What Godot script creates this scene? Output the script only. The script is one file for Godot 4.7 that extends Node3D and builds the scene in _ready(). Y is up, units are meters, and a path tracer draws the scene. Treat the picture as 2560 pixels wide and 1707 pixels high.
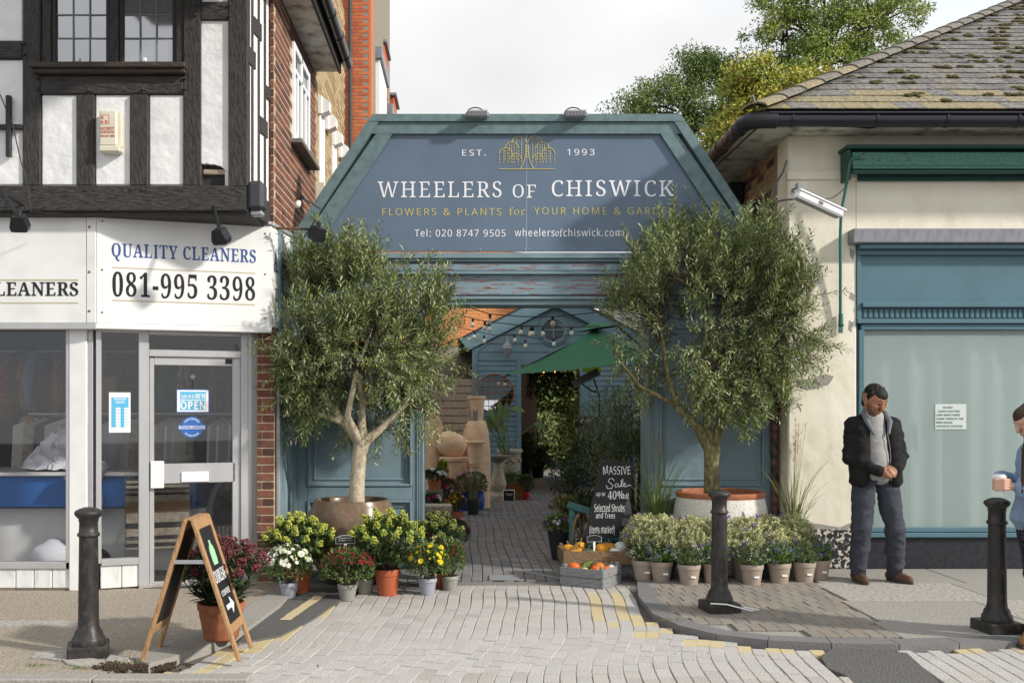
extends Node3D

var M := {}
var T := {}
var rng := RandomNumberGenerator.new()
var taken := {}

class MB:
	var v := PackedVector3Array()
	var n := PackedVector3Array()
	var c := PackedColorArray()
	var col := Color(1, 1, 1)
	func tri(a: Vector3, b: Vector3, d: Vector3) -> void:
		var nn := (d - a).cross(b - a).normalized()
		v.push_back(a); v.push_back(b); v.push_back(d)
		n.push_back(nn); n.push_back(nn); n.push_back(nn)
		c.push_back(col); c.push_back(col); c.push_back(col)
	func face(a: Vector3, b: Vector3, d: Vector3, out: Vector3) -> void:
		if (d - a).cross(b - a).dot(out) < 0.0:
			tri(a, d, b)
		else:
			tri(a, b, d)
	func quad(a: Vector3, b: Vector3, d: Vector3, e: Vector3, out: Vector3) -> void:
		face(a, b, d, out)
		face(a, d, e, out)
	func trin(a: Vector3, b: Vector3, d: Vector3, na: Vector3, nb: Vector3, nd: Vector3) -> void:
		if (d - a).cross(b - a).dot(na + nb + nd) < 0.0:
			v.push_back(a); v.push_back(d); v.push_back(b)
			n.push_back(na); n.push_back(nd); n.push_back(nb)
		else:
			v.push_back(a); v.push_back(b); v.push_back(d)
			n.push_back(na); n.push_back(nb); n.push_back(nd)
		c.push_back(col); c.push_back(col); c.push_back(col)
	func box(lo: Vector3, hi: Vector3, bev := 0.0, xf := Transform3D.IDENTITY) -> void:
		var ctr := (lo + hi) * 0.5
		var h := (hi - lo).abs() * 0.5
		bev = minf(bev, minf(h.x, minf(h.y, h.z)) * 0.45)
		var B := xf.basis
		for ax in 3:
			for sg in [-1.0, 1.0]:
				var o := Vector3.ZERO; o[ax] = sg
				var u := Vector3.ZERO; u[(ax + 1) % 3] = h[(ax + 1) % 3] - bev
				var w := Vector3.ZERO; w[(ax + 2) % 3] = h[(ax + 2) % 3] - bev
				var m := ctr + o * h[ax]
				quad(xf * (m - u - w), xf * (m + u - w), xf * (m + u + w), xf * (m - u + w), B * o)
		if bev <= 0.0:
			return
		for ax in 3:
			var a1 := (ax + 1) % 3
			var a2 := (ax + 2) % 3
			for s1 in [-1.0, 1.0]:
				for s2 in [-1.0, 1.0]:
					var l := Vector3.ZERO; l[ax] = h[ax] - bev
					var p := Vector3.ZERO; p[a1] = s1 * h[a1]; p[a2] = s2 * (h[a2] - bev)
					var q := Vector3.ZERO; q[a1] = s1 * (h[a1] - bev); q[a2] = s2 * h[a2]
					var o := Vector3.ZERO; o[a1] = s1; o[a2] = s2
					quad(xf * (ctr + p - l), xf * (ctr + p + l), xf * (ctr + q + l), xf * (ctr + q - l), B * o)
		for sx in [-1.0, 1.0]:
			for sy in [-1.0, 1.0]:
				for sz in [-1.0, 1.0]:
					var o := Vector3(sx, sy, sz)
					face(xf * (ctr + o * (h - Vector3(0, bev, bev))), xf * (ctr + o * (h - Vector3(bev, 0, bev))), xf * (ctr + o * (h - Vector3(bev, bev, 0))), B * o)
	# profile of (radius, height), turned about y
	func lathe(prof: Array, seg := 20, xf := Transform3D.IDENTITY, twist := 0.0, lobes := 0, lobe := 0.0) -> void:
		var rings := []
		for i in prof.size():
			var r := PackedVector3Array()
			for k in seg:
				var a := TAU * k / seg
				var rr: float = prof[i].x
				if lobes > 0:
					rr *= 1.0 + lobe * cos(lobes * (a + twist * float(prof[i].y)))
				r.push_back(Vector3(cos(a) * rr, prof[i].y, sin(a) * rr))
			rings.push_back(r)
		for i in prof.size() - 1:
			var d: Vector2 = prof[i + 1] - prof[i]
			var d0: Vector2 = (prof[i] - prof[i - 1]) if i > 0 else d
			var d1: Vector2 = (prof[i + 2] - prof[i + 1]) if i + 2 < prof.size() else d
			var n0 := (d.normalized() + d0.normalized()) if d.normalized().dot(d0.normalized()) > 0.6 else d
			var n1 := (d.normalized() + d1.normalized()) if d.normalized().dot(d1.normalized()) > 0.6 else d
			for k in seg:
				var a := TAU * k / seg
				var b := TAU * (k + 1) / seg
				var k2 := (k + 1) % seg
				var na0 := (xf.basis * Vector3(cos(a) * n0.y, -n0.x, sin(a) * n0.y)).normalized()
				var nb0 := (xf.basis * Vector3(cos(b) * n0.y, -n0.x, sin(b) * n0.y)).normalized()
				var na1 := (xf.basis * Vector3(cos(a) * n1.y, -n1.x, sin(a) * n1.y)).normalized()
				var nb1 := (xf.basis * Vector3(cos(b) * n1.y, -n1.x, sin(b) * n1.y)).normalized()
				var p0: Vector3 = xf * rings[i][k]; var p1: Vector3 = xf * rings[i][k2]
				var q0: Vector3 = xf * rings[i + 1][k]; var q1: Vector3 = xf * rings[i + 1][k2]
				if prof[i].x > 0.00001:
					trin(p0, p1, q1, na0, nb0, nb1)
				if prof[i + 1].x > 0.00001:
					trin(p0, q1, q0, na0, nb1, na1)
	func tube(pts: Array, rads: Array, seg := 7, cap := true) -> void:
		var rings := []
		var nrm := []
		var side := Vector3.ZERO
		for i in pts.size():
			var t: Vector3 = (pts[mini(i + 1, pts.size() - 1)] - pts[maxi(i - 1, 0)]).normalized()
			if side == Vector3.ZERO:
				side = t.cross(Vector3.UP if absf(t.y) < 0.9 else Vector3.RIGHT).normalized()
			side = (side - t * side.dot(t)).normalized()
			var up := side.cross(t)
			var r := PackedVector3Array(); var m := PackedVector3Array()
			var rad: float = rads[mini(i, rads.size() - 1)]
			for k in seg:
				var a := TAU * k / seg
				var o := side * cos(a) + up * sin(a)
				m.push_back(o); r.push_back(pts[i] + o * rad)
			rings.push_back(r); nrm.push_back(m)
		for i in pts.size() - 1:
			for k in seg:
				var k2 := (k + 1) % seg
				trin(rings[i][k], rings[i][k2], rings[i + 1][k2], nrm[i][k], nrm[i][k2], nrm[i + 1][k2])
				trin(rings[i][k], rings[i + 1][k2], rings[i + 1][k], nrm[i][k], nrm[i + 1][k2], nrm[i + 1][k])
		if cap:
			for e in [0, pts.size() - 1]:
				var out: Vector3 = (pts[0] - pts[1]) if e == 0 else (pts[e] - pts[e - 1])
				for k in range(1, seg - 1):
					face(rings[e][0], rings[e][k], rings[e][k + 1], out)
	# polygon in x, y pushed from z0 to z1
	func prism(poly: PackedVector2Array, z0: float, z1: float, xf := Transform3D.IDENTITY) -> void:
		var idx := Geometry2D.triangulate_polygon(poly)
		for i in range(0, idx.size(), 3):
			for z in [z0, z1]:
				var a := poly[idx[i]]; var b := poly[idx[i + 1]]; var d := poly[idx[i + 2]]
				face(xf * Vector3(a.x, a.y, z), xf * Vector3(b.x, b.y, z), xf * Vector3(d.x, d.y, z), xf.basis * Vector3(0, 0, 1 if z == maxf(z0, z1) else -1))
		var cw := Geometry2D.is_polygon_clockwise(poly)
		for i in poly.size():
			var a := poly[i]; var b := poly[(i + 1) % poly.size()]
			var o := Vector3(b.y - a.y, a.x - b.x, 0) * (-1.0 if cw else 1.0)
			quad(xf * Vector3(a.x, a.y, z0), xf * Vector3(b.x, b.y, z0), xf * Vector3(b.x, b.y, z1), xf * Vector3(a.x, a.y, z1), xf.basis * o)
	# smooth lump: sphere scaled by r, with bumps
	func blob(ctr: Vector3, r: Vector3, seg := 10, ringn := 6, bumps := 0.0, sd := 0, turn := Basis.IDENTITY) -> void:
		var P := []
		for i in ringn + 1:
			var row := PackedVector3Array()
			var th := PI * i / ringn
			for k in seg:
				var ph := TAU * k / seg
				var d := Vector3(sin(th) * cos(ph), cos(th), sin(th) * sin(ph))
				var f := 1.0
				if bumps > 0.0 and i > 0 and i < ringn:
					f += bumps * sin(d.x * 5.1 + sd * 1.7) * cos(d.z * 4.3 + sd) + bumps * 0.6 * sin(d.y * 7.0 + d.x * 6.0 + sd * 2.3)
				row.push_back(d * f)
			P.push_back(row)
		for i in ringn:
			for k in seg:
				var k2 := (k + 1) % seg
				var a: Vector3 = P[i][k]; var b: Vector3 = P[i][k2]; var d: Vector3 = P[i + 1][k2]; var e: Vector3 = P[i + 1][k]
				var an := turn * (a / r).normalized(); var bn := turn * (b / r).normalized(); var dn := turn * (d / r).normalized(); var en := turn * (e / r).normalized()
				a = ctr + turn * (a * r); b = ctr + turn * (b * r); d = ctr + turn * (d * r); e = ctr + turn * (e * r)
				if i > 0:
					trin(a, b, d, an, bn, dn)
				if i < ringn - 1:
					trin(a, d, e, an, dn, en)
	# a folded kite-shaped leaf, or petal
	func leaf(p: Vector3, d: Vector3, up: Vector3, ln: float, wd: float, fold := 0.25, at := 0.45) -> void:
		var s := d.cross(up).normalized()
		var u := s.cross(d).normalized()
		var m := p + d * (ln * at)
		var l := m + s * (wd * 0.5) + u * (wd * fold)
		var r := m - s * (wd * 0.5) + u * (wd * fold)
		var t := p + d * ln
		face(p, l, t, u)
		face(p, r, t, u)
	# a long blade that bends over: points along it, half width at each
	func blade(pts: Array, wd: Array, side: Vector3) -> void:
		for i in pts.size() - 1:
			var a: Vector3 = pts[i]; var b: Vector3 = pts[i + 1]
			var u := side.cross(b - a).normalized()
			if u.y < 0.0:
				u = -u
			quad(a - side * wd[i], a + side * wd[i], b + side * wd[i + 1], b - side * wd[i + 1], u)
	func mesh() -> ArrayMesh:
		var m := ArrayMesh.new()
		var a := []
		a.resize(Mesh.ARRAY_MAX)
		a[Mesh.ARRAY_VERTEX] = v; a[Mesh.ARRAY_NORMAL] = n; a[Mesh.ARRAY_COLOR] = c
		m.add_surface_from_arrays(Mesh.PRIMITIVE_TRIANGLES, a)
		return m

func boxm(lo: Vector3, hi: Vector3, bev := 0.004) -> ArrayMesh:
	var b := MB.new(); b.box(lo, hi, bev); return b.mesh()

func numbered(parent: Node, nm: String) -> String:
	var k := str(parent.get_instance_id()) + nm
	var i: int = taken.get(k, 0)
	taken[k] = i + 1
	return nm if i == 0 else "%s_%03d" % [nm, i]

func tag(o: Node, label: String, cat: String, group := "", kind := "") -> void:
	if label: o.set_meta("label", label)
	if cat: o.set_meta("category", cat)
	if group: o.set_meta("group", group)
	if kind: o.set_meta("kind", kind)

func thing(nm: String, label: String, cat: String, at := Vector3.ZERO, turn := 0.0, group := "") -> Node3D:
	var o := Node3D.new()
	o.name = numbered(self, nm)
	add_child(o)
	o.position = at
	o.rotation.y = turn
	tag(o, label, cat, group)
	return o

func part(nm: String, m, mat: Material, parent: Node, xf := Transform3D.IDENTITY) -> MeshInstance3D:
	var o := MeshInstance3D.new()
	o.name = numbered(parent, nm)
	o.mesh = m.mesh() if m is MB else m
	o.material_override = mat
	parent.add_child(o)
	o.transform = xf
	return o

func bpart(nm: String, lo: Vector3, hi: Vector3, mat: Material, parent: Node, bev := 0.004) -> MeshInstance3D:
	return part(nm, boxm(lo, hi, bev), mat, parent)

func solo(nm: String, m, mat: Material, label: String, cat: String, group := "", at := Vector3.ZERO) -> MeshInstance3D:
	var o := part(nm, m, mat, self, Transform3D(Basis.IDENTITY, at))
	tag(o, label, cat, group)
	return o

func struct(nm: String, m, mat: Material) -> MeshInstance3D:
	var o := part(nm, m, mat, self)
	o.set_meta("kind", "structure")
	return o

func another(src: Node3D, label: String, at: Vector3, turn := 0.0, sc := 1.0) -> Node3D:
	var o: Node3D = src.duplicate()
	o.name = numbered(self, String(src.get_meta("kin")))
	add_child(o)
	o.position = at
	o.rotation.y = turn
	o.scale = Vector3.ONE * sc
	o.set_meta("label", label)
	return o

func lin(r: float, g: float, b: float) -> Color:
	return Color(r, g, b).linear_to_srgb()

func noise(kind: int, freq: float, oct: int, sd: int) -> FastNoiseLite:
	var f := FastNoiseLite.new()
	f.noise_type = kind
	f.frequency = freq
	f.fractal_octaves = oct
	f.fractal_type = FastNoiseLite.FRACTAL_FBM if oct > 1 else FastNoiseLite.FRACTAL_NONE
	f.seed = sd
	return f

# a tiling picture of noise run through stops of [position, linear colour]
func tex(key: String, f: FastNoiseLite, stops: Array, size := 512) -> ImageTexture:
	if T.has(key):
		return T[key]
	var g := f.get_seamless_image(size, size)
	g.convert(Image.FORMAT_L8)
	var src := g.get_data()
	var lut := PackedByteArray()
	for i in 256:
		var p := i / 255.0
		var k := 0
		while k < stops.size() - 2 and p > stops[k + 1][0]:
			k += 1
		var c: Color = stops[k][1].lerp(stops[k + 1][1], clampf((p - stops[k][0]) / (stops[k + 1][0] - stops[k][0]), 0, 1)).linear_to_srgb()
		lut.append_array([clampi(int(c.r * 255), 0, 255), clampi(int(c.g * 255), 0, 255), clampi(int(c.b * 255), 0, 255)])
	var out := PackedByteArray()
	out.resize(src.size() * 3)
	for i in src.size():
		var s := src[i] * 3
		out[i * 3] = lut[s]; out[i * 3 + 1] = lut[s + 1]; out[i * 3 + 2] = lut[s + 2]
	T[key] = ImageTexture.create_from_image(Image.create_from_data(size, size, false, Image.FORMAT_RGB8, out))
	return T[key]

func bump(key: String, f: FastNoiseLite, strength: float, size := 512) -> ImageTexture:
	if T.has(key):
		return T[key]
	var g := f.get_seamless_image(size, size)
	g.convert(Image.FORMAT_RGBA8)
	g.bump_map_to_normal_map(strength)
	T[key] = ImageTexture.create_from_image(g)
	return T[key]

func mk(key: String, c: Color, rough: float, t = null, ts := Vector3.ONE, nt = null, ns := 1.0) -> StandardMaterial3D:
	var m := StandardMaterial3D.new()
	m.resource_name = key
	m.albedo_color = c
	m.roughness = rough
	m.metallic_specular = 0.4
	m.vertex_color_use_as_albedo = true
	if t != null:
		m.albedo_texture = t
	if t != null or nt != null:
		m.uv1_triplanar = true
		m.uv1_world_triplanar = true
		m.uv1_scale = ts
	if nt != null:
		m.normal_enabled = true
		m.normal_texture = nt
		m.normal_scale = ns
	M[key] = m
	return m

func font(kind: String, spacing := 0, slant := 0.0, bold := 0.0) -> FontVariation:
	var s := SystemFont.new()
	s.font_names = PackedStringArray([{"sans": "Droid Sans", "serif": "Droid Serif", "mono": "Droid Sans Mono"}[kind]])
	var f := FontVariation.new()
	f.base_font = s
	f.spacing_glyph = spacing
	f.variation_transform = Transform2D(Vector2(1, 0), Vector2(slant, 1), Vector2.ZERO)
	if bold > 0.3:
		s.font_weight = 700
	return f

# lettering fitted into the box x0..x1, y0..y1 of the parent's own z = z plane
func letters(txt: String, f: Font, x0: float, x1: float, y0: float, y1: float, z: float, mat: Material, parent: Node, nm := "lettering") -> MeshInstance3D:
	var t := TextMesh.new()
	t.text = txt
	t.font = f
	t.font_size = 64
	t.pixel_size = 0.005
	t.depth = 0.01
	t.curve_step = 1.0
	var b := t.get_aabb()
	var o := part(nm, t, mat, parent)
	var sx := (x1 - x0) / b.size.x
	var sy := (y1 - y0) / b.size.y
	o.scale = Vector3(sx, sy, 0.2)
	o.position = Vector3(x0 - b.position.x * sx, y0 - b.position.y * sy, z)
	return o

func rect(nm: String, r: Array, z0: float, z1: float, mat: Material, parent: Node, bev := 0.004) -> MeshInstance3D:
	return bpart(nm, Vector3(r[0], r[1], minf(z0, z1)), Vector3(r[2], r[3], maxf(z0, z1)), mat, parent, bev)

func _ready() -> void:
	rng.seed = 7
	var cam := Camera3D.new()
	cam.name = "camera"
	cam.projection = Camera3D.PROJECTION_FRUSTUM
	cam.near = 0.1
	cam.far = 400.0
	cam.size = 0.06828
	cam.frustum_offset = Vector2(0.0046, 0.00666)
	cam.position = Vector3(0, 1.56, 0)
	add_child(cam)
	cam.current = true
	var env := Environment.new()
	env.background_mode = Environment.BG_SKY
	env.tonemap_mode = Environment.TONE_MAPPER_LINEAR
	env.tonemap_exposure = 1.52
	env.sdfgi_enabled = true
	env.ssao_enabled = true
	env.ssil_enabled = true
	var sky := Sky.new()
	var pm := PanoramaSkyMaterial.new()
	pm.panorama = cloud_panorama()
	sky.sky_material = pm
	env.sky = sky
	var we := WorldEnvironment.new()
	we.name = "environment"
	we.environment = env
	add_child(we)
	var sun := DirectionalLight3D.new()
	sun.name = "sun"
	sun.light_energy = 0.9
	sun.light_color = Color(1.0, 0.975, 0.935)
	sun.light_angular_distance = 3.0
	sun.shadow_enabled = true
	add_child(sun)
	sun.look_at_from_position(Vector3(8, 5, 3.8), Vector3.ZERO)
	materials()
	ground()
	cleaners_building()
	cleaners_shopfront()
	cleaners_sign()
	brick_buildings()
	gateway()
	cream_building()
	nursery_shed()
	trees_behind()
	olive_trees()
	street_furniture()
	left_pots()
	right_pots()
	pumpkin_stall()
	alley_stock()
	people()
	small_details()

func cloud_panorama() -> ImageTexture:
	var f := noise(FastNoiseLite.TYPE_SIMPLEX_SMOOTH, 1.0, 5, 11)
	var w := 768
	var h := 384
	var im := Image.create(w, h, false, Image.FORMAT_RGBF)
	for y in h:
		var el := PI * (0.5 - (y + 0.5) / h)
		for x in w:
			var az := TAU * (x + 0.5) / w
			var d := Vector3(sin(az) * cos(el), sin(el), cos(az) * cos(el))
			var k := clampf(0.66 + 0.75 * f.get_noise_3d(d.x * 1.5, d.y * 3.4, d.z * 1.5), 0, 1)
			var g := 0.5 + 0.5 * f.get_noise_3d(d.x * 2.2 + 9.0, d.y * 5.0, d.z * 2.2)
			var blue := Color(0.58, 0.67, 0.78)
			var c := blue.lerp(Color(1, 1, 1) * (0.52 + 0.28 * g), smoothstep(0.25, 0.62, k))
			im.set_pixel(x, y, c)
	return ImageTexture.create_from_image(im)

func g3(v: float) -> Color:
	return Color(v, v, v)

func materials() -> void:
	var SS := FastNoiseLite.TYPE_SIMPLEX_SMOOTH
	var VA := FastNoiseLite.TYPE_VALUE
	var CE := FastNoiseLite.TYPE_CELLULAR
	var mott := tex("mott", noise(SS, 0.012, 6, 1), [[0.0, g3(0.62)], [0.5, g3(0.88)], [1.0, g3(1.0)]])
	var soft := tex("soft", noise(SS, 0.008, 5, 2), [[0.0, g3(0.84)], [0.5, g3(0.95)], [1.0, g3(1.0)]])
	var grain := tex("grain", noise(SS, 0.03, 5, 3), [[0.0, g3(0.35)], [0.45, g3(0.8)], [1.0, g3(1.0)]])
	var speck := tex("speck", noise(VA, 0.35, 2, 4), [[0.0, g3(0.45)], [0.3, g3(0.75)], [0.62, g3(0.9)], [0.72, g3(1.0)], [1.0, g3(1.0)]])
	var granite := tex("granite", noise(SS, 0.07, 4, 8), [[0.0, g3(0.62)], [0.4, g3(0.88)], [0.6, g3(0.98)], [1.0, g3(1.12)]])
	var nfine := bump("nfine", noise(SS, 0.05, 5, 5), 6.0)
	var nmid := bump("nmid", noise(SS, 0.015, 5, 6), 8.0)
	# walls
	mk("plaster", lin(0.84, 0.84, 0.84), 0.9, soft, Vector3.ONE * 0.6, nmid, 0.35)
	mk("plaster_side", lin(0.8, 0.8, 0.79), 0.9, soft, Vector3.ONE * 0.6, nmid, 0.3)
	mk("timber_v", lin(0.062, 0.058, 0.055), 0.75, grain, Vector3(2.6, 0.28, 2.6), nfine, 0.8)
	mk("timber_h", lin(0.058, 0.054, 0.051), 0.75, grain, Vector3(0.28, 2.6, 2.6), nfine, 0.8)
	mk("timber_brown", lin(0.075, 0.058, 0.048), 0.7, grain, Vector3(0.28, 2.6, 2.6), nfine, 0.6)
	mk("black_iron", lin(0.025, 0.025, 0.028), 0.5)
	mk("black_plastic", lin(0.022, 0.023, 0.027), 0.42, soft, Vector3.ONE * 2.0)
	mk("charcoal", lin(0.05, 0.052, 0.06), 0.5, soft, Vector3.ONE * 2.0)
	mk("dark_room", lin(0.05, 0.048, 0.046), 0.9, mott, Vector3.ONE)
	mk("lead", lin(0.16, 0.17, 0.18), 0.5)
	mk("white_panel", lin(0.83, 0.83, 0.82), 0.4, soft, Vector3(0.5, 0.5, 0.5))
	mk("white_upvc", lin(0.82, 0.83, 0.84), 0.35)
	mk("white_board", lin(0.78, 0.78, 0.77), 0.6, mott, Vector3(1.5, 0.5, 1.5))
	mk("aluminium", lin(0.5, 0.5, 0.51), 0.38, soft, Vector3(1, 0.4, 1))
	M.aluminium.metallic = 0.35
	mk("rust", lin(0.22, 0.09, 0.03), 0.8)
	mk("blue_ink", lin(0.04, 0.09, 0.28), 0.45)
	mk("black_ink", lin(0.015, 0.016, 0.02), 0.45)
	mk("gold_line", lin(0.5, 0.46, 0.3), 0.5)
	mk("red_ink", lin(0.5, 0.12, 0.06), 0.5)
	mk("cream_plastic", lin(0.74, 0.69, 0.56), 0.5, soft, Vector3.ONE)
	for i in 6:
		mk("brick%d" % i, [lin(0.2, 0.082, 0.058), lin(0.16, 0.066, 0.048), lin(0.24, 0.1, 0.066), lin(0.1, 0.05, 0.042), lin(0.19, 0.09, 0.067), lin(0.21, 0.075, 0.05)][i], 0.9, mott, Vector3.ONE * 3.0, nfine, 0.6)
		mk("orange%d" % i, [lin(0.56, 0.15, 0.055), lin(0.5, 0.13, 0.05), lin(0.6, 0.18, 0.07), lin(0.46, 0.11, 0.045), lin(0.53, 0.16, 0.065), lin(0.57, 0.14, 0.05)][i], 0.9, soft, Vector3.ONE * 2.0)
		mk("sett%d" % i, [lin(0.475, 0.455, 0.434), lin(0.49, 0.47, 0.448), lin(0.46, 0.44, 0.42), lin(0.5, 0.48, 0.456), lin(0.47, 0.449, 0.426), lin(0.48, 0.458, 0.434)][i], 0.9, granite, Vector3.ONE * 1.7, nfine, 0.5)
		mk("paver%d" % i, [lin(0.2, 0.194, 0.194), lin(0.215, 0.207, 0.202), lin(0.185, 0.18, 0.18), lin(0.23, 0.215, 0.205), lin(0.2, 0.19, 0.185), lin(0.175, 0.172, 0.175)][i], 0.88, granite, Vector3.ONE * 1.7, nfine, 0.4)
		mk("block%d" % i, [lin(0.27, 0.24, 0.205), lin(0.25, 0.225, 0.195), lin(0.285, 0.255, 0.215), lin(0.235, 0.215, 0.19), lin(0.26, 0.225, 0.19), lin(0.275, 0.25, 0.22)][i], 0.9, granite, Vector3.ONE * 1.7, nfine, 0.4)
	mk("mortar", lin(0.55, 0.44, 0.31), 0.95, mott, Vector3.ONE * 2)
	mk("orange_sun", lin(0.62, 0.25, 0.09), 0.9)
	mk("mortar_grey", lin(0.3, 0.26, 0.21), 0.95, mott, Vector3.ONE * 2)
	var stocktex := tex("stock", noise(SS, 0.02, 5, 21), [[0.0, Color(0.18, 0.13, 0.08)], [0.4, Color(0.42, 0.31, 0.17)], [0.6, Color(0.5, 0.38, 0.22)], [1.0, Color(0.62, 0.5, 0.34)]])
	mk("stock", lin(1, 1, 1), 0.95, stocktex, Vector3.ONE * 2.0)
	mk("stock_dark", lin(0.7, 0.66, 0.6), 0.95, stocktex, Vector3.ONE * 2.4)
	var grime := tex("grime", noise(SS, 0.01, 6, 22), [[0.0, Color(0.16, 0.13, 0.11)], [0.35, Color(0.5, 0.47, 0.42)], [0.6, Color(0.62, 0.6, 0.55)], [1.0, Color(0.68, 0.66, 0.62)]])
	mk("soffit", lin(1, 1, 1), 0.8, grime, Vector3(0.8, 0.8, 0.8))
	# gate
	mk("gate_blue", lin(0.2, 0.288, 0.33), 0.55, soft, Vector3(0.7, 0.7, 0.7), nmid, 0.12)
	var peel := tex("peel", noise(SS, 0.012, 6, 23), [[0.0, Color(0.2, 0.288, 0.33)], [0.67, Color(0.215, 0.3, 0.345)], [0.675, Color(0.26, 0.05, 0.05)], [0.80, Color(0.2, 0.045, 0.045)], [0.805, Color(0.28, 0.22, 0.18)], [1.0, Color(0.2, 0.16, 0.13)]])
	mk("gate_peeling", lin(1, 1, 1), 0.6, peel, Vector3(0.5, 7.0, 5.0))
	mk("frame_teal", lin(0.15, 0.228, 0.24), 0.5, mott, Vector3(1.2, 1.2, 1.2))
	mk("sign_slate", lin(0.125, 0.175, 0.245), 0.3, soft, Vector3.ONE * 0.3)
	mk("sign_white", lin(0.8, 0.81, 0.84), 0.5)
	mk("sign_gold", lin(0.52, 0.45, 0.16), 0.5)
	mk("grey_metal", lin(0.3, 0.31, 0.33), 0.45)
	# cream building
	var creamtex := tex("cream", noise(SS, 0.009, 6, 24), [[0.0, Color(0.64, 0.58, 0.46)], [0.3, Color(0.76, 0.71, 0.58)], [0.6, Color(0.8, 0.755, 0.63)], [1.0, Color(0.83, 0.79, 0.68)]])
	mk("cream", lin(1, 1, 1), 0.85, creamtex, Vector3(0.45, 0.3, 0.45), nmid, 0.15)
	var flake := tex("flake", noise(SS, 0.014, 6, 25), [[0.0, Color(0.018, 0.02, 0.026)], [0.6, Color(0.026, 0.028, 0.034)], [0.615, Color(0.42, 0.38, 0.32)], [0.72, Color(0.6, 0.56, 0.47)], [1.0, Color(0.5, 0.47, 0.4)]])
	mk("flaking", lin(1, 1, 1), 0.6, flake, Vector3.ONE * 2.4)
	mk("plinth", lin(0.03, 0.032, 0.04), 0.45, grain, Vector3(1.0, 1.0, 1.0))
	mk("render_grey", lin(0.42, 0.4, 0.37), 0.95, grain, Vector3.ONE * 4)
	mk("teal_paint", lin(0.1, 0.19, 0.235), 0.4, soft, Vector3.ONE * 0.4)
	mk("green_paint", lin(0.1, 0.27, 0.2), 0.5, grain, Vector3(1.2, 4, 4))
	mk("dark_green", lin(0.02, 0.075, 0.06), 0.5, soft, Vector3.ONE)
	mk("lead_sheet", lin(0.27, 0.275, 0.31), 0.5, mott, Vector3(2, 0.8, 2))
	var slate := tex("slate", noise(SS, 0.014, 6, 26), [[0.0, Color(0.07, 0.07, 0.07)], [0.45, Color(0.145, 0.14, 0.135)], [0.62, Color(0.2, 0.19, 0.175)], [0.68, Color(0.42, 0.41, 0.38)], [0.72, Color(0.2, 0.19, 0.17)], [1.0, Color(0.2, 0.18, 0.15)]])
	mk("slate", lin(1, 1, 1), 0.9, slate, Vector3.ONE * 2.2, nfine, 0.6)
	mk("slate_dark", lin(0.75, 0.75, 0.78), 0.9, slate, Vector3.ONE * 1.9, nfine, 0.6)
	mk("slate_warm", lin(1.0, 0.95, 0.88), 0.9, slate, Vector3.ONE * 2.6, nfine, 0.6)
	var lichen := tex("lichen", noise(SS, 0.016, 6, 27), [[0.0, Color(0.13, 0.125, 0.11)], [0.46, Color(0.19, 0.18, 0.15)], [0.55, Color(0.28, 0.23, 0.1)], [0.63, Color(0.42, 0.28, 0.05)], [0.7, Color(0.28, 0.25, 0.17)], [1.0, Color(0.3, 0.28, 0.22)]])
	mk("slate_lichen", lin(1, 1, 1), 0.9, lichen, Vector3.ONE * 2.4, nfine, 0.6)
	mk("moss", lin(0.085, 0.075, 0.022), 1.0, grain, Vector3.ONE * 6, nfine, 1.0)
	mk("gutter", lin(0.018, 0.02, 0.026), 0.25)
	var rusty := tex("rusty", noise(SS, 0.012, 6, 28), [[0.0, Color(0.02, 0.02, 0.02)], [0.5, Color(0.035, 0.03, 0.028)], [0.58, Color(0.15, 0.075, 0.045)], [1.0, Color(0.24, 0.12, 0.08)]])
	mk("rusty_pipe", lin(1, 1, 1), 0.6, rusty, Vector3(1.4, 1.4, 1.4))
	mk("bollard", lin(1, 1, 1), 0.42, tex("bollard", noise(SS, 0.02, 6, 29), [[0.0, Color(0.018, 0.018, 0.018)], [0.5, Color(0.03, 0.029, 0.028)], [0.62, Color(0.038, 0.034, 0.031)], [0.75, Color(0.055, 0.044, 0.037)], [1.0, Color(0.13, 0.11, 0.1)]]), Vector3(2.0, 0.9, 2.0), nmid, 0.25)
	# ground
	var agg := tex("aggregate", noise(VA, 0.42, 2, 30), [[0.0, Color(0.16, 0.13, 0.1)], [0.35, Color(0.27, 0.225, 0.175)], [0.62, Color(0.32, 0.275, 0.22)], [0.74, Color(0.5, 0.46, 0.4)], [1.0, Color(0.58, 0.55, 0.5)]])
	mk("aggregate", lin(1, 1, 1), 0.95, agg, Vector3.ONE * 1.1, nfine, 0.6)
	mk("aggregate_pale", lin(1.15, 1.17, 1.2), 0.95, agg, Vector3.ONE * 1.6, nfine, 0.4)
	mk("concrete", lin(0.36, 0.34, 0.31), 0.92, speck, Vector3.ONE * 1.2, nfine, 0.4)
	mk("concrete_pale", lin(0.46, 0.43, 0.39), 0.92, grain, Vector3.ONE * 1.5, nfine, 0.4)
	mk("kerb", lin(0.215, 0.21, 0.212), 0.85, speck, Vector3.ONE * 2.0, nfine, 0.5)
	mk("asphalt", lin(0.16, 0.155, 0.15), 0.95, tex("asphalt", noise(VA, 0.4, 2, 31), [[0.0, g3(0.25)], [0.5, g3(0.7)], [1.0, g3(1.3)]]), Vector3.ONE * 1.6, nfine, 0.8)
	mk("joint", lin(0.19, 0.165, 0.135), 1.0, grain, Vector3.ONE * 4)
	var yel := tex("yellow", noise(SS, 0.03, 6, 32), [[0.0, Color(0.44, 0.41, 0.37)], [0.43, Color(0.47, 0.43, 0.37)], [0.51, Color(0.56, 0.44, 0.18)], [1.0, Color(0.6, 0.46, 0.18)]])
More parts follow.
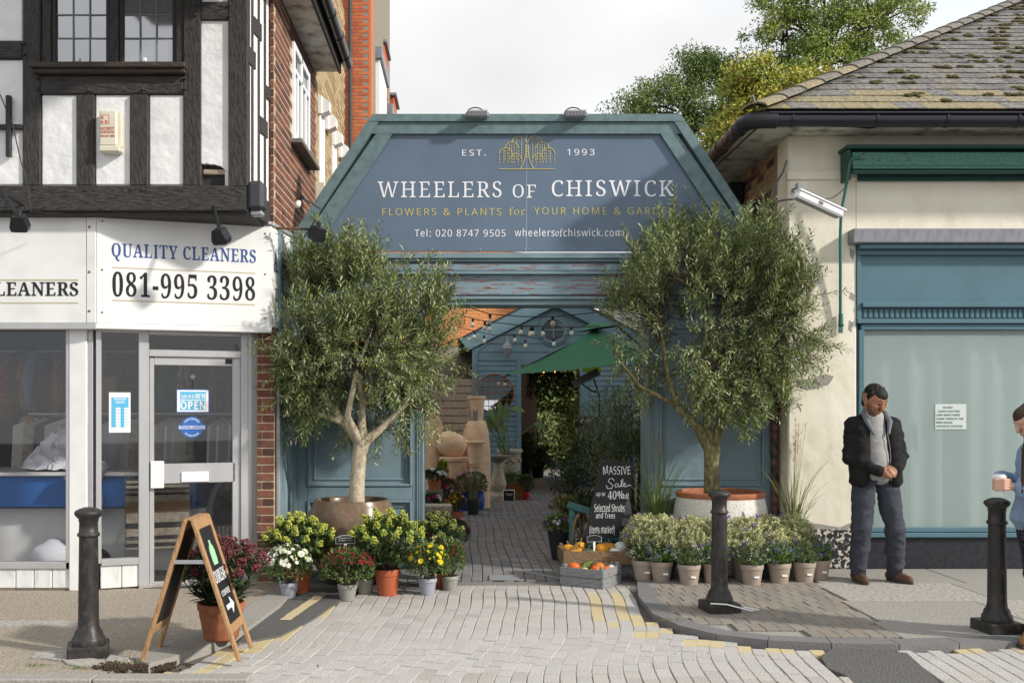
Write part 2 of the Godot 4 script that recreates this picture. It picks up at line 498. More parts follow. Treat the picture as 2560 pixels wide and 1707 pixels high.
	mk("yellow_paint", lin(1, 1, 1), 0.85, yel, Vector3(2.2, 2.2, 2.2))
	mk("steel_cover", lin(0.3, 0.31, 0.33), 0.5, grain, Vector3.ONE * 6)
	# plants and pots
	mk("leafy", lin(1, 1, 1), 0.55)
	M.leafy.backlight = Color(0.42, 0.45, 0.16)
	mk("petal", lin(1, 1, 1), 0.7)
	M.petal.backlight = Color(0.3, 0.3, 0.3)
	mk("bark_pale", lin(1, 1, 1), 0.85, tex("bark", noise(SS, 0.02, 6, 33), [[0.0, Color(0.16, 0.12, 0.08)], [0.3, Color(0.42, 0.35, 0.25)], [0.55, Color(0.52, 0.45, 0.33)], [1.0, Color(0.6, 0.54, 0.42)]]), Vector3(2.0, 1.0, 2.0), nfine, 0.6)
	mk("bark_mossy", lin(1, 1, 1), 0.9, tex("bark2", noise(SS, 0.02, 6, 34), [[0.0, Color(0.06, 0.05, 0.03)], [0.35, Color(0.12, 0.105, 0.05)], [0.55, Color(0.18, 0.16, 0.065)], [0.7, Color(0.25, 0.22, 0.12)], [1.0, Color(0.32, 0.3, 0.2)]]), Vector3(2.0, 1.0, 2.0), nfine, 0.9)
	mk("bark_dark", lin(0.09, 0.07, 0.05), 0.9, grain, Vector3(3, 1, 3))
	mk("soil", lin(0.075, 0.05, 0.034), 1.0, grain, Vector3.ONE * 5, nfine, 1.0)
	mk("plastic_terracotta", lin(0.39, 0.1, 0.045), 0.42)
	mk("plastic_taupe", lin(0.33, 0.27, 0.22), 0.45)
	mk("plastic_grey", lin(0.3, 0.31, 0.36), 0.45)
	mk("plastic_olive", lin(0.27, 0.265, 0.23), 0.45)
	mk("plastic_dark", lin(0.03, 0.035, 0.04), 0.5)
	mk("plastic_bluegreen", lin(0.03, 0.07, 0.09), 0.5)
	mk("terracotta", lin(1, 1, 1), 0.9, tex("clay", noise(SS, 0.01, 5, 35), [[0.0, Color(0.58, 0.37, 0.22)], [0.5, Color(0.7, 0.49, 0.32)], [1.0, Color(0.76, 0.59, 0.43)]]), Vector3.ONE * 1.2)
	mk("terracotta_red", lin(0.5, 0.2, 0.1), 0.85, soft, Vector3.ONE * 2)
	mk("terracotta_old", lin(1, 1, 1), 0.75, tex("clay2", noise(SS, 0.014, 5, 36), [[0.0, Color(0.16, 0.065, 0.035)], [0.4, Color(0.32, 0.115, 0.055)], [1.0, Color(0.42, 0.18, 0.1)]]), Vector3.ONE * 2)
	mk("glaze_brown", lin(1, 1, 1), 0.28, tex("glaze", noise(SS, 0.008, 6, 37), [[0.0, Color(0.07, 0.04, 0.02)], [0.4, Color(0.13, 0.085, 0.055)], [0.6, Color(0.18, 0.14, 0.09)], [0.75, Color(0.15, 0.075, 0.04)], [1.0, Color(0.24, 0.2, 0.15)]]), Vector3.ONE * 1.0)
	mk("glaze_white", lin(1, 1, 1), 0.4, tex("glaze2", noise(SS, 0.03, 5, 38), [[0.0, Color(0.14, 0.12, 0.1)], [0.2, Color(0.3, 0.28, 0.25)], [0.24, Color(0.5, 0.48, 0.43)], [0.6, Color(0.62, 0.6, 0.55)], [1.0, Color(0.68, 0.66, 0.62)]]), Vector3.ONE * 2.6)
	mk("stone", lin(1, 1, 1), 0.95, tex("stone", noise(SS, 0.02, 6, 39), [[0.0, Color(0.2, 0.18, 0.13)], [0.5, Color(0.42, 0.38, 0.3)], [1.0, Color(0.54, 0.5, 0.42)]]), Vector3.ONE * 1.5, nfine, 0.5)
	mk("stone_grey", lin(0.24, 0.23, 0.2), 0.95, grain, Vector3.ONE * 3)
	# woods, boards
	mk("pine", lin(0.46, 0.27, 0.13), 0.65, grain, Vector3(3, 0.8, 3))
	mk("pine_weathered", lin(0.24, 0.155, 0.09), 0.85, grain, Vector3(0.8, 4, 4), nfine, 0.5)
	mk("grey_wood", lin(0.27, 0.275, 0.285), 0.75, grain, Vector3(0.9, 4, 0.9), nfine, 0.3)
	mk("fence_wood", lin(0.46, 0.38, 0.29), 0.85, grain, Vector3(0.8, 4, 0.8))
	mk("fence_grey", lin(0.26, 0.25, 0.235), 0.85, grain, Vector3(3, 0.8, 3))
	mk("chalkboard", lin(0.016, 0.017, 0.019), 0.55, mott, Vector3.ONE * 1.5)
	mk("chalk", lin(0.68, 0.69, 0.7), 0.9)
	mk("mint_chalk", lin(0.3, 0.55, 0.33), 0.9)
	mk("shed_blue", lin(0.155, 0.255, 0.305), 0.6, soft, Vector3(0.5, 1, 0.5))
	mk("teal_wood", lin(0.06, 0.17, 0.17), 0.6, mott, Vector3.ONE * 2)
	mk("parasol", lin(0.022, 0.13, 0.065), 0.8, soft, Vector3.ONE)
	M.parasol.backlight = Color(0.1, 0.3, 0.15)
	mk("bulb", lin(0.8, 0.78, 0.7), 0.3)
	mk("mirror", lin(0.6, 0.62, 0.64), 0.03)
	M.mirror.metallic = 1.0
	mk("lime_film", lin(0.3, 0.5, 0.05), 0.5)
	# glass
	mk("glass", Color(0.12, 0.13, 0.14, 0.07), 0.02)
	M.glass.transparency = BaseMaterial3D.TRANSPARENCY_ALPHA
	M.glass.metallic_specular = 0.7
	mk("leaded_glass", lin(0.42, 0.43, 0.45), 0.06)
	M.leaded_glass.metallic_specular = 0.9
	M.leaded_glass.metallic = 0.8
	mk("upvc_glass", lin(0.1, 0.11, 0.12), 0.05)
	M.upvc_glass.metallic_specular = 0.9
	mk("frosted", Color(0.72, 0.79, 0.78, 0.33), 0.25)
	M.frosted.transparency = BaseMaterial3D.TRANSPARENCY_ALPHA
	mk("curtain", lin(0.44, 0.49, 0.47), 0.95)
	# cloth and people
	mk("skin_tan", lin(0.36, 0.175, 0.105), 0.5)
	mk("skin_fair", lin(0.6, 0.36, 0.27), 0.5)
	for m in [M.skin_tan, M.skin_fair]:
		m.subsurf_scatter_enabled = true
		m.subsurf_scatter_strength = 0.15
	mk("hair_black", lin(0.012, 0.01, 0.009), 0.5, grain, Vector3.ONE * 10, nfine, 1.5)
	mk("hair_brown", lin(0.06, 0.032, 0.018), 0.45, grain, Vector3(12, 1.5, 12), nfine, 1.0)
	mk("fleece", lin(0.016, 0.016, 0.0165), 0.95, grain, Vector3.ONE * 6, nfine, 0.8)
	mk("collar_grey", lin(0.15, 0.155, 0.17), 0.9)
	mk("knit", lin(0.46, 0.45, 0.44), 0.95, grain, Vector3(14, 14, 14), nfine, 1.2)
	mk("chino", lin(0.045, 0.05, 0.066), 0.85, soft, Vector3.ONE * 3, nmid, 0.3)
	mk("suede", lin(0.13, 0.07, 0.04), 0.9, mott, Vector3.ONE * 6)
	mk("suede_tan", lin(0.3, 0.16, 0.075), 0.9, mott, Vector3.ONE * 6)
	mk("sole", lin(0.05, 0.045, 0.042), 0.8)
	mk("denim", lin(0.27, 0.38, 0.54), 0.9, grain, Vector3.ONE * 5, nfine, 0.6)
	mk("print_trousers", lin(1, 1, 1), 0.9, tex("print", noise(CE, 0.06, 1, 40), [[0.0, Color(0.16, 0.16, 0.2)], [0.16, Color(0.14, 0.14, 0.18)], [0.2, Color(0.012, 0.012, 0.018)], [1.0, Color(0.012, 0.012, 0.018)]], 256), Vector3.ONE * 3.0)
	mk("paper_white", lin(0.8, 0.8, 0.8), 0.6)
	mk("kraft", lin(0.36, 0.2, 0.09), 0.8)
	mk("phone_blue", lin(0.04, 0.08, 0.16), 0.35)
	mk("poster_blue", lin(0.1, 0.42, 0.65), 0.5)
	mk("badge_blue", lin(0.035, 0.13, 0.42), 0.5)
	mk("counter_blue", lin(0.025, 0.14, 0.45), 0.4)
	mk("cloth_white", lin(0.66, 0.67, 0.74), 0.9)
	mk("cloth_grey", lin(0.6, 0.6, 0.6), 0.9)
	mk("cloth_dark", lin(0.05, 0.05, 0.06), 0.9)
	mk("cardboard", lin(0.34, 0.22, 0.13), 0.9, soft, Vector3.ONE * 3)
	mk("blue_bag", lin(0.012, 0.06, 0.32), 0.3)
	mk("red_plastic", lin(0.45, 0.012, 0.015), 0.4)
	mk("green_metal", lin(0.045, 0.16, 0.13), 0.5)
	mk("notice", lin(0.6, 0.66, 0.64), 0.6)
	mk("notice_ink", lin(0.16, 0.22, 0.22), 0.7)
	mk("pumpkin", lin(1, 1, 1), 0.4)

# sheet over a polygon given as (x, z) points
func sheet(poly: Array, y: float, thick := 0.2) -> MB:
	var b := MB.new()
	var p := PackedVector2Array()
	for q in poly:
		p.push_back(Vector2(q.x, -q.z))
	b.prism(p, y - thick, y, Transform3D(Basis(Vector3.RIGHT, Vector3(0, 0, -1), Vector3.UP), Vector3.ZERO))
	return b

func inside(poly: PackedVector2Array, x: float, z: float) -> bool:
	return Geometry2D.is_point_in_polygon(Vector2(x, z), poly)

func ground() -> void:
	var b := MB.new()
	b.quad(Vector3(-90, -0.13, 30), Vector3(90, -0.13, 30), Vector3(90, -0.13, -150), Vector3(-90, -0.13, -150), Vector3.UP)
	struct("ground", b, M.asphalt)
	# left pavement
	var LP := [Vector3(-8, 0, -5.86), Vector3(-2.713, 0, -5.821), Vector3(-2.177, 0, -5.821), Vector3(-2.07, 0, -5.982), Vector3(-2.046, 0, -6.29), Vector3(-1.937, 0, -6.588), Vector3(-1.729, 0, -7.143), Vector3(-1.638, 0, -7.8), Vector3(-1.543, 0, -8.298), Vector3(-1.626, 0, -8.744), Vector3(-1.5, 0, -9.0), Vector3(-1.5, 0, -9.3), Vector3(-8, 0, -9.3)]
	struct("pavement_left", sheet(LP, 0.0), M.aggregate)
	var dp := [Vector3(-2.081, 0, -6.23), Vector3(-1.983, 0, -6.655), Vector3(-1.806, 0, -7.222), Vector3(-1.674, 0, -8.125), Vector3(-1.647, 0, -8.667), Vector3(-1.484, -0.03, -8.833), Vector3(-1.475, -0.026, -7.93), Vector3(-1.546, -0.029, -7.094), Vector3(-1.694, -0.029, -6.566), Vector3(-1.839, -0.029, -6.256), Vector3(-1.934, -0.026, -6.081)]
	struct("dropped_kerb", sheet(dp, 0.006, 0.15), M.concrete)
	struct("pavement_strip", sheet([Vector3(-3.585, 0, -7.317), Vector3(-2.836, 0, -7.317), Vector3(-2.743, 0, -7.143), Vector3(-3.487, 0, -7.117)], 0.006, 0.02), M.concrete_pale)
	var pl := struct("pavement_patch", sheet([Vector3(-1.547, 0, -6.724), Vector3(-1.539, 0, -7.331), Vector3(-1.511, 0, -8.125), Vector3(-1.369, 0, -8.667), Vector3(-0.909, 0, -8.744), Vector3(-1.056, 0, -8.125), Vector3(-1.155, 0, -7.5), Vector3(-1.295, 0, -6.964)], -0.022, 0.1), M.asphalt)
	# kerb stones bottom left
	var kb := Node3D.new(); kb.name = "kerb_left"; add_child(kb); kb.set_meta("kind", "structure")
	for k in 5:
		var kx := -4.45 + 0.9 * k - 1.3
		bpart("kerb_stone", Vector3(kx, -0.16, -5.87), Vector3(kx + 0.893, 0.005, -5.74), M.concrete, kb, 0.008)
	# flagstones round the bollard
	for f in [[Vector3(-2.708, 0, -6.21), Vector3(-2.719, 0, -6.352), Vector3(-2.579, 0, -6.414), Vector3(-2.499, 0, -6.29), Vector3(-2.494, 0, -6.142), Vector3(-2.612, 0, -6.19)], [Vector3(-2.5, 0, -6.171), Vector3(-2.491, 0, -6.29), Vector3(-2.218, 0, -6.142), Vector3(-2.184, 0, -6.019), Vector3(-2.316, 0, -6), Vector3(-2.41, 0, -6.056)], [Vector3(-2.218, 0, -6.142), Vector3(-2.239, 0, -6.29), Vector3(-2.111, 0, -6.23), Vector3(-2.064, 0, -6.142), Vector3(-2.099, 0, -6.065)]]:
		var fl := part("flagstone", sheet(f, 0.012, 0.05), M.concrete_pale, pl)
	# right pavement
	var RP := [Vector3(1.56, 0, -8.966), Vector3(1.464, 0, -8.298), Vector3(1.453, 0, -7.647), Vector3(1.557, 0, -7.276), Vector3(1.75, 0, -7.002), Vector3(2.059, 0, -6.818), Vector3(2.461, 0, -6.724), Vector3(2.925, 0, -6.678), Vector3(3.322, 0, -6.724), Vector3(4.49, 0, -6.866), Vector3(8, 0, -6.2), Vector3(8, 0, -9.75), Vector3(3.2, 0, -9.75), Vector3(3.2, 0, -10.1), Vector3(1.731, 0, -9.949)]
	struct("pavement_right", sheet(RP, -0.012), M.concrete)
	var rp := PackedVector2Array()
	for q in RP:
		rp.push_back(Vector2(q.x, q.z))
	# slabs at the right
	var slabs := Node3D.new(); slabs.name = "paving_slabs"; add_child(slabs); slabs.set_meta("kind", "structure")
	for s in [[3.16, 4.45, -9.68, -8.9, "concrete"], [4.46, 6.6, -9.68, -8.9, "concrete"], [3.1, 4.3, -8.89, -8.1, "concrete_pale"], [4.31, 6.6, -8.89, -8.1, "concrete"], [3.03, 4.1, -8.09, -7.3, "concrete"], [4.11, 5.4, -8.09, -7.3, "concrete_pale"], [5.41, 6.6, -8.09, -7.3, "concrete"], [2.97, 4.6, -7.29, -6.75, "concrete"], [4.61, 6.6, -7.29, -6.6, "concrete"]]:
		bpart("slab", Vector3(s[0], -0.06, s[2]), Vector3(s[1], 0.002 + rng.randf() * 0.003, s[3]), M[s[4]], slabs, 0.004)
	# kerb, stone by stone
	var kp := [Vector3(1.586, 0, -9.286), Vector3(1.431, 0, -8.298), Vector3(1.415, 0, -7.573), Vector3(1.531, 0, -7.156), Vector3(1.72, 0, -6.878), Vector3(2.024, 0, -6.701), Vector3(2.419, 0, -6.61), Vector3(2.854, 0, -6.577), Vector3(3.271, 0, -6.621), Vector3(3.726, 0, -6.678), Vector3(4.413, 0, -6.747)]
	var kr := Node3D.new(); kr.name = "kerb_right"; add_child(kr); kr.set_meta("kind", "structure")
	for i in kp.size() - 1:
		var a: Vector3 = kp[i]; var d: Vector3 = kp[i + 1] - a
		var nrm := Vector3(d.z, 0, -d.x).normalized()
		var n2 := nrm
		if i + 2 < kp.size():
			var e: Vector3 = kp[i + 2] - kp[i + 1]
			n2 = (nrm + Vector3(e.z, 0, -e.x).normalized()).normalized()
		var n1 := nrm
		if i > 0:
			var e: Vector3 = a - kp[i - 1]
			n1 = (nrm + Vector3(e.z, 0, -e.x).normalized()).normalized()
		var g := d.normalized() * 0.003
		var poly := PackedVector2Array()
		for q in [a + g, a + d - g, a + d - g + n2 * 0.16, a + g + n1 * 0.16]:
			poly.push_back(Vector2(q.x, -q.z))
		var mb := MB.new()
		mb.prism(poly, -0.2, 0.006, Transform3D(Basis(Vector3.RIGHT, Vector3(0, 0, -1), Vector3.UP), Vector3.ZERO))
		part("kerb_stone", mb, M.kerb, kr)
	# block paving of the right pavement: rows of soldier blocks, each row set over by half
	var bl := Node3D.new(); bl.name = "pavement_blocks"; add_child(bl); bl.set_meta("kind", "structure")
	var bm := [boxm(Vector3(-0.0492, -0.05, -0.102), Vector3(0.0492, 0, 0.102), 0.004), boxm(Vector3(-0.0488, -0.05, -0.1022), Vector3(0.0494, 0.001, 0.1015), 0.004)]
	for r in 15:
		var z := -9.6 + r * 0.206
		for k in 22:
			var x := 1.36 + k * 0.1 + (0.05 if r % 2 else 0.0)
			var edge := 3.15 + (z + 9.0) * -0.075
			if x + 0.05 > edge or not inside(rp, x - 0.06, z + 0.17) or not inside(rp, x + 0.04, z + 0.19) or not inside(rp, x - 0.05, z - 0.1):
				continue
			part("paver", bm[rng.randi() % 2], M["block%d" % (rng.randi() % 6)], bl, Transform3D(Basis.from_euler(Vector3(rng.randf_range(-0.01, 0.01), rng.randf_range(-0.02, 0.02), rng.randf_range(-0.01, 0.01))), Vector3(x, 0.003 + rng.randf() * 0.004, z)))
	# granite setts of the road in wavering rows, running back at a slight slant
	var road := Node3D.new(); road.name = "road"; add_child(road); road.set_meta("kind", "structure")
	var rb := MB.new()
	rb.quad(Vector3(-7, -0.06, -4.5), Vector3(8, -0.06, -4.5), Vector3(8, -0.06, -9.02), Vector3(-7, -0.06, -9.02), Vector3.UP)
	part("bedding", rb, M.joint, road)
	var sm := []
	for k in 6:
		sm.push_back(boxm(Vector3(-0.0462, -0.07, -0.5), Vector3(0.0462, 0.0, 0.5), 0.004))
	var lp := PackedVector2Array()
	for q in [Vector3(-8, 0, -5.7), Vector3(-2.673, 0, -5.735), Vector3(-2.007, 0, -5.735), Vector3(-1.794, 0, -6.019), Vector3(-1.611, 0, -6.655), Vector3(-1.489, 0, -7.091), Vector3(-1.324, 0, -7.196), Vector3(-1.162, 0, -7.959), Vector3(-1.021, 0, -8.369), Vector3(-0.919, 0, -8.667), Vector3(-1.2, 0, -10), Vector3(-8, 0, -10)]:
		lp.push_back(Vector2(q.x, q.z))
	var patch := PackedVector2Array()
	for q in [Vector3(2.282, -0.035, -6.431), Vector3(2.424, -0.035, -6.624), Vector3(2.875, -0.035, -6.516), Vector3(2.751, -0.035, -5.804), Vector3(2.634, -0.035, -5.247), Vector3(2.172, -0.035, -5.247), Vector3(2.273, -0.035, -5.951), Vector3(2.221, -0.035, -6.135)]:
		patch.push_back(Vector2(q.x, q.z))
	var kerbline := PackedVector2Array()
	for q in kp:
		kerbline.push_back(Vector2(q.x, q.z + 0.02))
	for q in [Vector3(9, 0, -6.1), Vector3(9, 0, -11), Vector3(1.4, 0, -11)]:
		kerbline.push_back(Vector2(q.x, q.z))
	var lines := [[Vector3(-1.828, -0.029, -5.974), Vector3(-1.747, -0.029, -6.286), Vector3(-1.602, -0.029, -6.621), Vector3(-1.46, -0.029, -7.158), Vector3(-1.366, -0.026, -7.343)], [Vector3(-1.636, -0.029, -5.885), Vector3(-1.531, -0.029, -6.326), Vector3(-1.382, -0.029, -6.71), Vector3(-1.228, -0.029, -7.223), Vector3(-1.137, -0.029, -7.789), Vector3(-1.032, -0.029, -8.191)], [Vector3(-1.349, -0.018, -7.443), Vector3(-1.31, -0.018, -7.796), Vector3(-1.258, -0.018, -8.168), Vector3(-1.231, -0.018, -8.429)],
			[Vector3(1.113, -0.029, -8.561), Vector3(1.015, -0.029, -8.107), Vector3(0.993, -0.029, -7.639), Vector3(1.102, -0.029, -7.249), Vector3(1.324, -0.029, -6.969), Vector3(1.662, -0.029, -6.756), Vector3(1.996, -0.029, -6.61), Vector3(2.294, -0.029, -6.555)], [Vector3(1.317, -0.029, -8.598), Vector3(1.216, -0.029, -8.107), Vector3(1.219, -0.029, -7.714), Vector3(1.339, -0.029, -7.356), Vector3(1.495, -0.029, -7.119), Vector3(1.653, -0.029, -6.945)], [Vector3(2.436, -0.029, -6.621), Vector3(2.833, -0.029, -6.588), Vector3(3.265, -0.029, -6.61), Vector3(3.719, -0.029, -6.665)]]
	var spots := []
	for row in 92:
		var x0 := -4.2 + row * 0.0955
		var z := -9.0 + rng.randf() * 0.02
		var ln := rng.randf_range(0.12, 0.2)
		while z < -4.9:
			var zc := z + ln * 0.5
			var wob := 0.05 * sin(zc * 1.9 + row * 0.06) + 0.014 * sin(zc * 4.3 + row * 0.12)
			var x := x0 + (zc + 7.5) * -0.13 + wob
			var slope := -0.13 + 0.05 * 1.9 * cos(zc * 1.9 + row * 0.06) + 0.014 * 4.3 * cos(zc * 4.3 + row * 0.12)
			if not inside(lp, x - 0.03, zc) and not inside(patch, x, zc) and not inside(kerbline, x + 0.03, zc) and x < 6.0:
				spots.push_back([x, zc, ln - (0.0015 if rng.randf() < 0.85 else 0.008), slope])
			z += ln
			ln = rng.randf_range(0.12, 0.22)
	spots.sort_custom(func(a, b): return (a[1] - absf(a[0] - 0.7) * 0.35) > (b[1] - absf(b[0] - 0.7) * 0.35))
	var rest := MB.new()
	var used := 0
	for s in spots:
		var y := -0.035 + rng.randf_range(-0.003, 0.002)
		var bs := Basis.from_euler(Vector3(rng.randf_range(-0.006, 0.006), atan(s[3]), rng.randf_range(-0.01, 0.01)))
		var here := Vector2(s[0], s[1])
		var painted := false
		for q in lines:
			for k in q.size() - 1:
				var e := Geometry2D.get_closest_point_to_segment(here, Vector2(q[k].x, q[k].z), Vector2(q[k + 1].x, q[k + 1].z))
				if e.distance_to(here) < 0.052 and rng.randf() < 0.9:
					painted = true
		if painted:
			part("painted_sett", sm[rng.randi() % 6], M.yellow_paint, road, Transform3D(bs * Basis.from_scale(Vector3(1, 1, s[2])), Vector3(s[0], y, s[1])))
			continue
		var seen: bool = s[1] < -6.0 and absf(s[0] / s[1]) < 0.6
		if used < 300 and seen:
			part("sett", sm[rng.randi() % 6], M["sett%d" % (rng.randi() % 6)], road, Transform3D(bs * Basis.from_scale(Vector3(1, 1, s[2])), Vector3(s[0], y, s[1])))
			used += 1
		else:
			var v := rng.randf_range(0.86, 1.08)
			rest.col = Color(v, v * rng.randf_range(0.96, 1.0), v * rng.randf_range(0.93, 1.0))
			rest.box(Vector3(-0.0462, -0.06, -s[2] * 0.5), Vector3(0.0462, 0, s[2] * 0.5), 0.004, Transform3D(bs, Vector3(s[0], y, s[1])))
	var st := part("setts", rest, M.sett0, road)
	st.set_meta("kind", "stuff")
	var pp := []
	for q in patch:
		pp.push_back(Vector3(q.x, 0, q.y))
	part("asphalt_patch", sheet(pp, -0.033, 0.06), M.asphalt, road)
	# yellow lines, laid over the setts and broken by the joints
	for ln in [lines[2]]:
		var mb := MB.new()
		var w := 0.045
		for i in ln.size() - 1:
			for k in 14:
				var a: Vector3 = ln[i].lerp(ln[i + 1], k / 14.0); var d: Vector3 = ln[i].lerp(ln[i + 1], (k + 1) / 14.0)
				var sd := (d - a).cross(Vector3.UP).normalized() * w
				if rng.randf() < 0.03:
					continue
				var j := rng.randf_range(0.88, 1.1); var j2 := rng.randf_range(0.88, 1.1)
				mb.quad(a - sd * j + Vector3.UP * 0.001, a + sd * j2 + Vector3.UP * 0.001, d + sd * j2 + Vector3.UP * 0.001, d - sd * j + Vector3.UP * 0.001, Vector3.UP)
		part("yellow_line", mb, M.yellow_paint, road)
	# dark paving of the yard
	var alley := Node3D.new(); alley.name = "yard_paving"; add_child(alley); alley.set_meta("kind", "structure")
	var ab := MB.new()
	ab.quad(Vector3(-2.2, -0.058, -9.02), Vector3(3.2, -0.058, -9.02), Vector3(3.2, -0.058, -24), Vector3(-2.2, -0.058, -24), Vector3.UP)
	part("bedding", ab, M.joint, alley)
	bpart("edge_course", Vector3(-1.6, -0.1, -9.2), Vector3(1.75, -0.036, -9.01), M.paver3, alley, 0.006)
	var pm := [boxm(Vector3(-0.0475, -0.03, -0.0975), Vector3(0.0475, 0.0, 0.0975), 0.005), boxm(Vector3(-0.047, -0.03, -0.097), Vector3(0.048, 0.001, 0.098), 0.006)]
	var rest2 := MB.new()
	var cnt := 0
	var rows := 48
	for r in rows:
		for k in 44:
			var x := -1.6 + k * 0.1 + 0.012 * sin(r * 0.4)
			var z := -9.31 - r * 0.2 - (0.1 if k % 2 else 0.0)
			if x > 3.1 or (z > -10.1 and (x < -1.6 or x > 1.75)):
				continue
			var xf := Transform3D(Basis.from_euler(Vector3(rng.randf_range(-0.012, 0.012), 0, rng.randf_range(-0.02, 0.02))), Vector3(x, -0.04 + rng.randf_range(-0.003, 0.003), z))
			if cnt < 300 and x > -0.65 and x < 1.3:
				part("paver", pm[rng.randi() % 2], M["paver%d" % (rng.randi() % 6)], alley, xf)
				cnt += 1
			else:
				var v := rng.randf_range(0.8, 1.15)
				rest2.col = Color(v, v, v)
				rest2.box(Vector3(-0.0475, -0.03, -0.0975), Vector3(0.0475, 0, 0.0975), 0.004, xf)
	var s2 := part("pavers", rest2, M.paver0, alley)
	s2.set_meta("kind", "stuff")
	var cv := bpart("inspection_cover", Vector3(0.217, -0.033, -9.528) - Vector3(0, 0.01, 0), Vector3(0.501, -0.033, -9.283) + Vector3(0, 0.004, 0), M.steel_cover, alley, 0.002)
	part("drain_channel", boxm(Vector3(-0.4, -0.012, -0.03), Vector3(0.4, 0, 0.03), 0.002), M.steel_cover, alley, Transform3D(Basis(Vector3.UP, -0.9), Vector3(0.753, -0.033, -9.55)))

func cleaners_building() -> void:
	var zf := -8.333
	var h := thing("timber_framed_building", "black and white timber framed building with jettied upper floor above the white cleaners sign", "building", Vector3(-3.5, 0, zf - 0.5))
	h.position = Vector3.ZERO
	# upper wall: plaster panels set back from the timbers
	var zp := zf - 0.035
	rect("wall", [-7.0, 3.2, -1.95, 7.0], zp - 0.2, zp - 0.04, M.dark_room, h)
	for r in [[-7.0, 4.62, -3.707, 7.0], [-7.0, 3.42, -3.7, 4.473], [-3.553, 3.42, -3.25, 4.18], [-3.103, 3.42, -2.803, 4.18], [-2.653, 3.42, -2.36, 4.18], [-2.213, 4.947, -1.983, 7.0]]:
		rect("plaster_panel", r, zp - 0.05, zp + 0.012, M.plaster, h, 0.012)
	# the panel with the broken lower edge
	var jag := PackedVector2Array([Vector2(-2.213, 4.793), Vector2(-1.983, 4.793)])
	for q in [[570, 427], [562, 424], [556, 419], [549, 413], [540, 411], [531, 408], [522, 409], [514, 406], [508, 408], [501, 407]]:
		jag.push_back(Vector2((q[0] - 1165.0) / 300.0, 1.56 + (1020.0 - q[1]) / 300.0))
	var jb := MB.new(); jb.prism(jag, zp - 0.05, zp + 0.012)
	part("plaster_panel", jb, M.plaster, h)
	rect("exposed_lath", [-2.207, 3.517, -1.983, 3.56], zp - 0.06, zp - 0.01, M.fence_wood, h, 0.006)
	# timbers
	for r in [[-3.7, 3.413, -3.553, 7.0], [-3.25, 3.413, -3.103, 4.173], [-2.803, 3.413, -2.653, 4.173], [-2.36, 3.413, -2.213, 7.0], [-1.983, 3.407, -1.823, 7.0]]:
		rect("timber_post", r, zp - 0.1, zf + rng.randf_range(-0.004, 0.008), M.timber_v, h, 0.008)
	for r in [[-7.0, 3.2, -1.83, 3.413], [-3.553, 4.177, -2.36, 4.333], [-7.0, 4.473, -3.7, 4.62], [-2.213, 4.793, -1.983, 4.947]]:
		rect("timber_rail", r, zp - 0.12, zf + rng.randf_range(0.0, 0.012), M.timber_h, h, 0.01)
	var sl := rect("window_sill", [-3.61, 4.373, -2.323, 4.417], zp - 0.05, zf + 0.09, M.timber_brown, h, 0.008)
	rect("sill_mould", [-3.6, 4.337, -2.33, 4.373], zp - 0.05, zf + 0.06, M.timber_brown, h, 0.008)
	for p in [[92, 196], [92, 224], [462, 196], [462, 222], [222, 226], [357, 224], [575, 13], [575, 40], [489, 13], [489, 38], [60, 108], [60, 136], [86, 473], [330, 474], [358, 474], [215, 475]]:
		part("peg", boxm(Vector3(-0.011, -0.011, -0.02), Vector3(0.011, 0.011, 0.022), 0.004), M.timber_v, h, Transform3D(Basis(Vector3.BACK, 0.4), Vector3((p[0] - 1165.0) / 300.0, 1.56 + (1020.0 - p[1]) / 300.0, zf)))
	# leaded casements
	for c in [[124, 270, 136, 260], [293, 437, 303, 427]]:
		var x0: float = (c[0] - 1165.0) / 300.0; var x1: float = (c[1] - 1165.0) / 300.0
		var y0 := 4.427; var y1 := 5.75
		var w := Node3D.new(); w.name = numbered(h, "window"); h.add_child(w)
		var zw := zf - 0.05
		for r in [[x0, y0, x0 + 0.035, y1], [x1 - 0.035, y0, x1, y1], [x0 + 0.035, y0, x1 - 0.035, y0 + 0.035], [x0 + 0.035, y1 - 0.035, x1 - 0.035, y1]]:
			rect("frame", r, zw - 0.04, zw + 0.015, M.black_iron, w, 0.006)
		var cw := (x1 - x0 - 0.07) / 3.0
		var rh := 0.197
		for k in 3:
			for j in 5:
				var gx := x0 + 0.035 + cw * k; var gy := y0 + 0.035 + rh * j
				part("pane", boxm(Vector3(-cw * 0.5, -rh * 0.5, -0.002), Vector3(cw * 0.5, rh * 0.5, 0.002), 0.0), M.leaded_glass, w, Transform3D(Basis.from_euler(Vector3(rng.randf_range(-0.025, 0.025), rng.randf_range(-0.03, 0.03), 0)), Vector3(gx + cw * 0.5, gy + rh * 0.5, zw - 0.01)))
		for k in [1, 2]:
			rect("lead_came", [x0 + 0.035 + cw * k - 0.006, y0 + 0.03, x0 + 0.035 + cw * k + 0.006, y1 - 0.03], zw - 0.016, zw + 0.003, M.lead, w, 0.002)
		for j in range(1, 5):
			rect("lead_came", [x0 + 0.03, y0 + 0.035 + rh * j - 0.006, x1 - 0.03, y0 + 0.035 + rh * j + 0.006], zw - 0.016, zw + 0.002, M.lead, w, 0.002)
		part("catch", boxm(Vector3(-0.014, 0, -0.01), Vector3(0.014, 0.035, 0.01), 0.006), M.white_upvc, w, Transform3D(Basis.IDENTITY, Vector3((x0 + x1) * 0.5 - 0.03, y0 + 0.036, zw)))
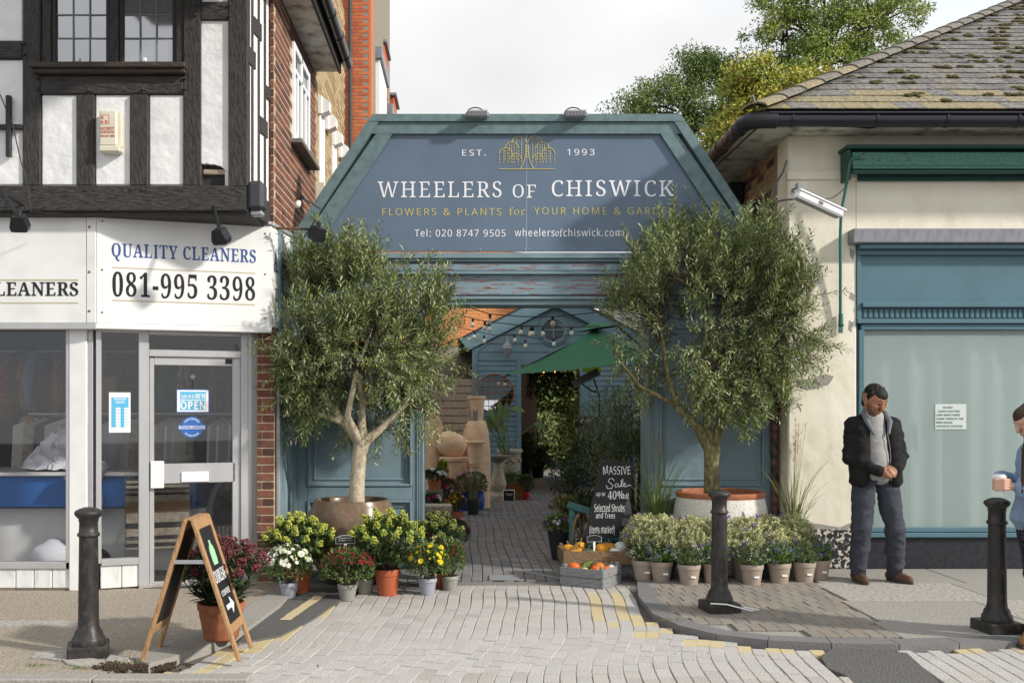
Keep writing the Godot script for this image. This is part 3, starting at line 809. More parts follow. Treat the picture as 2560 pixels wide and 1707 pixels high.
	for r in [[-3.553, 4.417, -3.47, 5.96], [-2.983, 4.417, -2.907, 5.96], [-2.427, 4.417, -2.36, 5.96]]:
		rect("window_post", r, zp - 0.06, zf - 0.018, M.timber_v, h, 0.008)
	# splayed side wall towards the yard
	var p0 := Vector3(-1.823, 0, zf - 0.02)
	var p1 := Vector3(-1.757, 0, -8.929)
	var dv := p1 - p0
	var ln := dv.length()
	var side := Transform3D(Basis(dv / ln, Vector3.UP, (dv / ln).cross(Vector3.UP)), p0)
	var sp := MB.new(); sp.box(Vector3(0.0, 3.3, -0.2), Vector3(ln, 7.0, -0.009)); part("side_plaster", sp, M.plaster_side, h, side)
	for k in 4:
		var u := 0.10 + k * 0.17
		part("side_post", boxm(Vector3(u, 3.25, -0.05), Vector3(u + 0.05, 7.0, 0.0), 0.004), M.timber_v, h, side)
	for q in [[0.0, 4.45, 4.6], [0.16, 4.75, 4.9], [0.33, 3.95, 4.1], [0.5, 4.3, 4.42]]:
		part("side_brace", boxm(Vector3(q[0], q[1], -0.05), Vector3(q[0] + 0.2, q[2], 0.004), 0.006), M.timber_h, h, side)
	part("side_beam", boxm(Vector3(-0.02, 3.19, -0.2), Vector3(ln, 3.40, 0.01), 0.01), M.timber_h, h, side)
	rect("jetty_soffit", [-7.0, 3.17, -1.8, 3.2], zf - 1.2, zf - 0.02, M.timber_h, h)
	# iron wall tie
	rect("wall_tie", [-3.83, 3.65, -3.79, 4.16], zf - 0.01, zf + 0.03, M.black_iron, h)
	rect("wall_tie", [-4.15, 3.88, -3.7, 3.92], zf - 0.012, zf + 0.024, M.black_iron, h)
	var tb := MB.new()
	tb.tube([Vector3(-4.017, 4.643, -8.333) + Vector3(0, 0, 0.02), Vector3(-3.861, 4.888, -8.446)], [0.011], 6)
	tb.tube([Vector3(-4.083, 3.993, -8.333) + Vector3(0, 0, 0.02), Vector3(-3.855, 3.932, -8.446)], [0.011], 6)
	part("tie_rod", tb, M.black_iron, h)
	var wr := MB.new()
	wr.tube([Vector3(-3.836, 4.157, -8.197), Vector3(-3.721, 3.888, -8.197), Vector3(-3.656, 3.593, -8.197), Vector3(-3.615, 3.419, -8.224), Vector3(-3.559, 3.161, -8.17)], [0.005], 5)
	wr.tube([Vector3(-3.559, 3.168, -8.17), Vector3(-3.438, 3.162, -8.224), Vector3(-3.361, 3.173, -8.278)], [0.004], 5)
	part("loose_wire", wr, M.black_plastic, h)
	# alarm box
	var a := thing("alarm_box", "cream security alarm box with red lettering on the white plaster panel", "alarm", Vector3(-2.95, 3.677, zf - 0.02))
	var bw := 0.088; var bh := 0.347
	var ab := MB.new(); ab.box(Vector3(-bw, 0.05, 0), Vector3(bw - 0.03, bh, 0.085), 0.012)
	part("case", ab, M.cream_plastic, a)
	part("strobe", boxm(Vector3(-bw, 0, 0), Vector3(bw, 0.052, 0.095), 0.01), M.cream_plastic, a)
	part("side_cover", boxm(Vector3(bw - 0.035, 0.05, 0), Vector3(bw, bh - 0.01, 0.05), 0.008), M.cream_plastic, a)
	var fs := font("serif", 0, 0, 0.6)
	letters("SECURITY", fs, -bw + 0.01, bw - 0.05, 0.184, 0.206, 0.086, M.red_ink, a)
	letters("SERVICES", fs, -bw + 0.012, bw - 0.05, 0.154, 0.176, 0.086, M.red_ink, a)
	letters("0181-847 4404", fs, -bw + 0.008, bw - 0.045, 0.124, 0.142, 0.086, M.red_ink, a)
	letters("R", fs, -bw + 0.018, -bw + 0.04, 0.272, 0.297, 0.086, M.red_ink, a)
	letters("&", fs, -bw + 0.016, -bw + 0.038, 0.24, 0.262, 0.086, M.red_ink, a)
	letters("R", fs, -bw + 0.048, -bw + 0.072, 0.24, 0.264, 0.086, M.red_ink, a)
	for r in [[-bw + 0.008, 0.305, -bw + 0.084, 0.308], [-bw + 0.008, 0.23, -bw + 0.084, 0.233], [-bw + 0.008, 0.233, -bw + 0.011, 0.305], [-bw + 0.081, 0.233, -bw + 0.084, 0.305]]:
		rect("logo_border", r, 0.085, 0.087, M.red_ink, a, 0.0)
	# corner loudspeaker
	var sb := thing("corner_speaker", "charcoal rounded box speaker on the corner under the timber jetty", "speaker", Vector3(-1.755, 3.211, -8.389))
	var q := MB.new(); q.box(Vector3(-0.068, 0.0, -0.1), Vector3(0.068, 0.245, 0.08), 0.03)
	part("body", q, M.charcoal, sb)
	part("bracket", boxm(Vector3(-0.05, -0.04, -0.06), Vector3(0.05, 0.002, 0.04), 0.01), M.grey_metal, sb)

# lamps over the cleaners sign
func sign_lamp(label: String, root: Vector3, head: Vector3, arm: bool, turn: float) -> void:
	var l := thing("sign_spotlight", label, "spotlight", root, 0.0, "spotlights over the signs")
	var d := head - root
	var t := MB.new()
	if arm:
		t.tube([Vector3.ZERO, d], [0.012], 7)
	else:
		t.tube([Vector3.ZERO, Vector3(0, 0.02, d.z * 0.7), d], [0.014], 7)
	part("arm", t, M.rusty_pipe if arm else M.black_iron, l)
	var hd := MB.new()
	var xf := Transform3D(Basis.from_euler(Vector3(0.5, turn, 0.0)), d)
	var pr := PackedVector2Array([Vector2(-0.045, 0.02), Vector2(0.045, 0.02), Vector2(0.07, -0.065), Vector2(0.06, -0.1), Vector2(-0.06, -0.1), Vector2(-0.07, -0.065)])
	hd.prism(pr, -0.04, 0.05, xf)
	part("lamp_head", hd, M.black_plastic, l)
	part("bracket", boxm(Vector3(-0.02, 0.0, -0.02), Vector3(0.02, 0.06, 0.02), 0.005), M.black_plastic, l, Transform3D(Basis.IDENTITY, d + Vector3(0, 0.005, 0)))
	part("lens", boxm(Vector3(-0.05, -0.106, -0.035), Vector3(0.05, -0.099, 0.042), 0.002), M.upvc_glass, l, xf)

func cleaners_sign() -> void:
	var s := thing("cleaners_fascia_sign", "white cleaners fascia sign with blue and black lettering wrapping round the shop corner", "sign", Vector3(-3.13, 2.28, -8.446))
	var o := s.position
	var f := Node3D.new(); f.name = "left_board"; s.add_child(f)
	# straight board, running off to the left
	var z := 0.0
	rect("board", [-3.5, 0.0, -0.084, 0.91], -0.06, -0.004, M.white_panel, f, 0.004)
	rect("corner_strip", [-0.08, 0.0, 0.0, 0.915], -0.06, 0.0, M.white_panel, f, 0.004)
	rect("cap", [-3.5, 0.912, 0.01, 0.945], -0.3, 0.025, M.aluminium, f)
	rect("lower_trim", [-3.5, -0.055, 0.005, -0.002], -0.1, 0.012, M.aluminium, f)
	var sf := font("serif", 2, 0, 0.9)
	var lf := letters("CLEANERS", sf, -4.084 + 3.13, -3.28 + 3.13, 2.506 - 2.28, 2.624 - 2.28, -0.002, M.black_ink, f)
	rect("gold_line", [-3.0, 2.638 - 2.28, -3.28 + 3.13, 2.648 - 2.28], -0.004, -0.001, M.gold_line, f, 0)
	rect("gold_line", [-3.0, 2.445 - 2.28, -3.28 + 3.13, 2.454 - 2.28], -0.004, -0.001, M.gold_line, f, 0)
	for y in [0.1, 0.43, 0.81]:
		part("rusty_screw", boxm(Vector3(-0.009, -0.009, 0), Vector3(0.009, 0.009, 0.006), 0.003), M.rust, f, Transform3D(Basis.IDENTITY, Vector3(-0.055, y, 0.0)))
	# angled board
	var g := Node3D.new(); g.name = "angled_board"; s.add_child(g)
	g.rotation.y = 0.3157
	var L := 1.462
	rect("board", [0.004, 0.0, L, 0.905], -0.06, 0.0, M.white_panel, g, 0.004)
	rect("cap", [0.0, 0.908, L + 0.01, 0.938], -0.3, 0.025, M.aluminium, g)
	rect("lower_trim", [0.0, -0.05, L + 0.01, -0.002], -0.12, 0.012, M.white_panel, g)
	var y0 := -2.28
	letters("QUALITY CLEANERS", font("serif", 3, 0, 0.35), 0.126, 1.332, 2.809 + y0, 2.962 + y0, 0.0015, M.blue_ink, g)
	letters("081-995 3398", font("serif", 4, 0, 1.2), 0.132, 1.325, 2.504 + y0, 2.721 + y0, 0.0015, M.black_ink, g)
	rect("gold_line", [0.129, 2.75 + y0, 1.325, 2.758 + y0], 0, 0.003, M.gold_line, g, 0)
	rect("gold_line", [0.129, 2.471 + y0, 1.325, 2.48 + y0], 0, 0.003, M.gold_line, g, 0)
	for p in [[0.05, 0.86], [0.05, 0.45], [0.05, 0.09], [L - 0.05, 0.83], [L - 0.05, 0.47], [L - 0.05, 0.08]]:
		part("rusty_screw", boxm(Vector3(-0.007, -0.007, 0), Vector3(0.007, 0.007, 0.006), 0.003), M.rust, g, Transform3D(Basis.IDENTITY, Vector3(p[0], p[1], 0.0)))
	# return along the side
	var r := Node3D.new(); r.name = "side_board"; s.add_child(r)
	r.position = Vector3(1.397, 0, -0.46)
	r.rotation.y = 1.45
	rect("board", [0.004, -0.0, 0.56, 0.9], -0.03, 0.0, M.white_panel, r)
	rect("cap", [0.0, 0.903, 0.57, 0.933], -0.2, 0.02, M.aluminium, r)
	letters("ARONS", font("serif", 3, 0, 0.35), 0.07, 0.53, 0.5, 0.72, 0.0015, M.blue_ink, r)
	rect("gold_line", [0.07, 0.42, 0.53, 0.428], 0, 0.003, M.gold_line, r, 0)
	letters("INVIS", font("serif", 3, 0, 0.6), 0.1, 0.5, 0.24, 0.36, 0.0015, M.black_ink, r)
	rect("underside", [-3.5, -0.004, -0.09, 0.0], -0.4, -0.06, M.white_panel, f)
	sign_lamp("small black spotlight over the left end of the cleaners sign", Vector3(-3.697, 3.253, -8.333), Vector3(-3.519, 3.054, -7.862), false, 0.1)
	sign_lamp("black spotlight hanging over the telephone number of the cleaners sign", Vector3(-2.1, 3.215, -8.621), Vector3(-2.023, 3.009, -8.197), false, -0.35)
	sign_lamp("black spotlight on a rusty horizontal rod in front of the gate sign", Vector3(-1.678, 3.15, -8.834), Vector3(-1.304, 3.14, -8.834), true, 0.9)

func shop_frame(r: Array, z0: float, z1: float, p: Node, nm := "frame") -> void:
	rect(nm, r, z0, z1, M.aluminium, p, 0.004)

func cleaners_shopfront() -> void:
	var z := -8.562
	var s := thing("cleaners_shopfront", "aluminium shopfront of the dry cleaners with glass door and white boarded base", "shopfront", Vector3(-3.18, 0, z))
	# straight part
	var a := Node3D.new(); a.name = "front_window"; s.add_child(a)
	var x := 3.18
	rect("pane", [-3.0, 0.245, -3.421 + x, 2.224], -0.006, 0.0, M.glass, a, 0)
	for r in [[-3.0, 2.224, -3.421 + x, 2.272], [-3.0, 0.187, -3.39 + x, 0.245], [-3.421 + x, 0.187, -3.39 + x, 2.279]]:
		shop_frame(r, -0.05, 0.03, a)
	rect("corner_post", [-3.39 + x, 0.0, -3.24 + x, 2.3], -0.06, 0.035, M.white_panel, a, 0.006)
	rect("post_trim", [-3.24 + x + 0.002, 0.0, -3.195 + x, 2.3], -0.06, 0.012, M.aluminium, a)
	for k in 7:
		var bx := -3.39 + x - 0.155 * (k + 1)
		rect("base_board", [bx + 0.003, 0.02, bx + 0.152, 0.187], -0.04, 0.012 + rng.randf() * 0.004, M.white_board, a, 0.006)
	rect("base_rail", [-3.0, 0.0, -3.39 + x, 0.022], -0.06, 0.0, M.mortar_grey, a)
	# angled part
	var g := Node3D.new(); g.name = "angled_front"; s.add_child(g)
	g.rotation.y = 0.3683
	rect("pane", [0.051, 0.265, 0.354, 2.209], -0.006, 0.0, M.glass, g, 0)
	for r in [[0.006, 0.23, 0.051, 2.273], [0.354, -0.041, 0.441, 2.284], [0.051, 2.209, 0.354, 2.278], [0.051, 0.206, 0.354, 0.265], [0.441, 2.198, 1.228, 2.297], [0.441, 2.01, 1.228, 2.07], [1.228, -0.098, 1.292, 2.31], [1.292, -0.102, 1.328, 2.311]]:
		shop_frame(r, -0.05, 0.03, g)
	rect("corner_post", [1.328, 0.0, 1.389, 2.3], -0.08, 0.0, M.aluminium, g)
	rect("transom_pane", [0.441, 2.07, 1.228, 2.198], -0.006, 0.0, M.glass, g, 0)
	for k in 2:
		rect("base_board", [0.044 + 0.172 * k, 0.01, 0.044 + 0.172 * k + 0.168, 0.206], -0.04, 0.012, M.white_board, g, 0.006)
	rect("step", [0.354, -0.02, 1.371, 0.03], -0.1, 0.05, M.concrete_pale, g)
	# door
	var d := Node3D.new(); d.name = "door"; g.add_child(d)
	for r in [[0.444, -0.011, 0.484, 2.003], [0.484, 1.936, 1.185, 2.01], [0.484, 0.897, 1.185, 1.071], [0.484, -0.035, 1.185, 0.04], [1.157, -0.058, 1.228, 2.017]]:
		shop_frame(r, -0.045, 0.006, d, "door_frame")
	rect("upper_pane", [0.484, 1.071, 1.157, 1.935], -0.026, -0.02, M.glass, d, 0)
	rect("lower_pane", [0.484, 0.041, 1.157, 0.898], -0.026, -0.02, M.glass, d, 0)
	rect("push_plate", [0.451, 0.861, 0.564, 1.098], 0.006, 0.05, M.white_panel, d, 0.006)
	rect("letterbox", [0.713, 0.908, 0.947, 0.997], 0.006, 0.022, M.white_upvc, d, 0.005)
	rect("door_label", [1.094, 1.954, 1.157, 2.001], 0.006, 0.008, M.black_ink, d, 0)
	# interior
	var rm := thing("cleaners_interior", "dim room behind the dry cleaners window", "room")
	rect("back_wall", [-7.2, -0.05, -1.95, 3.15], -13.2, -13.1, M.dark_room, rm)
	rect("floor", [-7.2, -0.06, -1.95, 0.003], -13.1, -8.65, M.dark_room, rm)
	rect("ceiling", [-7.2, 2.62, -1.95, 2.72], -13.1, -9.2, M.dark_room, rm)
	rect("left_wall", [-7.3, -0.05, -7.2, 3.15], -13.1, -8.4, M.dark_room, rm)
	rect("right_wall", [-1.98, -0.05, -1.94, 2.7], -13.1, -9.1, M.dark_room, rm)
	var ct := thing("shop_counter", "blue and white counter inside the cleaners under the heap of laundry", "counter")
	rect("blue_front", [-6.5, 0.62, -2.55, 0.92], -10.2, -9.45, M.counter_blue, ct, 0.01)
	rect("white_base", [-6.5, 0.0, -2.5, 0.6], -10.2, -9.6, M.white_panel, ct, 0.006)
	rect("top", [-6.5, 0.92, -2.53, 0.955], -10.25, -9.4, M.white_panel, ct, 0.006)
	rect("end_trim", [-3.62, 0.6, -3.55, 0.93], -9.45, -9.435, M.aluminium, ct)
	var lb := MB.new()
	var cn := noise(FastNoiseLite.TYPE_SIMPLEX_SMOOTH, 5.0, 3, 51)
	cn.fractal_type = FastNoiseLite.FRACTAL_RIDGED
	var cl := func(u: float, v: float) -> Vector3:
		var r := Vector2(u, v).length()
		var hgt := 0.3 * maxf(0.0, 1.0 - pow(r, 1.6))
		var p := Vector3(-3.92 + u * 0.42, 0.957 + hgt, -9.76 + v * 0.28)
		var k := cn.get_noise_3d(p.x, p.y * 0.7, p.z)
		return p + Vector3(0.05 * cn.get_noise_3d(p.z, p.x, 3.0), 0.09 * (k + 0.4) * (0.3 + hgt * 3.0), 0.05 * cn.get_noise_3d(p.x, 7.0, p.z))
	for ka in 44:
		for kc in 44:
			var u := ka / 22.0 - 1.0; var v := kc / 22.0 - 1.0
			if Vector2(u, v).length() < 1.05:
				lb.quad(cl.call(u, v), cl.call(u + 1 / 22.0, v), cl.call(u + 1 / 22.0, v + 1 / 22.0), cl.call(u, v + 1 / 22.0), Vector3.UP)
	for k in 7:
		lb.blob(Vector3(-3.55 + rng.randf_range(-0.1, 0.1), 0.98 - k * 0.07, -9.37 + rng.randf_range(-0.03, 0.03)), Vector3(0.12 - k * 0.008, 0.09, 0.05), 10, 7, 0.2, k + 30, Basis.from_euler(Vector3(0, rng.randf(), rng.randf_range(-0.4, 0.4))))
	solo("laundry_heap", lb, M.cloth_white, "heap of crumpled white laundry on the blue counter", "laundry")
	var sp := thing("person", "dim figure bent over behind the laundry inside the cleaners", "person", Vector3(-4.55, 0, -10.55))
	part("body", net(head_bones(Vector3(-0.02, 1.4, 0.12), Vector3(0.5, -0.5, 0.7).normalized(), Vector3(0.25, 0.85, 0.45).normalized()) + [[Vector3(0, 1.3, 0.03), Vector3(0, 1.2, 0), 0.05, 0.06], [Vector3(0, 1.2, 0), Vector3(0, 0.1, 0), 0.1, 0.1], [Vector3(-0.16, 1.18, 0), Vector3(0.05, 0.98, 0.3), 0.05, 0.035]], 0.014, 0.02), M.skin_tan, sp)
	part("dark_top", net([[Vector3(-0.15, 1.18, 0), Vector3(0.15, 1.18, 0), 0.08, 0.08], [Vector3(0, 1.15, 0), Vector3(0, 0.8, 0), 0.15, 0.15], [Vector3(-0.17, 1.16, 0), Vector3(-0.15, 0.95, 0.15), 0.06, 0.05]], 0.02, 0.03), M.cloth_dark, sp)
	part("hair", net([[Vector3(-0.03, 1.45, 0.1), Vector3(-0.06, 1.42, 0.05), 0.085, 0.08]], 0.016, 0.02), M.hair_black, sp)
	part("trousers", net([[Vector3(-0.08, 0.8, 0), Vector3(-0.08, 0.05, 0), 0.1, 0.07], [Vector3(0.08, 0.8, 0), Vector3(0.08, 0.05, 0), 0.1, 0.07]], 0.025, 0.03), M.cloth_dark, sp)
	var rk := thing("clothes_rail", "rail of plastic covered garments inside the cleaners window", "clothes rail", Vector3(-3.1, 0, -10.4))
	var rb := MB.new()
	rb.tube([Vector3(-1.5, 1.5, 0), Vector3(1.0, 1.5, 0)], [0.014], 6)
	for u in [-1.5, -0.25, 1.0]:
		rb.tube([Vector3(u, 0, 0), Vector3(u, 1.5, 0)], [0.014], 6)
	part("rail", rb, M.aluminium, rk)
	for k in 22:
		var gm := MB.new()
		var pr := PackedVector2Array([Vector2(0.0, 1.46), Vector2(0.2, 1.38), Vector2(0.23, 0.75 - 0.2 * rng.randf()), Vector2(-0.23, 0.72), Vector2(-0.2, 1.38)])
		gm.prism(pr, -0.02, 0.02, Transform3D(Basis(Vector3.UP, 0.75 + rng.randf_range(-0.25, 0.25)), Vector3(-1.4 + k * 0.11, 0, 0)))
		part("garment", gm, [M.cloth_grey, M.stone, M.cloth_dark, M.cloth_grey, M.cloth_white][k % 5], rk)
	rk = thing("clothes_rail", "high rail of dark and coloured garments at the back of the cleaners", "clothes rail", Vector3(-3.3, 0, -11.3))
	rb = MB.new()
	rb.tube([Vector3(-2.2, 2.2, 0), Vector3(1.2, 2.2, 0)], [0.014], 6)
	for u in [-2.2, 1.2]:
		rb.tube([Vector3(u, 0, 0), Vector3(u, 2.2, 0)], [0.014], 6)
	part("rail", rb, M.aluminium, rk)
	for k in 30:
		var gm := MB.new()
		gm.blob(Vector3(-2.1 + k * 0.11, 1.75 + 0.1 * rng.randf(), 0), Vector3(0.07, 0.38, 0.24), 9, 7, 0.12, k, Basis(Vector3.UP, rng.randf_range(-0.6, 0.6)))
		part("garment", gm, [M.cloth_dark, M.denim, M.cloth_dark, M.cloth_grey, M.terracotta_old, M.green_metal, M.cloth_dark][rng.randi() % 7], rk)
	for q in [["white laundry sack on the floor under the shop window", -3.75, -9.1, 0.22, "cloth_white"], ["dark laundry sack on the floor beside the white sack", -3.45, -9.2, 0.17, "cloth_dark"]]:
		var sk := MB.new()
		sk.blob(Vector3(0, q[3] * 0.8, 0), Vector3(q[3], q[3] * 0.8, q[3] * 0.8), 20, 14, 0.08, 3)
		solo("laundry_sack", sk, M[q[4]], q[0], "sack", "", Vector3(q[1], 0.01, q[2]))
	var bg := thing("striped_blanket_bag", "striped patterned blanket in a clear bag hanging in the narrow shop window", "blanket", Vector3(-3.02, 0.28, -9.05), 0.37)
	var yy := 0.0
	for q in [[0.02, "stone"], [0.035, "cloth_dark"], [0.03, "stone"], [0.035, "cloth_dark"], [0.07, "stone"], [0.05, "cloth_dark"], [0.09, "stone"], [0.10, "cardboard"], [0.06, "stone"], [0.02, "cloth_dark"], [0.025, "stone"], [0.02, "cloth_dark"], [0.025, "stone"], [0.02, "cloth_dark"], [0.025, "stone"], [0.02, "cloth_dark"]]:
		rect("stripe", [-0.06, yy, 0.5, yy + q[0]], -0.1, 0.04, M[q[1]], bg, 0.004)
		yy += q[0]
	rect("clear_cover", [-0.08, -0.12, 0.54, 0.86], 0.05, 0.056, M.glass, bg, 0)
	var bx := solo("carton", boxm(Vector3(-0.25, 0, -0.2), Vector3(0.25, 0.4, 0.2), 0.01), M.cardboard, "brown cardboard carton on a shelf inside the cleaners", "box", "", Vector3(-4.0, 1.5, -10.9))
	rect("shelf_board", [-0.7, -0.04, 0.7, -0.003], -0.3, 0.3, M.fence_wood, bx)
	rect("shelf_leg", [-0.6, -1.5, -0.55, -0.04], -0.2, -0.15, M.fence_wood, bx)
	rect("shelf_leg", [0.55, -1.5, 0.6, -0.04], -0.2, -0.15, M.fence_wood, bx)
	var arc := MB.new()
	var pts := []
	for k in 10:
		var t := PI * 0.5 * k / 9.0
		pts.push_back(Vector3(-0.40 * cos(t), 0.55 + 0.40 * sin(t), 0))
	arc.tube([Vector3(-0.40, 0.0, 0)] + pts, [0.035], 8)
	var chair := thing("curved_chair", "grey curved plastic chair seen through the lower door glass", "chair", Vector3(-2.1, 0.01, -9.75))
	part("frame", arc, M.grey_metal, chair)
	rect("seat_panel", [-0.36, 0.0, 0.02, 0.55], -0.15, -0.02, M.cloth_dark, chair, 0.02)
	for k in 8:
		rect("grille_bar", [-0.32 + k * 0.04, 0.1, -0.30 + k * 0.04, 0.4], -0.02, -0.005, M.grey_metal, chair, 0.002)
	# notices on the glass
	var bh := thing("business_hours_poster", "blue and white business hours card in the narrow shop window", "poster", Vector3(-3.18, 0, z), 0.3683)
	rect("card", [0.112, 1.349, 0.288, 1.695], 0.003, 0.006, M.paper_white, bh, 0)
	rect("print", [0.131, 1.394, 0.272, 1.653], 0.006, 0.0075, M.poster_blue, bh, 0)
	var sb := font("sans", 1, 0, 1.0)
	letters("BUSINESS", sb, 0.154, 0.252, 1.629, 1.646, 0.0075, M.paper_white, bh)
	letters("HOURS", sb, 0.167, 0.239, 1.601, 1.62, 0.0075, M.paper_white, bh)
	for k in 7:
		var yk := 1.563 - k * 0.0262
		rect("time_box", [0.167, yk - 0.02, 0.206, yk], 0.0075, 0.0085, M.paper_white, bh, 0)
		rect("time_box", [0.236, yk - 0.02, 0.272, yk], 0.0075, 0.0085, M.paper_white, bh, 0)
	var op := thing("open_sign", "blue and white open sign hanging inside the shop door", "sign", Vector3(-3.18, 0, z), 0.3683)
	rect("board", [0.672, 1.521, 0.954, 1.726], -0.012, -0.006, M.badge_blue, op, 0)
	rect("border", [0.679, 1.528, 0.947, 1.719], -0.006, -0.0045, M.paper_white, op, 0)
	rect("field", [0.703, 1.542, 0.926, 1.705], -0.0045, -0.003, M.poster_blue, op, 0)
	letters("Come On In", font("serif", 0, 0.25, 0.5), 0.71, 0.823, 1.641, 1.684, -0.002, M.paper_white, op)
	letters("WE'RE", sb, 0.83, 0.923, 1.645, 1.687, -0.002, M.paper_white, op)
	rect("rule", [0.703, 1.627, 0.926, 1.634], -0.003, -0.0015, M.paper_white, op, 0)
	letters("OPEN", font("sans", 1, 0, 2.0), 0.706, 0.923, 1.549, 1.62, -0.002, M.paper_white, op)
	var tc := MB.new(); tc.tube([Vector3(0.812, 1.73, -0.009), Vector3(0.812, 1.826, -0.009)], [0.003], 5)
	part("string", tc, M.black_iron, op)
	part("sucker", boxm(Vector3(-0.02, -0.02, -0.012), Vector3(0.02, 0.02, 0.0), 0.008), M.upvc_glass, op, Transform3D(Basis(Vector3.BACK, 0.78), Vector3(0.812, 1.836, -0.006)))
	var md := thing("drycleaner_badge", "round blue certified master drycleaner badge on the shop door glass", "sticker", Vector3(-3.18, 0, z), 0.3683)
	var disc := MB.new()
	var prf := PackedVector2Array()
	for k in 72:
		var rr := 0.094 + (0.004 if k % 2 else 0.0)
		prf.push_back(Vector2(cos(TAU * k / 72.0) * rr, sin(TAU * k / 72.0) * rr))
	disc.prism(prf, 0, 0.002, Transform3D(Basis.IDENTITY, Vector3(0.806, 1.39, -0.016)))
	part("disc", disc, M.badge_blue, md)
	rect("band", [0.686, 1.369, 0.926, 1.411], -0.014, -0.0125, M.badge_blue, md, 0)
	letters("MASTER DRYCLEANER", font("serif", 0, 0, 0.6), 0.693, 0.919, 1.374, 1.404, -0.012, M.paper_white, md)
	var cf := "CERTIFIED"; var sr := "SANITONE"
	for k in 9:
		var an := PI * 0.5 + (4 - k) * 0.22
		var lt := letters(cf[k], sb, -0.006, 0.006, -0.007, 0.007, 0, M.paper_white, md)
		lt.transform = Transform3D(Basis(Vector3.BACK, an - PI * 0.5), Vector3(0.806 + cos(an) * 0.075, 1.39 + sin(an) * 0.075, -0.0125)) * lt.transform
	for k in 8:
		var an := -PI * 0.5 + (k - 3.5) * 0.22
		var lt := letters(sr[k], sb, -0.006, 0.006, -0.007, 0.007, 0, M.paper_white, md)
		lt.transform = Transform3D(Basis(Vector3.BACK, an + PI * 0.5), Vector3(0.806 + cos(an) * 0.075, 1.39 + sin(an) * 0.075, -0.0125)) * lt.transform

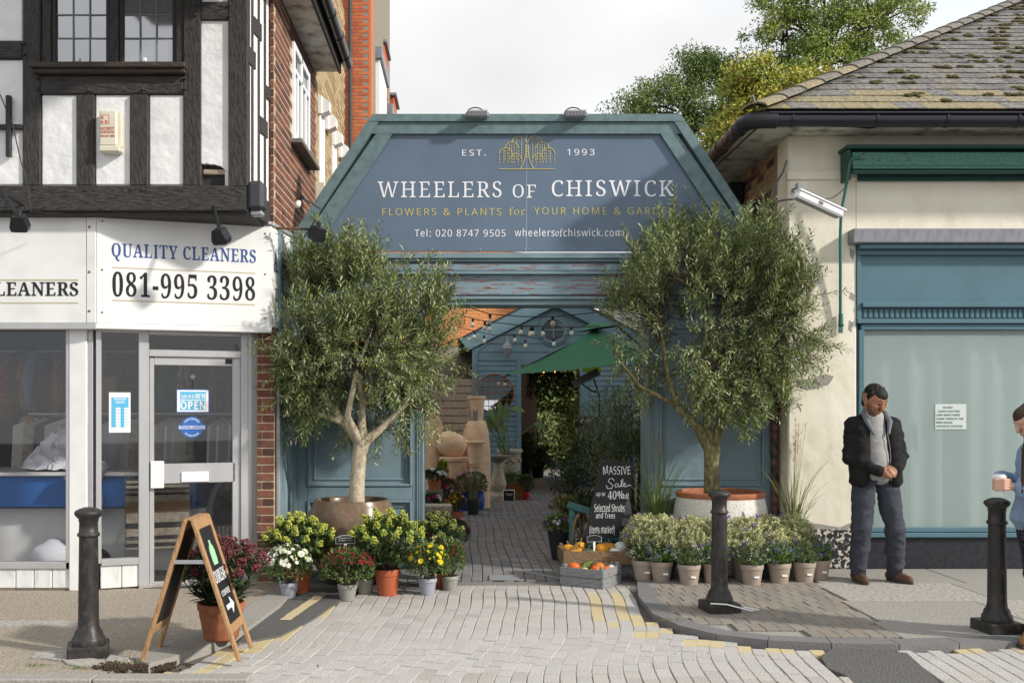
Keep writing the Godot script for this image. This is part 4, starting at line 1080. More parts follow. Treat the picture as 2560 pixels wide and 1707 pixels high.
func brick_buildings() -> void:
	# brown brick flank
	var b := thing("brick_house_flank", "brown brick side wall with white window and black gutter beside the yard", "building")
	var xw := -1.726
	bpart("mortar_wall", Vector3(-1.875, -0.05, -11.4), Vector3(xw, 5.45, -8.965), M.mortar, b, 0.0)
	var stretch := boxm(Vector3(-0.03, -0.032, -0.1075), Vector3(0.003, 0.032, 0.1075), 0.004)
	var head := boxm(Vector3(-0.03, -0.032, -0.051), Vector3(0.003, 0.032, 0.051), 0.004)
	var cl := boxm(Vector3(0.0, -0.032, -0.03), Vector3(0.10, 0.032, 0.006), 0.004)
	var cs := boxm(Vector3(0.0, -0.032, -0.03), Vector3(0.042, 0.032, 0.006), 0.004)
	var cw := boxm(Vector3(0.0, -0.032, -0.03), Vector3(0.148, 0.032, 0.006), 0.004)
	var rest := MB.new()
	var cols := [Color(1, 1, 1), Color(0.8, 0.8, 0.85), Color(1.15, 1.2, 1.15), Color(0.52, 0.65, 0.8), Color(0.92, 1.1, 1.2), Color(1.08, 0.94, 0.87)]
	var cnt := 0
	for r in 72:
		var y := 0.04 + r * 0.075
		if y < 2.35 or y > 3.05:
			# front end of the wall
			var vis := cnt < 110
			if r % 2 == 0:
				part("brick", cw, M["brick%d" % (rng.randi() % 6)], b, Transform3D(Basis.IDENTITY, Vector3(-1.874, y, -8.965)))
			else:
				part("brick", cs, M["brick%d" % (rng.randi() % 6)], b, Transform3D(Basis.IDENTITY, Vector3(-1.874, y, -8.965)))
				part("brick", cl, M["brick%d" % (rng.randi() % 6)], b, Transform3D(Basis.IDENTITY, Vector3(-1.826, y, -8.965)))
				cnt += 1
			cnt += 1
		var z := -8.99 - (0.0 if r % 2 else 0.055)
		var k := r
		while z > -11.35:
			var hd := k % 2 == 1
			var ln := 0.102 if hd else 0.215
			var zc := z - ln * 0.5
			var win := zc < -9.86 and zc > -10.88 and y > 4.17 and y < 5.2
			if not win and y > 2.9:
				var mi := rng.randi() % 6
				if cnt < 298 and y > 3.2 and y < 5.36 and zc > -10.4:
					part("brick", head if hd else stretch, M["brick%d" % mi], b, Transform3D(Basis.IDENTITY, Vector3(xw, y, zc)))
					cnt += 1
				else:
					rest.col = cols[mi]
					rest.box(Vector3(xw - 0.02, y - 0.032, zc - ln * 0.5), Vector3(xw + 0.003, y + 0.032, zc + ln * 0.5), 0.003)
			z -= ln + 0.01
			k += 1
	var st := part("bricks", rest, M.brick0, b)
	st.set_meta("kind", "stuff")
	# window in the flank
	var w := Node3D.new(); w.name = "window"; b.add_child(w)
	for q in [[-9.88, -9.95, 4.22, 5.19], [-10.82, -10.88, 4.22, 5.19], [-10.34, -10.40, 4.22, 5.19], [-9.95, -10.82, 4.22, 4.29], [-9.95, -10.82, 5.12, 5.19], [-9.95, -10.82, 4.9, 4.95], [-10.10, -10.14, 4.29, 4.9], [-10.6, -10.64, 4.29, 4.9]]:
		bpart("frame", Vector3(xw - 0.03, q[2], q[1]), Vector3(xw + 0.03, q[3], q[0]), M.white_upvc, w, 0.006)
	bpart("pane", Vector3(xw - 0.02, 4.25, -10.86), Vector3(xw + 0.004, 5.16, -9.9), M.upvc_glass, w, 0)
	bpart("window_sill", Vector3(xw - 0.02, 4.165, -10.98), Vector3(xw + 0.12, 4.215, -9.82), M.stone_grey, b, 0.01)
	bpart("lintel", Vector3(xw - 0.02, 5.19, -10.95), Vector3(xw + 0.012, 5.36, -9.8), M.brick3, b, 0.004)
	bpart("soffit", Vector3(xw - 0.1, 5.38, -11.36), Vector3(-1.45, 5.42, -6.0), M.soffit, b, 0.0)
	bpart("fascia_board", Vector3(-1.45, 5.36, -11.37), Vector3(-1.42, 5.58, -6.0), M.timber_v, b, 0.004)
	var gt := MB.new(); gt.tube([Vector3(-1.36, 5.5, -11.45), Vector3(-1.36, 5.5, -6.0)], [0.062], 12)
	for k in 9:
		gt.tube([Vector3(-1.36, 5.5, -11.2 + k * 0.6), Vector3(-1.36, 5.5, -11.16 + k * 0.6)], [0.068], 12)
	part("gutter", gt, M.gutter, b)
	bpart("roof_slope", Vector3(-3.5, 5.6, -11.4), Vector3(-1.4, 5.66, -6.0), M.slate, b, 0.0)
	# yellow stock brick wing further back
	var y2 := thing("stock_brick_wing", "weathered yellow stock brick wing with white vents behind the brown brick wall", "building")
	bpart("wall", Vector3(-2.6, -0.05, -14.2), Vector3(-1.73, 7.2, -11.41), M.stock_dark, y2, 0.0)
	var sr := MB.new()
	var tones := [Color(0.9, 0.85, 0.8), Color(1.1, 1.05, 1.0), Color(0.7, 0.64, 0.6), Color(1.2, 1.15, 1.1), Color(0.95, 0.9, 0.8)]
	var n2 := 0
	for r in 56:
		var y := 2.9 + r * 0.075
		var z := -11.42 - (0.11 if r % 2 else 0.0)
		while z > -14.1:
			if n2 < 250 and y > 3.6 and y < 6.4 and z > -12.9:
				part("brick", stretch, M.stock if rng.randf() < 0.6 else M.stock_dark, y2, Transform3D(Basis.IDENTITY, Vector3(-1.73, y, z - 0.11)))
				n2 += 1
			else:
				sr.col = tones[rng.randi() % 5]
				sr.box(Vector3(-1.75, y - 0.032, z - 0.2175), Vector3(-1.723, y + 0.032, z - 0.0025), 0.0)
			z -= 0.225
	st = part("bricks", sr, M.stock, y2)
	st.set_meta("kind", "stuff")
	for q in [[-11.75, 4.992], [-12.35, 4.976], [-12.95, 4.943], [-13.6, 4.946]]:
		var hb := MB.new()
		hb.box(Vector3(-1.73, q[1], q[0] - 0.1), Vector3(-1.68, q[1] + 0.21, q[0] + 0.1), 0.006)
		hb.prism(PackedVector2Array([Vector2(-1.69, 0.0), Vector2(-1.60, 0.04), Vector2(-1.60, 0.15), Vector2(-1.69, 0.21)]), q[0] - 0.085, q[0] + 0.085, Transform3D(Basis.IDENTITY, Vector3(0, q[1], 0)))
		part("vent_hood", hb, M.white_upvc, y2)
	for q in [[-11.82, 5.02], [-12.95, 4.928]]:
		bpart("white_panel", Vector3(-1.73, 2.5, q[0] - 0.22), Vector3(-1.70, q[1], q[0] + 0.14), M.white_upvc, y2, 0.006)
		bpart("panel_rib", Vector3(-1.70, 2.5, q[0] - 0.05), Vector3(-1.685, q[1], q[0] - 0.02), M.white_upvc, y2, 0.004)
	bpart("meter_box", Vector3(-1.73, 3.6, -11.6), Vector3(-1.62, 4.15, -11.44), M.cream_plastic, y2, 0.008)
	# orange brick block
	var o := thing("orange_brick_block", "tall orange brick apartment block with white bay windows rising behind the sign", "building")
	var zo := -21.552
	bpart("wall", Vector3(-7.5, -0.05, zo - 6.0), Vector3(-2.103, 13.0, zo), M.mortar_grey, o, 0.0)
	var om := boxm(Vector3(-0.107, -0.032, -0.03), Vector3(0.107, 0.032, 0.006), 0.003)
	var oh := boxm(Vector3(-0.05, -0.032, -0.03), Vector3(0.05, 0.032, 0.006), 0.003)
	var orr := MB.new()
	var on := 0
	for r in 110:
		var y := 3.0 + r * 0.075
		var x := -2.103 - (0.0 if r % 2 else 0.112)
		while x > -4.6:
			var xc := x - 0.1075
			if on < 300 and xc > -2.9 and y > 6.1 and y < 10.6:
				part("brick", om, M["orange%d" % (rng.randi() % 6)], o, Transform3D(Basis.IDENTITY, Vector3(xc, y, zo)))
				on += 1
			else:
				var v := rng.randf_range(0.85, 1.1)
				orr.col = Color(v, v * rng.randf_range(0.9, 1.1), v)
				orr.box(Vector3(xc - 0.107, y - 0.032, zo - 0.01), Vector3(xc + 0.107, y + 0.032, zo + 0.006), 0.0)
			x -= 0.225
	st = part("bricks", orr, M.orange0, o)
	st.set_meta("kind", "stuff")
	bpart("pale_corner", Vector3(-2.103, 2.0, zo - 0.4), Vector3(-2.043, 13.0, zo + 0.004), M.orange2, o, 0.004)
	var dp := MB.new(); dp.tube([Vector3(-2.483, 3.0, zo + 0.05), Vector3(-2.5, 13.0, zo + 0.05)], [0.035], 8)
	part("downpipe", dp, M.charcoal, o)
	for q in [[108.0, 925.0, 955.0, 115.0, 145.0], [96.0, 954.0, 982.0, 258.0, 285.0]]:
		var s: float = q[0]; var zz := -2500.0 / s
		var xa: float = (q[1] - 1165.0) / s - 0.2; var xb: float = (q[2] - 1165.0) / s
		var yt: float = 1.56 + (1020.0 - q[3]) / s; var ym: float = 1.56 + (1020.0 - q[4]) / s
		var bay := Node3D.new(); bay.name = numbered(o, "bay"); o.add_child(bay)
		bpart("lead_top", Vector3(xa, ym, zz - 2.2), Vector3(xb, yt, zz), M.lead_sheet, bay, 0.01)
		bpart("white_side", Vector3(xa, 2.0, zz - 2.1), Vector3(xb - 0.06, ym, zz - 0.08), M.white_upvc, bay, 0.006)
		bpart("pane", Vector3(xa + 0.1, 2.0, zz - 0.09), Vector3(xb - 0.2, ym - 0.15, zz - 0.07), M.upvc_glass, bay, 0)
		bpart("parapet", Vector3(xa - 0.3, yt - 0.2, zz - 3.5), Vector3(xb - 0.14, yt + 0.9, zz - 2.3), M.orange1, bay, 0.01)
		bpart("coping", Vector3(xa - 0.3, yt + 0.9, zz - 3.6), Vector3(xb - 0.06, yt + 0.98, zz - 2.2), M.lead_sheet, bay, 0.01)
	# sunlit orange wall beyond the shed
	var ow := thing("orange_garden_wall", "bright orange brick wall glimpsed left of the blue shed gable", "wall", Vector3(-3.2, 0, -22.0), 0.35)
	bpart("core", Vector3(0, -0.1, -0.2), Vector3(5.2, 5.2, 0), M.mortar_grey, ow, 0.0)
	var owr := MB.new()
	for r in 30:
		for k in 24:
			var v := rng.randf_range(0.88, 1.1)
			owr.col = Color(v, v, v)
			var x := k * 0.225 - (0.11 if r % 2 else 0.0)
			owr.box(Vector3(maxf(x, 0) + 0.004, 3.0 + r * 0.075, -0.02), Vector3(x + 0.219, 3.065 + r * 0.075, 0.006), 0.0)
	st = part("bricks", owr, M.orange_sun, ow)
	st.set_meta("kind", "stuff")

func panel_frame(r: Array, z: float, w: float, h: float, p: Node, nm := "moulding") -> void:
	rect(nm, [r[0], r[1], r[0] + w, r[3]], z - 0.01, z + h, M.gate_blue, p, 0.006)
	rect(nm, [r[2] - w, r[1], r[2], r[3]], z - 0.01, z + h, M.gate_blue, p, 0.006)
	rect(nm, [r[0] + w, r[1], r[2] - w, r[1] + w], z - 0.01, z + h, M.gate_blue, p, 0.006)
	rect(nm, [r[0] + w, r[3] - w, r[2] - w, r[3]], z - 0.01, z + h, M.gate_blue, p, 0.006)

func gateway() -> void:
	var g := thing("garden_gateway", "blue painted timber gateway with panelled piers and a flaking beam", "gateway", Vector3(0.7, -0.08, -10.0))
	g.position = Vector3.ZERO
	var z := -10.0
	for side in [[-1.70, -0.428, "left_pier"], [1.824, 3.10, "right_pier"]]:
		var p := Node3D.new(); p.name = side[2]; g.add_child(p)
		var x0: float = side[0]; var x1: float = side[1]
		rect("backing", [x0, -0.09, x1, 2.59], z - 0.12, z - 0.03, M.gate_blue, p, 0.004)
		var st := 0.11
		rect("stile", [x0, -0.09, x0 + st, 2.58], z - 0.04, z, M.gate_blue, p, 0.006)
		rect("stile", [x1 - st, -0.09, x1, 2.58], z - 0.04, z, M.gate_blue, p, 0.006)
		rect("rail", [x0 + st, 2.38, x1 - st, 2.58], z - 0.04, z, M.gate_blue, p, 0.006)
		rect("rail", [x0 + st, 0.64, x1 - st, 0.776], z - 0.04, z, M.gate_blue, p, 0.006)
		rect("rail", [x0 + st, -0.09, x1 - st, 0.12], z - 0.04, z, M.gate_blue, p, 0.006)
		panel_frame([x0 + st, 0.776, x1 - st, 2.38], z - 0.03, 0.028, 0.045, p)
		panel_frame([x0 + st + 0.06, 0.776 + 0.06, x1 - st - 0.06, 2.32], z - 0.03, 0.02, 0.012, p)
		panel_frame([x0 + st, 0.12, x1 - st, 0.64], z - 0.03, 0.028, 0.045, p)
		panel_frame([x0 + st + 0.06, 0.18, x1 - st - 0.06, 0.64 - 0.06], z - 0.03, 0.02, 0.012, p)
		for k in 4:
			var ex := (x1 - 0.012 - k * 0.018) if x0 < 0.0 else (x0 + 0.002 + k * 0.018)
			rect("edge_bead", [ex, -0.09, ex + 0.011, 2.58], z - 0.001, z + 0.012, M.gate_blue, p, 0.004)
		bpart("reveal", Vector3((x1 - 0.03) if x0 < 0.0 else x0, -0.09, z - 0.45), Vector3(x1 if x0 < 0.0 else (x0 + 0.03), 2.58, z - 0.12), M.gate_blue, p, 0.004)
	# boarding on the flank between the street and the gate
	var rt := Node3D.new(); rt.name = "side_boarding"; g.add_child(rt)
	for k in 3:
		bpart("board", Vector3(-1.716, -0.05, -9.38 - k * 0.3), Vector3(-1.69 + 0.003 * (k % 2), 3.2, -9.085 - k * 0.3 + 0.001), M.gate_blue, rt, 0.006)
	bpart("grey_post", Vector3(-1.716, 0, -9.075), Vector3(-1.685, 2.25, -9.02), M.grey_metal, rt, 0.006)
	# beam
	var bm := Node3D.new(); bm.name = "beam"; g.add_child(bm)
	var xa := -1.74; var xb := 3.11
	bpart("beam_core", Vector3(xa, 2.584 + 0.002, z - 0.3), Vector3(xb, 3.116, z - 0.005), M.gate_blue, bm, 0.004)
	for q in [[634, 648, 0.07, 0], [648, 655, 0.045, 0], [661, 677, 0.03, 1], [678, 682, 0.045, 0], [682, 687, 0.06, 0], [724, 738, 0.035, 1], [742, 750, 0.065, 0], [750, 764, 0.035, 0]]:
		rect("beam_moulding", [xa, 1.56 + (1020.0 - q[1]) / 250.0 + (0.0 if q[1] < 764 else 0.004), xb, 1.56 + (1020.0 - q[0]) / 250.0 - 0.0015], z - 0.005, z + q[2], M.gate_peeling if q[3] else M.gate_blue, bm, 0.005)
	rect("beam_panel", [xa, 2.746, xb, 2.89], z - 0.005, z + 0.006, M.gate_peeling, bm, 0.002)
	for px in [1097, 1590]:
		var bx: float = (px - 1165.0) / 250.0
		rect("beam_joint", [bx - 0.02, 2.748, bx + 0.02, 2.888], z, z + 0.02, M.gate_blue, bm, 0.005)
	# sign
	var s := thing("gate_sign_board", "slate blue trapezoid signboard with white and gold lettering over the gateway", "signboard", Vector3(0.6, 3.12, -9.96))
	s.position = Vector3.ZERO
	var zs := -9.93
	var P := func(px: float, py: float) -> Vector2: return Vector2((px - 1165.0) / 250.0, 1.56 + (1020.0 - py) / 250.0)
	for half in [[990.0 - 6.0, 342.0, 1315.0, 793.0], [1316.5, 342.0, 1652.0, 1840.0]]:
		var poly := PackedVector2Array()
		if half[2] == 1315.0:
			poly = PackedVector2Array([P.call(968, 340), P.call(1315, 340), P.call(1315, 631), P.call(775, 631)])
		else:
			poly = PackedVector2Array([P.call(1316.5, 340), P.call(1661, 340), P.call(1854, 631), P.call(1316.5, 631)])
		var mb := MB.new(); mb.prism(poly, zs - 0.03, zs)
		part("sign_panel", mb, M.sign_slate, s)
	var bk := MB.new(); bk.prism(PackedVector2Array([P.call(940, 298), P.call(1690, 298), P.call(1898, 629), P.call(732, 629)]), zs - 0.08, zs - 0.031)
	part("backing_board", bk, M.frame_teal, s)
	for q in [[[934, 294], [1695, 294], [1707, 312], [922, 312], 0.06], [[935, 313], [1694, 313], [1714, 341], [916, 341], 0.035],
			[[921, 313], [949, 313.5], [741, 629], [712, 629], 0.06], [[950, 330], [982, 342], [792, 630], [742, 630], 0.034],
			[[1708, 313], [1680, 313.5], [1888, 629], [1917, 629], 0.06], [[1679, 330], [1647, 342], [1837, 630], [1887, 630], 0.034]]:
		var poly := PackedVector2Array()
		for k in 4:
			poly.push_back(P.call(q[k][0], q[k][1]))
		var mb := MB.new(); mb.prism(poly, zs - 0.05, zs + q[4])
		part("frame_board", mb, M.frame_teal, s)
	rect("seam", [0.6, 3.116, 0.606, 4.276], zs - 0.02, zs - 0.004, M.white_upvc, s, 0)
	var z1 := zs + 0.002
	var sans := font("sans", 9); var serif := font("serif", 6, 0, -0.5)
	for q in [["EST.", "sans", 1155, 1214, 379, 394, 0], ["1993", "sans", 1416, 1484, 377, 393, 0], ["WHEELERS", "serif", 945, 1253, 457, 497, 0], ["OF", "serif", 1281, 1338, 465, 498, 0], ["CHISWICK", "serif", 1378, 1681, 454, 495, 0],
			["FLOWERS & PLANTS", "sans", 956, 1253, 524, 542, 1], ["for", "it", 1271, 1312, 522, 542, 1], ["YOUR HOME & GARDEN", "sans", 1334, 1684, 522, 540, 1], ["Tel: 020 8747 9505", "tel", 1037, 1263, 576, 595, 0], ["wheelers", "tel", 1286, 1385, 574, 594, 0], ["of", "it", 1387, 1405, 576, 595, 0], ["chiswick.com", "tel", 1407, 1553, 574, 594, 0]]:
		var f: Font = {"sans": sans, "serif": serif, "it": font("serif", 3, 0.25, -0.3), "tel": font("sans", 4)}[q[1]]
		letters(q[0], f, (q[2] - 1165.0) / 250.0, (q[3] - 1165.0) / 250.0, 1.56 + (1020.0 - q[5]) / 250.0, 1.56 + (1020.0 - q[4]) / 250.0, z1, M.sign_gold if q[6] else M.sign_white, s)
	# weeping tree emblem
	var em := MB.new()
	var cxl := 1316.0
	for m in [-1.0, 1.0]:
		for q in [[20, 345, 18, 400], [38, 360, 17, 405], [53, 374, 16, 412], [27, 389, 13, 412]]:
			var pts := []
			for k in 13:
				var t := PI * k / 12.0
				var e: Vector2 = P.call(cxl + m * (q[0] + cos(t) * q[2]), q[1] + q[2] - sin(t) * q[2])
				pts.push_back(Vector3(e.x, e.y, z1))
			em.tube(pts, [0.0045], 4)
			for k in 4:
				var dx: float = -q[2] + q[2] * 2.0 * k / 3.0
				var y: float = q[1] + q[2] - sqrt(maxf(0.0, q[2] * q[2] - dx * dx)) + 4.0
				while y < q[3]:
					var a: Vector2 = P.call(cxl + m * (q[0] + dx), y); var e: Vector2 = P.call(cxl + m * (q[0] + dx), y + 4.0)
					em.tube([Vector3(a.x, a.y, z1), Vector3(e.x, e.y, z1)], [0.004], 4)
					y += 7.0
		var tr := []
		for k in 9:
			var t := k / 8.0
			var e: Vector2 = P.call(cxl + m * (3.0 + 14.0 * pow(1.0 - t, 3.0)), 426.0 - 60.0 * t)
			tr.push_back(Vector3(e.x, e.y, z1))
		em.tube(tr, [0.0045], 4)
	em.tube([Vector3(0.328, 3.932, z1), Vector3(0.884, 3.932, z1)], [0.005], 4)
	part("tree_emblem", em, M.sign_gold, s)
	for px in [1200, 1311, 1322, 1433]:
		part("screw", boxm(Vector3(-0.008, -0.008, 0), Vector3(0.008, 0.008, 0.006), 0.003), M.grey_metal, s, Transform3D(Basis.IDENTITY, Vector3((px - 1165.0) / 250.0, 3.135, zs)))
	# floodlights
	for q in [[1193, "grey finned floodlight on top of the sign above the EST lettering"], [1434, "grey finned floodlight on top of the sign above the year"]]:
		var fl := thing("floodlight", q[1], "floodlight", Vector3((q[0] - 1165.0) / 250.0, 4.44, -9.82), 0.0, "floodlights on the sign")
		part("body", boxm(Vector3(-0.1, -0.03, -0.06), Vector3(0.1, 0.03, 0.05), 0.008), M.grey_metal, fl)
		for k in 14:
			bpart("fin", Vector3(-0.095 + k * 0.0142, -0.028, 0.05), Vector3(-0.089 + k * 0.0142, 0.034, 0.068), M.grey_metal, fl, 0.0)
		bpart("bracket", Vector3(-0.115, -0.02, -0.02), Vector3(-0.102, 0.02, 0.02), M.grey_metal, fl)
		bpart("bracket", Vector3(0.102, -0.02, -0.02), Vector3(0.115, 0.02, 0.02), M.grey_metal, fl)
		var cb := MB.new()
		var pts := []
		for k in 11:
			var t := PI * k / 10.0
			pts.push_back(Vector3(-0.02 + 0.085 * cos(t), 0.02 + 0.06 * sin(t), -0.03))
		cb.tube(pts, [0.006], 6)
		part("cable", cb, M.black_plastic, fl)

func cream_building() -> void:
	var b := thing("cream_corner_building", "cream rendered single storey shop with mossy slate hipped roof at the right", "building")
	var z := -9.69
	var xl := 3.128; var xw := 3.787
	rect("wall", [xl, 0.389, xw, 4.2], z - 0.3, z, M.cream, b, 0.01)
	rect("wall", [xw, 3.14, 9.0, 4.2], z - 0.3, z, M.cream, b, 0.0)
	rect("plinth", [xl - 0.01, -0.06, xw, 0.389 - 0.001], z - 0.3, z + 0.012, M.flaking, b, 0.01)
	rect("belt_course", [xl - 0.02, 3.769, 9.0, 3.855], z - 0.02, z + 0.03, M.cream, b, 0.004)
	var patch := PackedVector2Array()
	for q in [[1985, 955], [1995, 950], [2013, 948], [2035, 945], [2050, 938], [2070, 936], [2086, 941], [2080, 950], [2072, 962], [2055, 967], [2040, 972], [2020, 975], [2005, 970], [1990, 964]]:
		patch.push_back(Vector2((q[0] - 1165.0) / 258.0, 1.56 + (1020.0 - q[1]) / 258.0))
	var pb := MB.new(); pb.prism(patch, z - 0.01, z + 0.003)
	part("bare_render", pb, M.render_grey, b)
	for q in [[[1978, 1312], [2040, 1308], [2100, 1318], [2140, 1302], [2141, 1326], [1978, 1326]], [[2125, 620], [2138, 628], [2134, 650], [2126, 640]], [[2128, 730], [2139, 738], [2136, 752], [2124, 745]], [[2124, 800], [2132, 806], [2130, 830], [2122, 824]]]:
		var pp := PackedVector2Array()
		for e in q:
			pp.push_back(Vector2((e[0] - 1165.0) / 258.0, 1.56 + (1020.0 - e[1]) / 258.0))
		var qb := MB.new(); qb.prism(pp, z - 0.01, z + 0.0025)
		part("bare_render", qb, M.render_grey, b)
	# flank
	bpart("flank_render", Vector3(xl - 0.004, 0.0, -10.02), Vector3(xl + 0.3, 4.2, z - 0.301), M.cream, b, 0.0)
	bpart("flank_render", Vector3(xl - 0.004, 0.389, z - 0.3), Vector3(xl, 4.2, z - 0.012), M.cream, b, 0.0)
	bpart("flank_wall", Vector3(xl, -0.05, -13.5), Vector3(xl + 0.3, 4.2, -10.03), M.mortar_grey, b, 0.0)
	var bk := boxm(Vector3(-0.007, -0.032, -0.1075), Vector3(0.03, 0.032, 0.1075), 0.004)
	for r in 17:
		for k in 14:
			part("brick", bk, M.stock_dark if rng.randf() < 0.6 else M["brick%d" % (rng.randi() % 6)], b, Transform3D(Basis.IDENTITY, Vector3(xl, 2.94 + r * 0.075, -10.15 - k * 0.225 - (0.11 if r % 2 else 0.0))))
	bpart("vent_box", Vector3(xl - 0.16, 3.35, -10.75), Vector3(xl - 0.008, 3.72, -10.35), M.black_plastic, b, 0.01)
	bpart("hopper", Vector3(xl - 0.18, 3.75, -11.6), Vector3(xl - 0.008, 4.1, -11.2), M.black_plastic, b, 0.02)
	var dp := MB.new()
	dp.tube([Vector3(xl - 0.06, -0.02, -9.93), Vector3(xl - 0.06, 3.3, -9.93)], [0.038], 10)
	for y in [0.4, 1.5, 2.6]:
		dp.tube([Vector3(xl - 0.06, y, -9.93), Vector3(xl - 0.06, y + 0.06, -9.93)], [0.046], 10)
	part("downpipe", dp, M.rusty_pipe, b)
	# eaves
	bpart("soffit", Vector3(2.66, 4.2, -9.7), Vector3(9.0, 4.225, -9.24), M.soffit, b, 0.0)
	bpart("soffit", Vector3(2.66, 4.2, -13.6), Vector3(xl + 0.02, 4.225, -9.701), M.soffit, b, 0.0)
	bpart("fascia_board", Vector3(2.66, 4.2, -9.26), Vector3(9.0, 4.31, -9.235), M.timber_h, b, 0.004)
	bpart("fascia_board", Vector3(2.645, 4.2, -13.6), Vector3(2.66, 4.31, -9.26), M.timber_h, b, 0.004)
	var gt := MB.new()
	var gy := 4.2
	gt.tube([Vector3(2.794, gy, -9.17), Vector3(9.0, gy - 0.01, -9.17)], [0.062], 14)
	gt.box(Vector3(2.757, gy + 0.045, -9.235), Vector3(9.0, gy + 0.062, -9.105), 0.004)
	for px in [1978, 2188, 2363, 2540]:
		var gx: float = (px - 1165.0) / 272.0
		gt.tube([Vector3(gx - 0.012, gy, -9.17), Vector3(gx + 0.012, gy, -9.17)], [0.07], 14)
	part("gutter", gt, M.gutter, b)
	var g2 := MB.new()
	g2.tube([Vector3(2.849, gy, -9.17), Vector3(2.72, gy, -9.17), Vector3(2.62, gy, -9.2), Vector3(2.585, gy, -9.3), Vector3(2.585, gy, -9.4)], [0.075, 0.075, 0.078, 0.078, 0.075], 14)
	part("gutter_elbow", g2, M.black_plastic, b)
	var g3b := MB.new()
	g3b.tube([Vector3(2.585, gy, -9.38), Vector3(2.585, gy, -13.7)], [0.066], 14)
	part("side_gutter", g3b, M.rusty_pipe, b)
	for zz in [-9.45, -10.1, -10.8, -11.6]:
		var g4 := MB.new()
		g4.tube([Vector3(2.585, gy, zz), Vector3(2.585, gy, zz - 0.05)], [0.076], 14)
		part("gutter_clip", g4, M.black_plastic, b)
	var cb := MB.new()
	var pts := []
	for k in 30:
		pts.push_back(Vector3(2.72 + k * 0.2, 4.17 + 0.018 * sin(k * 0.9) + 0.012 * sin(k * 2.3), -9.23 + 0.01 * sin(k * 1.3)))
	cb.tube(pts, [0.008], 5)
	cb.tube([Vector3(2.72, 4.17, -9.23), Vector3(2.7, 4.16, -9.6), Vector3(2.68, 4.15, -11.0), Vector3(2.68, 4.15, -13.5)], [0.008], 5)
	part("cable", cb, M.black_plastic, b)
	# roof
	var rf := Node3D.new(); rf.name = "roof"; b.add_child(rf)
	var pit := 0.534
	var cp := cos(pit); var sp := sin(pit)
	var base := MB.new()
	var e0 := Vector3(2.70, 4.29, -9.22)
	var top := e0 + Vector3(6.5, 6.5 * tan(pit), -6.5)
	base.quad(e0, Vector3(14, e0.y, e0.z), Vector3(14, top.y, top.z), top, Vector3.UP)
	base.face(e0, top, Vector3(e0.x, e0.y, -13.6), Vector3.UP)
	base.quad(Vector3(e0.x, e0.y, -13.6), top, Vector3(14, top.y, top.z), Vector3(14, e0.y, -16.0), Vector3.UP)
	part("roof_base", base, M.slate_dark, rf)
	var tm := boxm(Vector3(-0.124, -0.006, -0.3), Vector3(0.124, 0.006, 0.0), 0.004)
	var tb := Basis(Vector3.RIGHT, pit - 0.045)
	var mossm := MB.new()
	var nt := 0
	for r in 27:
		var w := r * 0.25
		var lx := e0.x + w * cp + 0.02
		var x := 2.62 + (0.125 if r % 2 else 0.0)
		var Zc := -e0.z + w * cp
		var xr := minf(0.565 * Zc + 0.3, 13.0)
		while x < xr:
			if x + 0.124 > lx + 0.02:
				var p := Vector3(x, e0.y + w * sp + 0.024 + rng.randf_range(-0.002, 0.002), e0.z - w * cp + 0.03)
				var mt: Material = M.slate
				var q := rng.randf()
				if r < 3 and q < 0.65 - 0.12 * r:
					mt = M.slate_lichen
				elif q < 0.25:
					mt = M.slate_dark
				elif q < 0.45:
					mt = M.slate_warm
				var sc := 1.0
				if x - 0.124 < lx:
					sc = clampf((x + 0.124 - lx) / 0.248, 0.1, 1.0)
					p.x = x + 0.124 - 0.124 * sc
				if nt < 300:
					part("roof_tile", tm, mt, rf, Transform3D(tb * Basis.from_scale(Vector3(sc, 1, 1)), p).rotated_local(Vector3.UP, rng.randf_range(-0.008, 0.008)))
				nt += 1
				var dens := 0.16 + 0.5 * clampf((x - 3.2) / 2.5, 0, 1) * clampf(r / 4.0, 0, 1)
				if r > 0 and rng.randf() < dens:
					var mc := rng.randf_range(-0.1, 0.1)
					for k in 4 + rng.randi() % 9:
						var mp := p + Vector3(mc + rng.randfn(0, 0.045), 0.003, 0) + tb * Vector3(0, 0.0, rng.randfn(-0.02, 0.03))
						var rs := rng.randf_range(0.012, 0.032)
						mossm.blob(mp + Vector3(0, 0.004, 0), Vector3(rs * rng.randf_range(1.0, 1.9), rs * 0.6, rs), 9, 6, 0.1, nt + k, tb)
			x += 0.25
	var ms := part("moss", mossm, M.moss, rf)
	ms.set_meta("kind", "stuff")
	# hip tiles
	var hd := Vector3(1, tan(pit), -1).normalized()
	var sd := Vector3(1, 0, 1).normalized()
	var up := sd.cross(hd).normalized()
	if up.y < 0.0:
		up = -up
	for k in 20:
		var hm := MB.new()
		var a := e0 + Vector3(-0.05, -0.02, 0.05) + hd * (k * 0.42)
		var ring := []
		for e in [0.0, 0.45]:
			var row := []
			for t in 9:
				var an := PI * (0.06 + 0.88 * t / 8.0)
				var rr := 0.125 - (0.012 if e > 0.0 else 0.0)
				row.push_back(a + hd * e + sd * cos(an) * rr * 1.15 + up * (sin(an) * rr * 0.62 + (0.02 if e == 0.0 else 0.012)))
			ring.push_back(row)
		for t in 8:
			var out: Vector3 = (ring[0][t] + ring[0][t + 1]) * 0.5 - a
			hm.quad(ring[0][t], ring[0][t + 1], ring[1][t + 1], ring[1][t], out)
			var inn0: Vector3 = ring[0][t] - up * 0.018; var inn1: Vector3 = ring[0][t + 1] - up * 0.018
			hm.quad(ring[0][t], ring[0][t + 1], inn1, inn0, -hd)
		part("hip_tile", hm, M.slate_lichen if k < 5 and k % 2 == 0 else M.slate_warm, rf)
	var hk := MB.new()
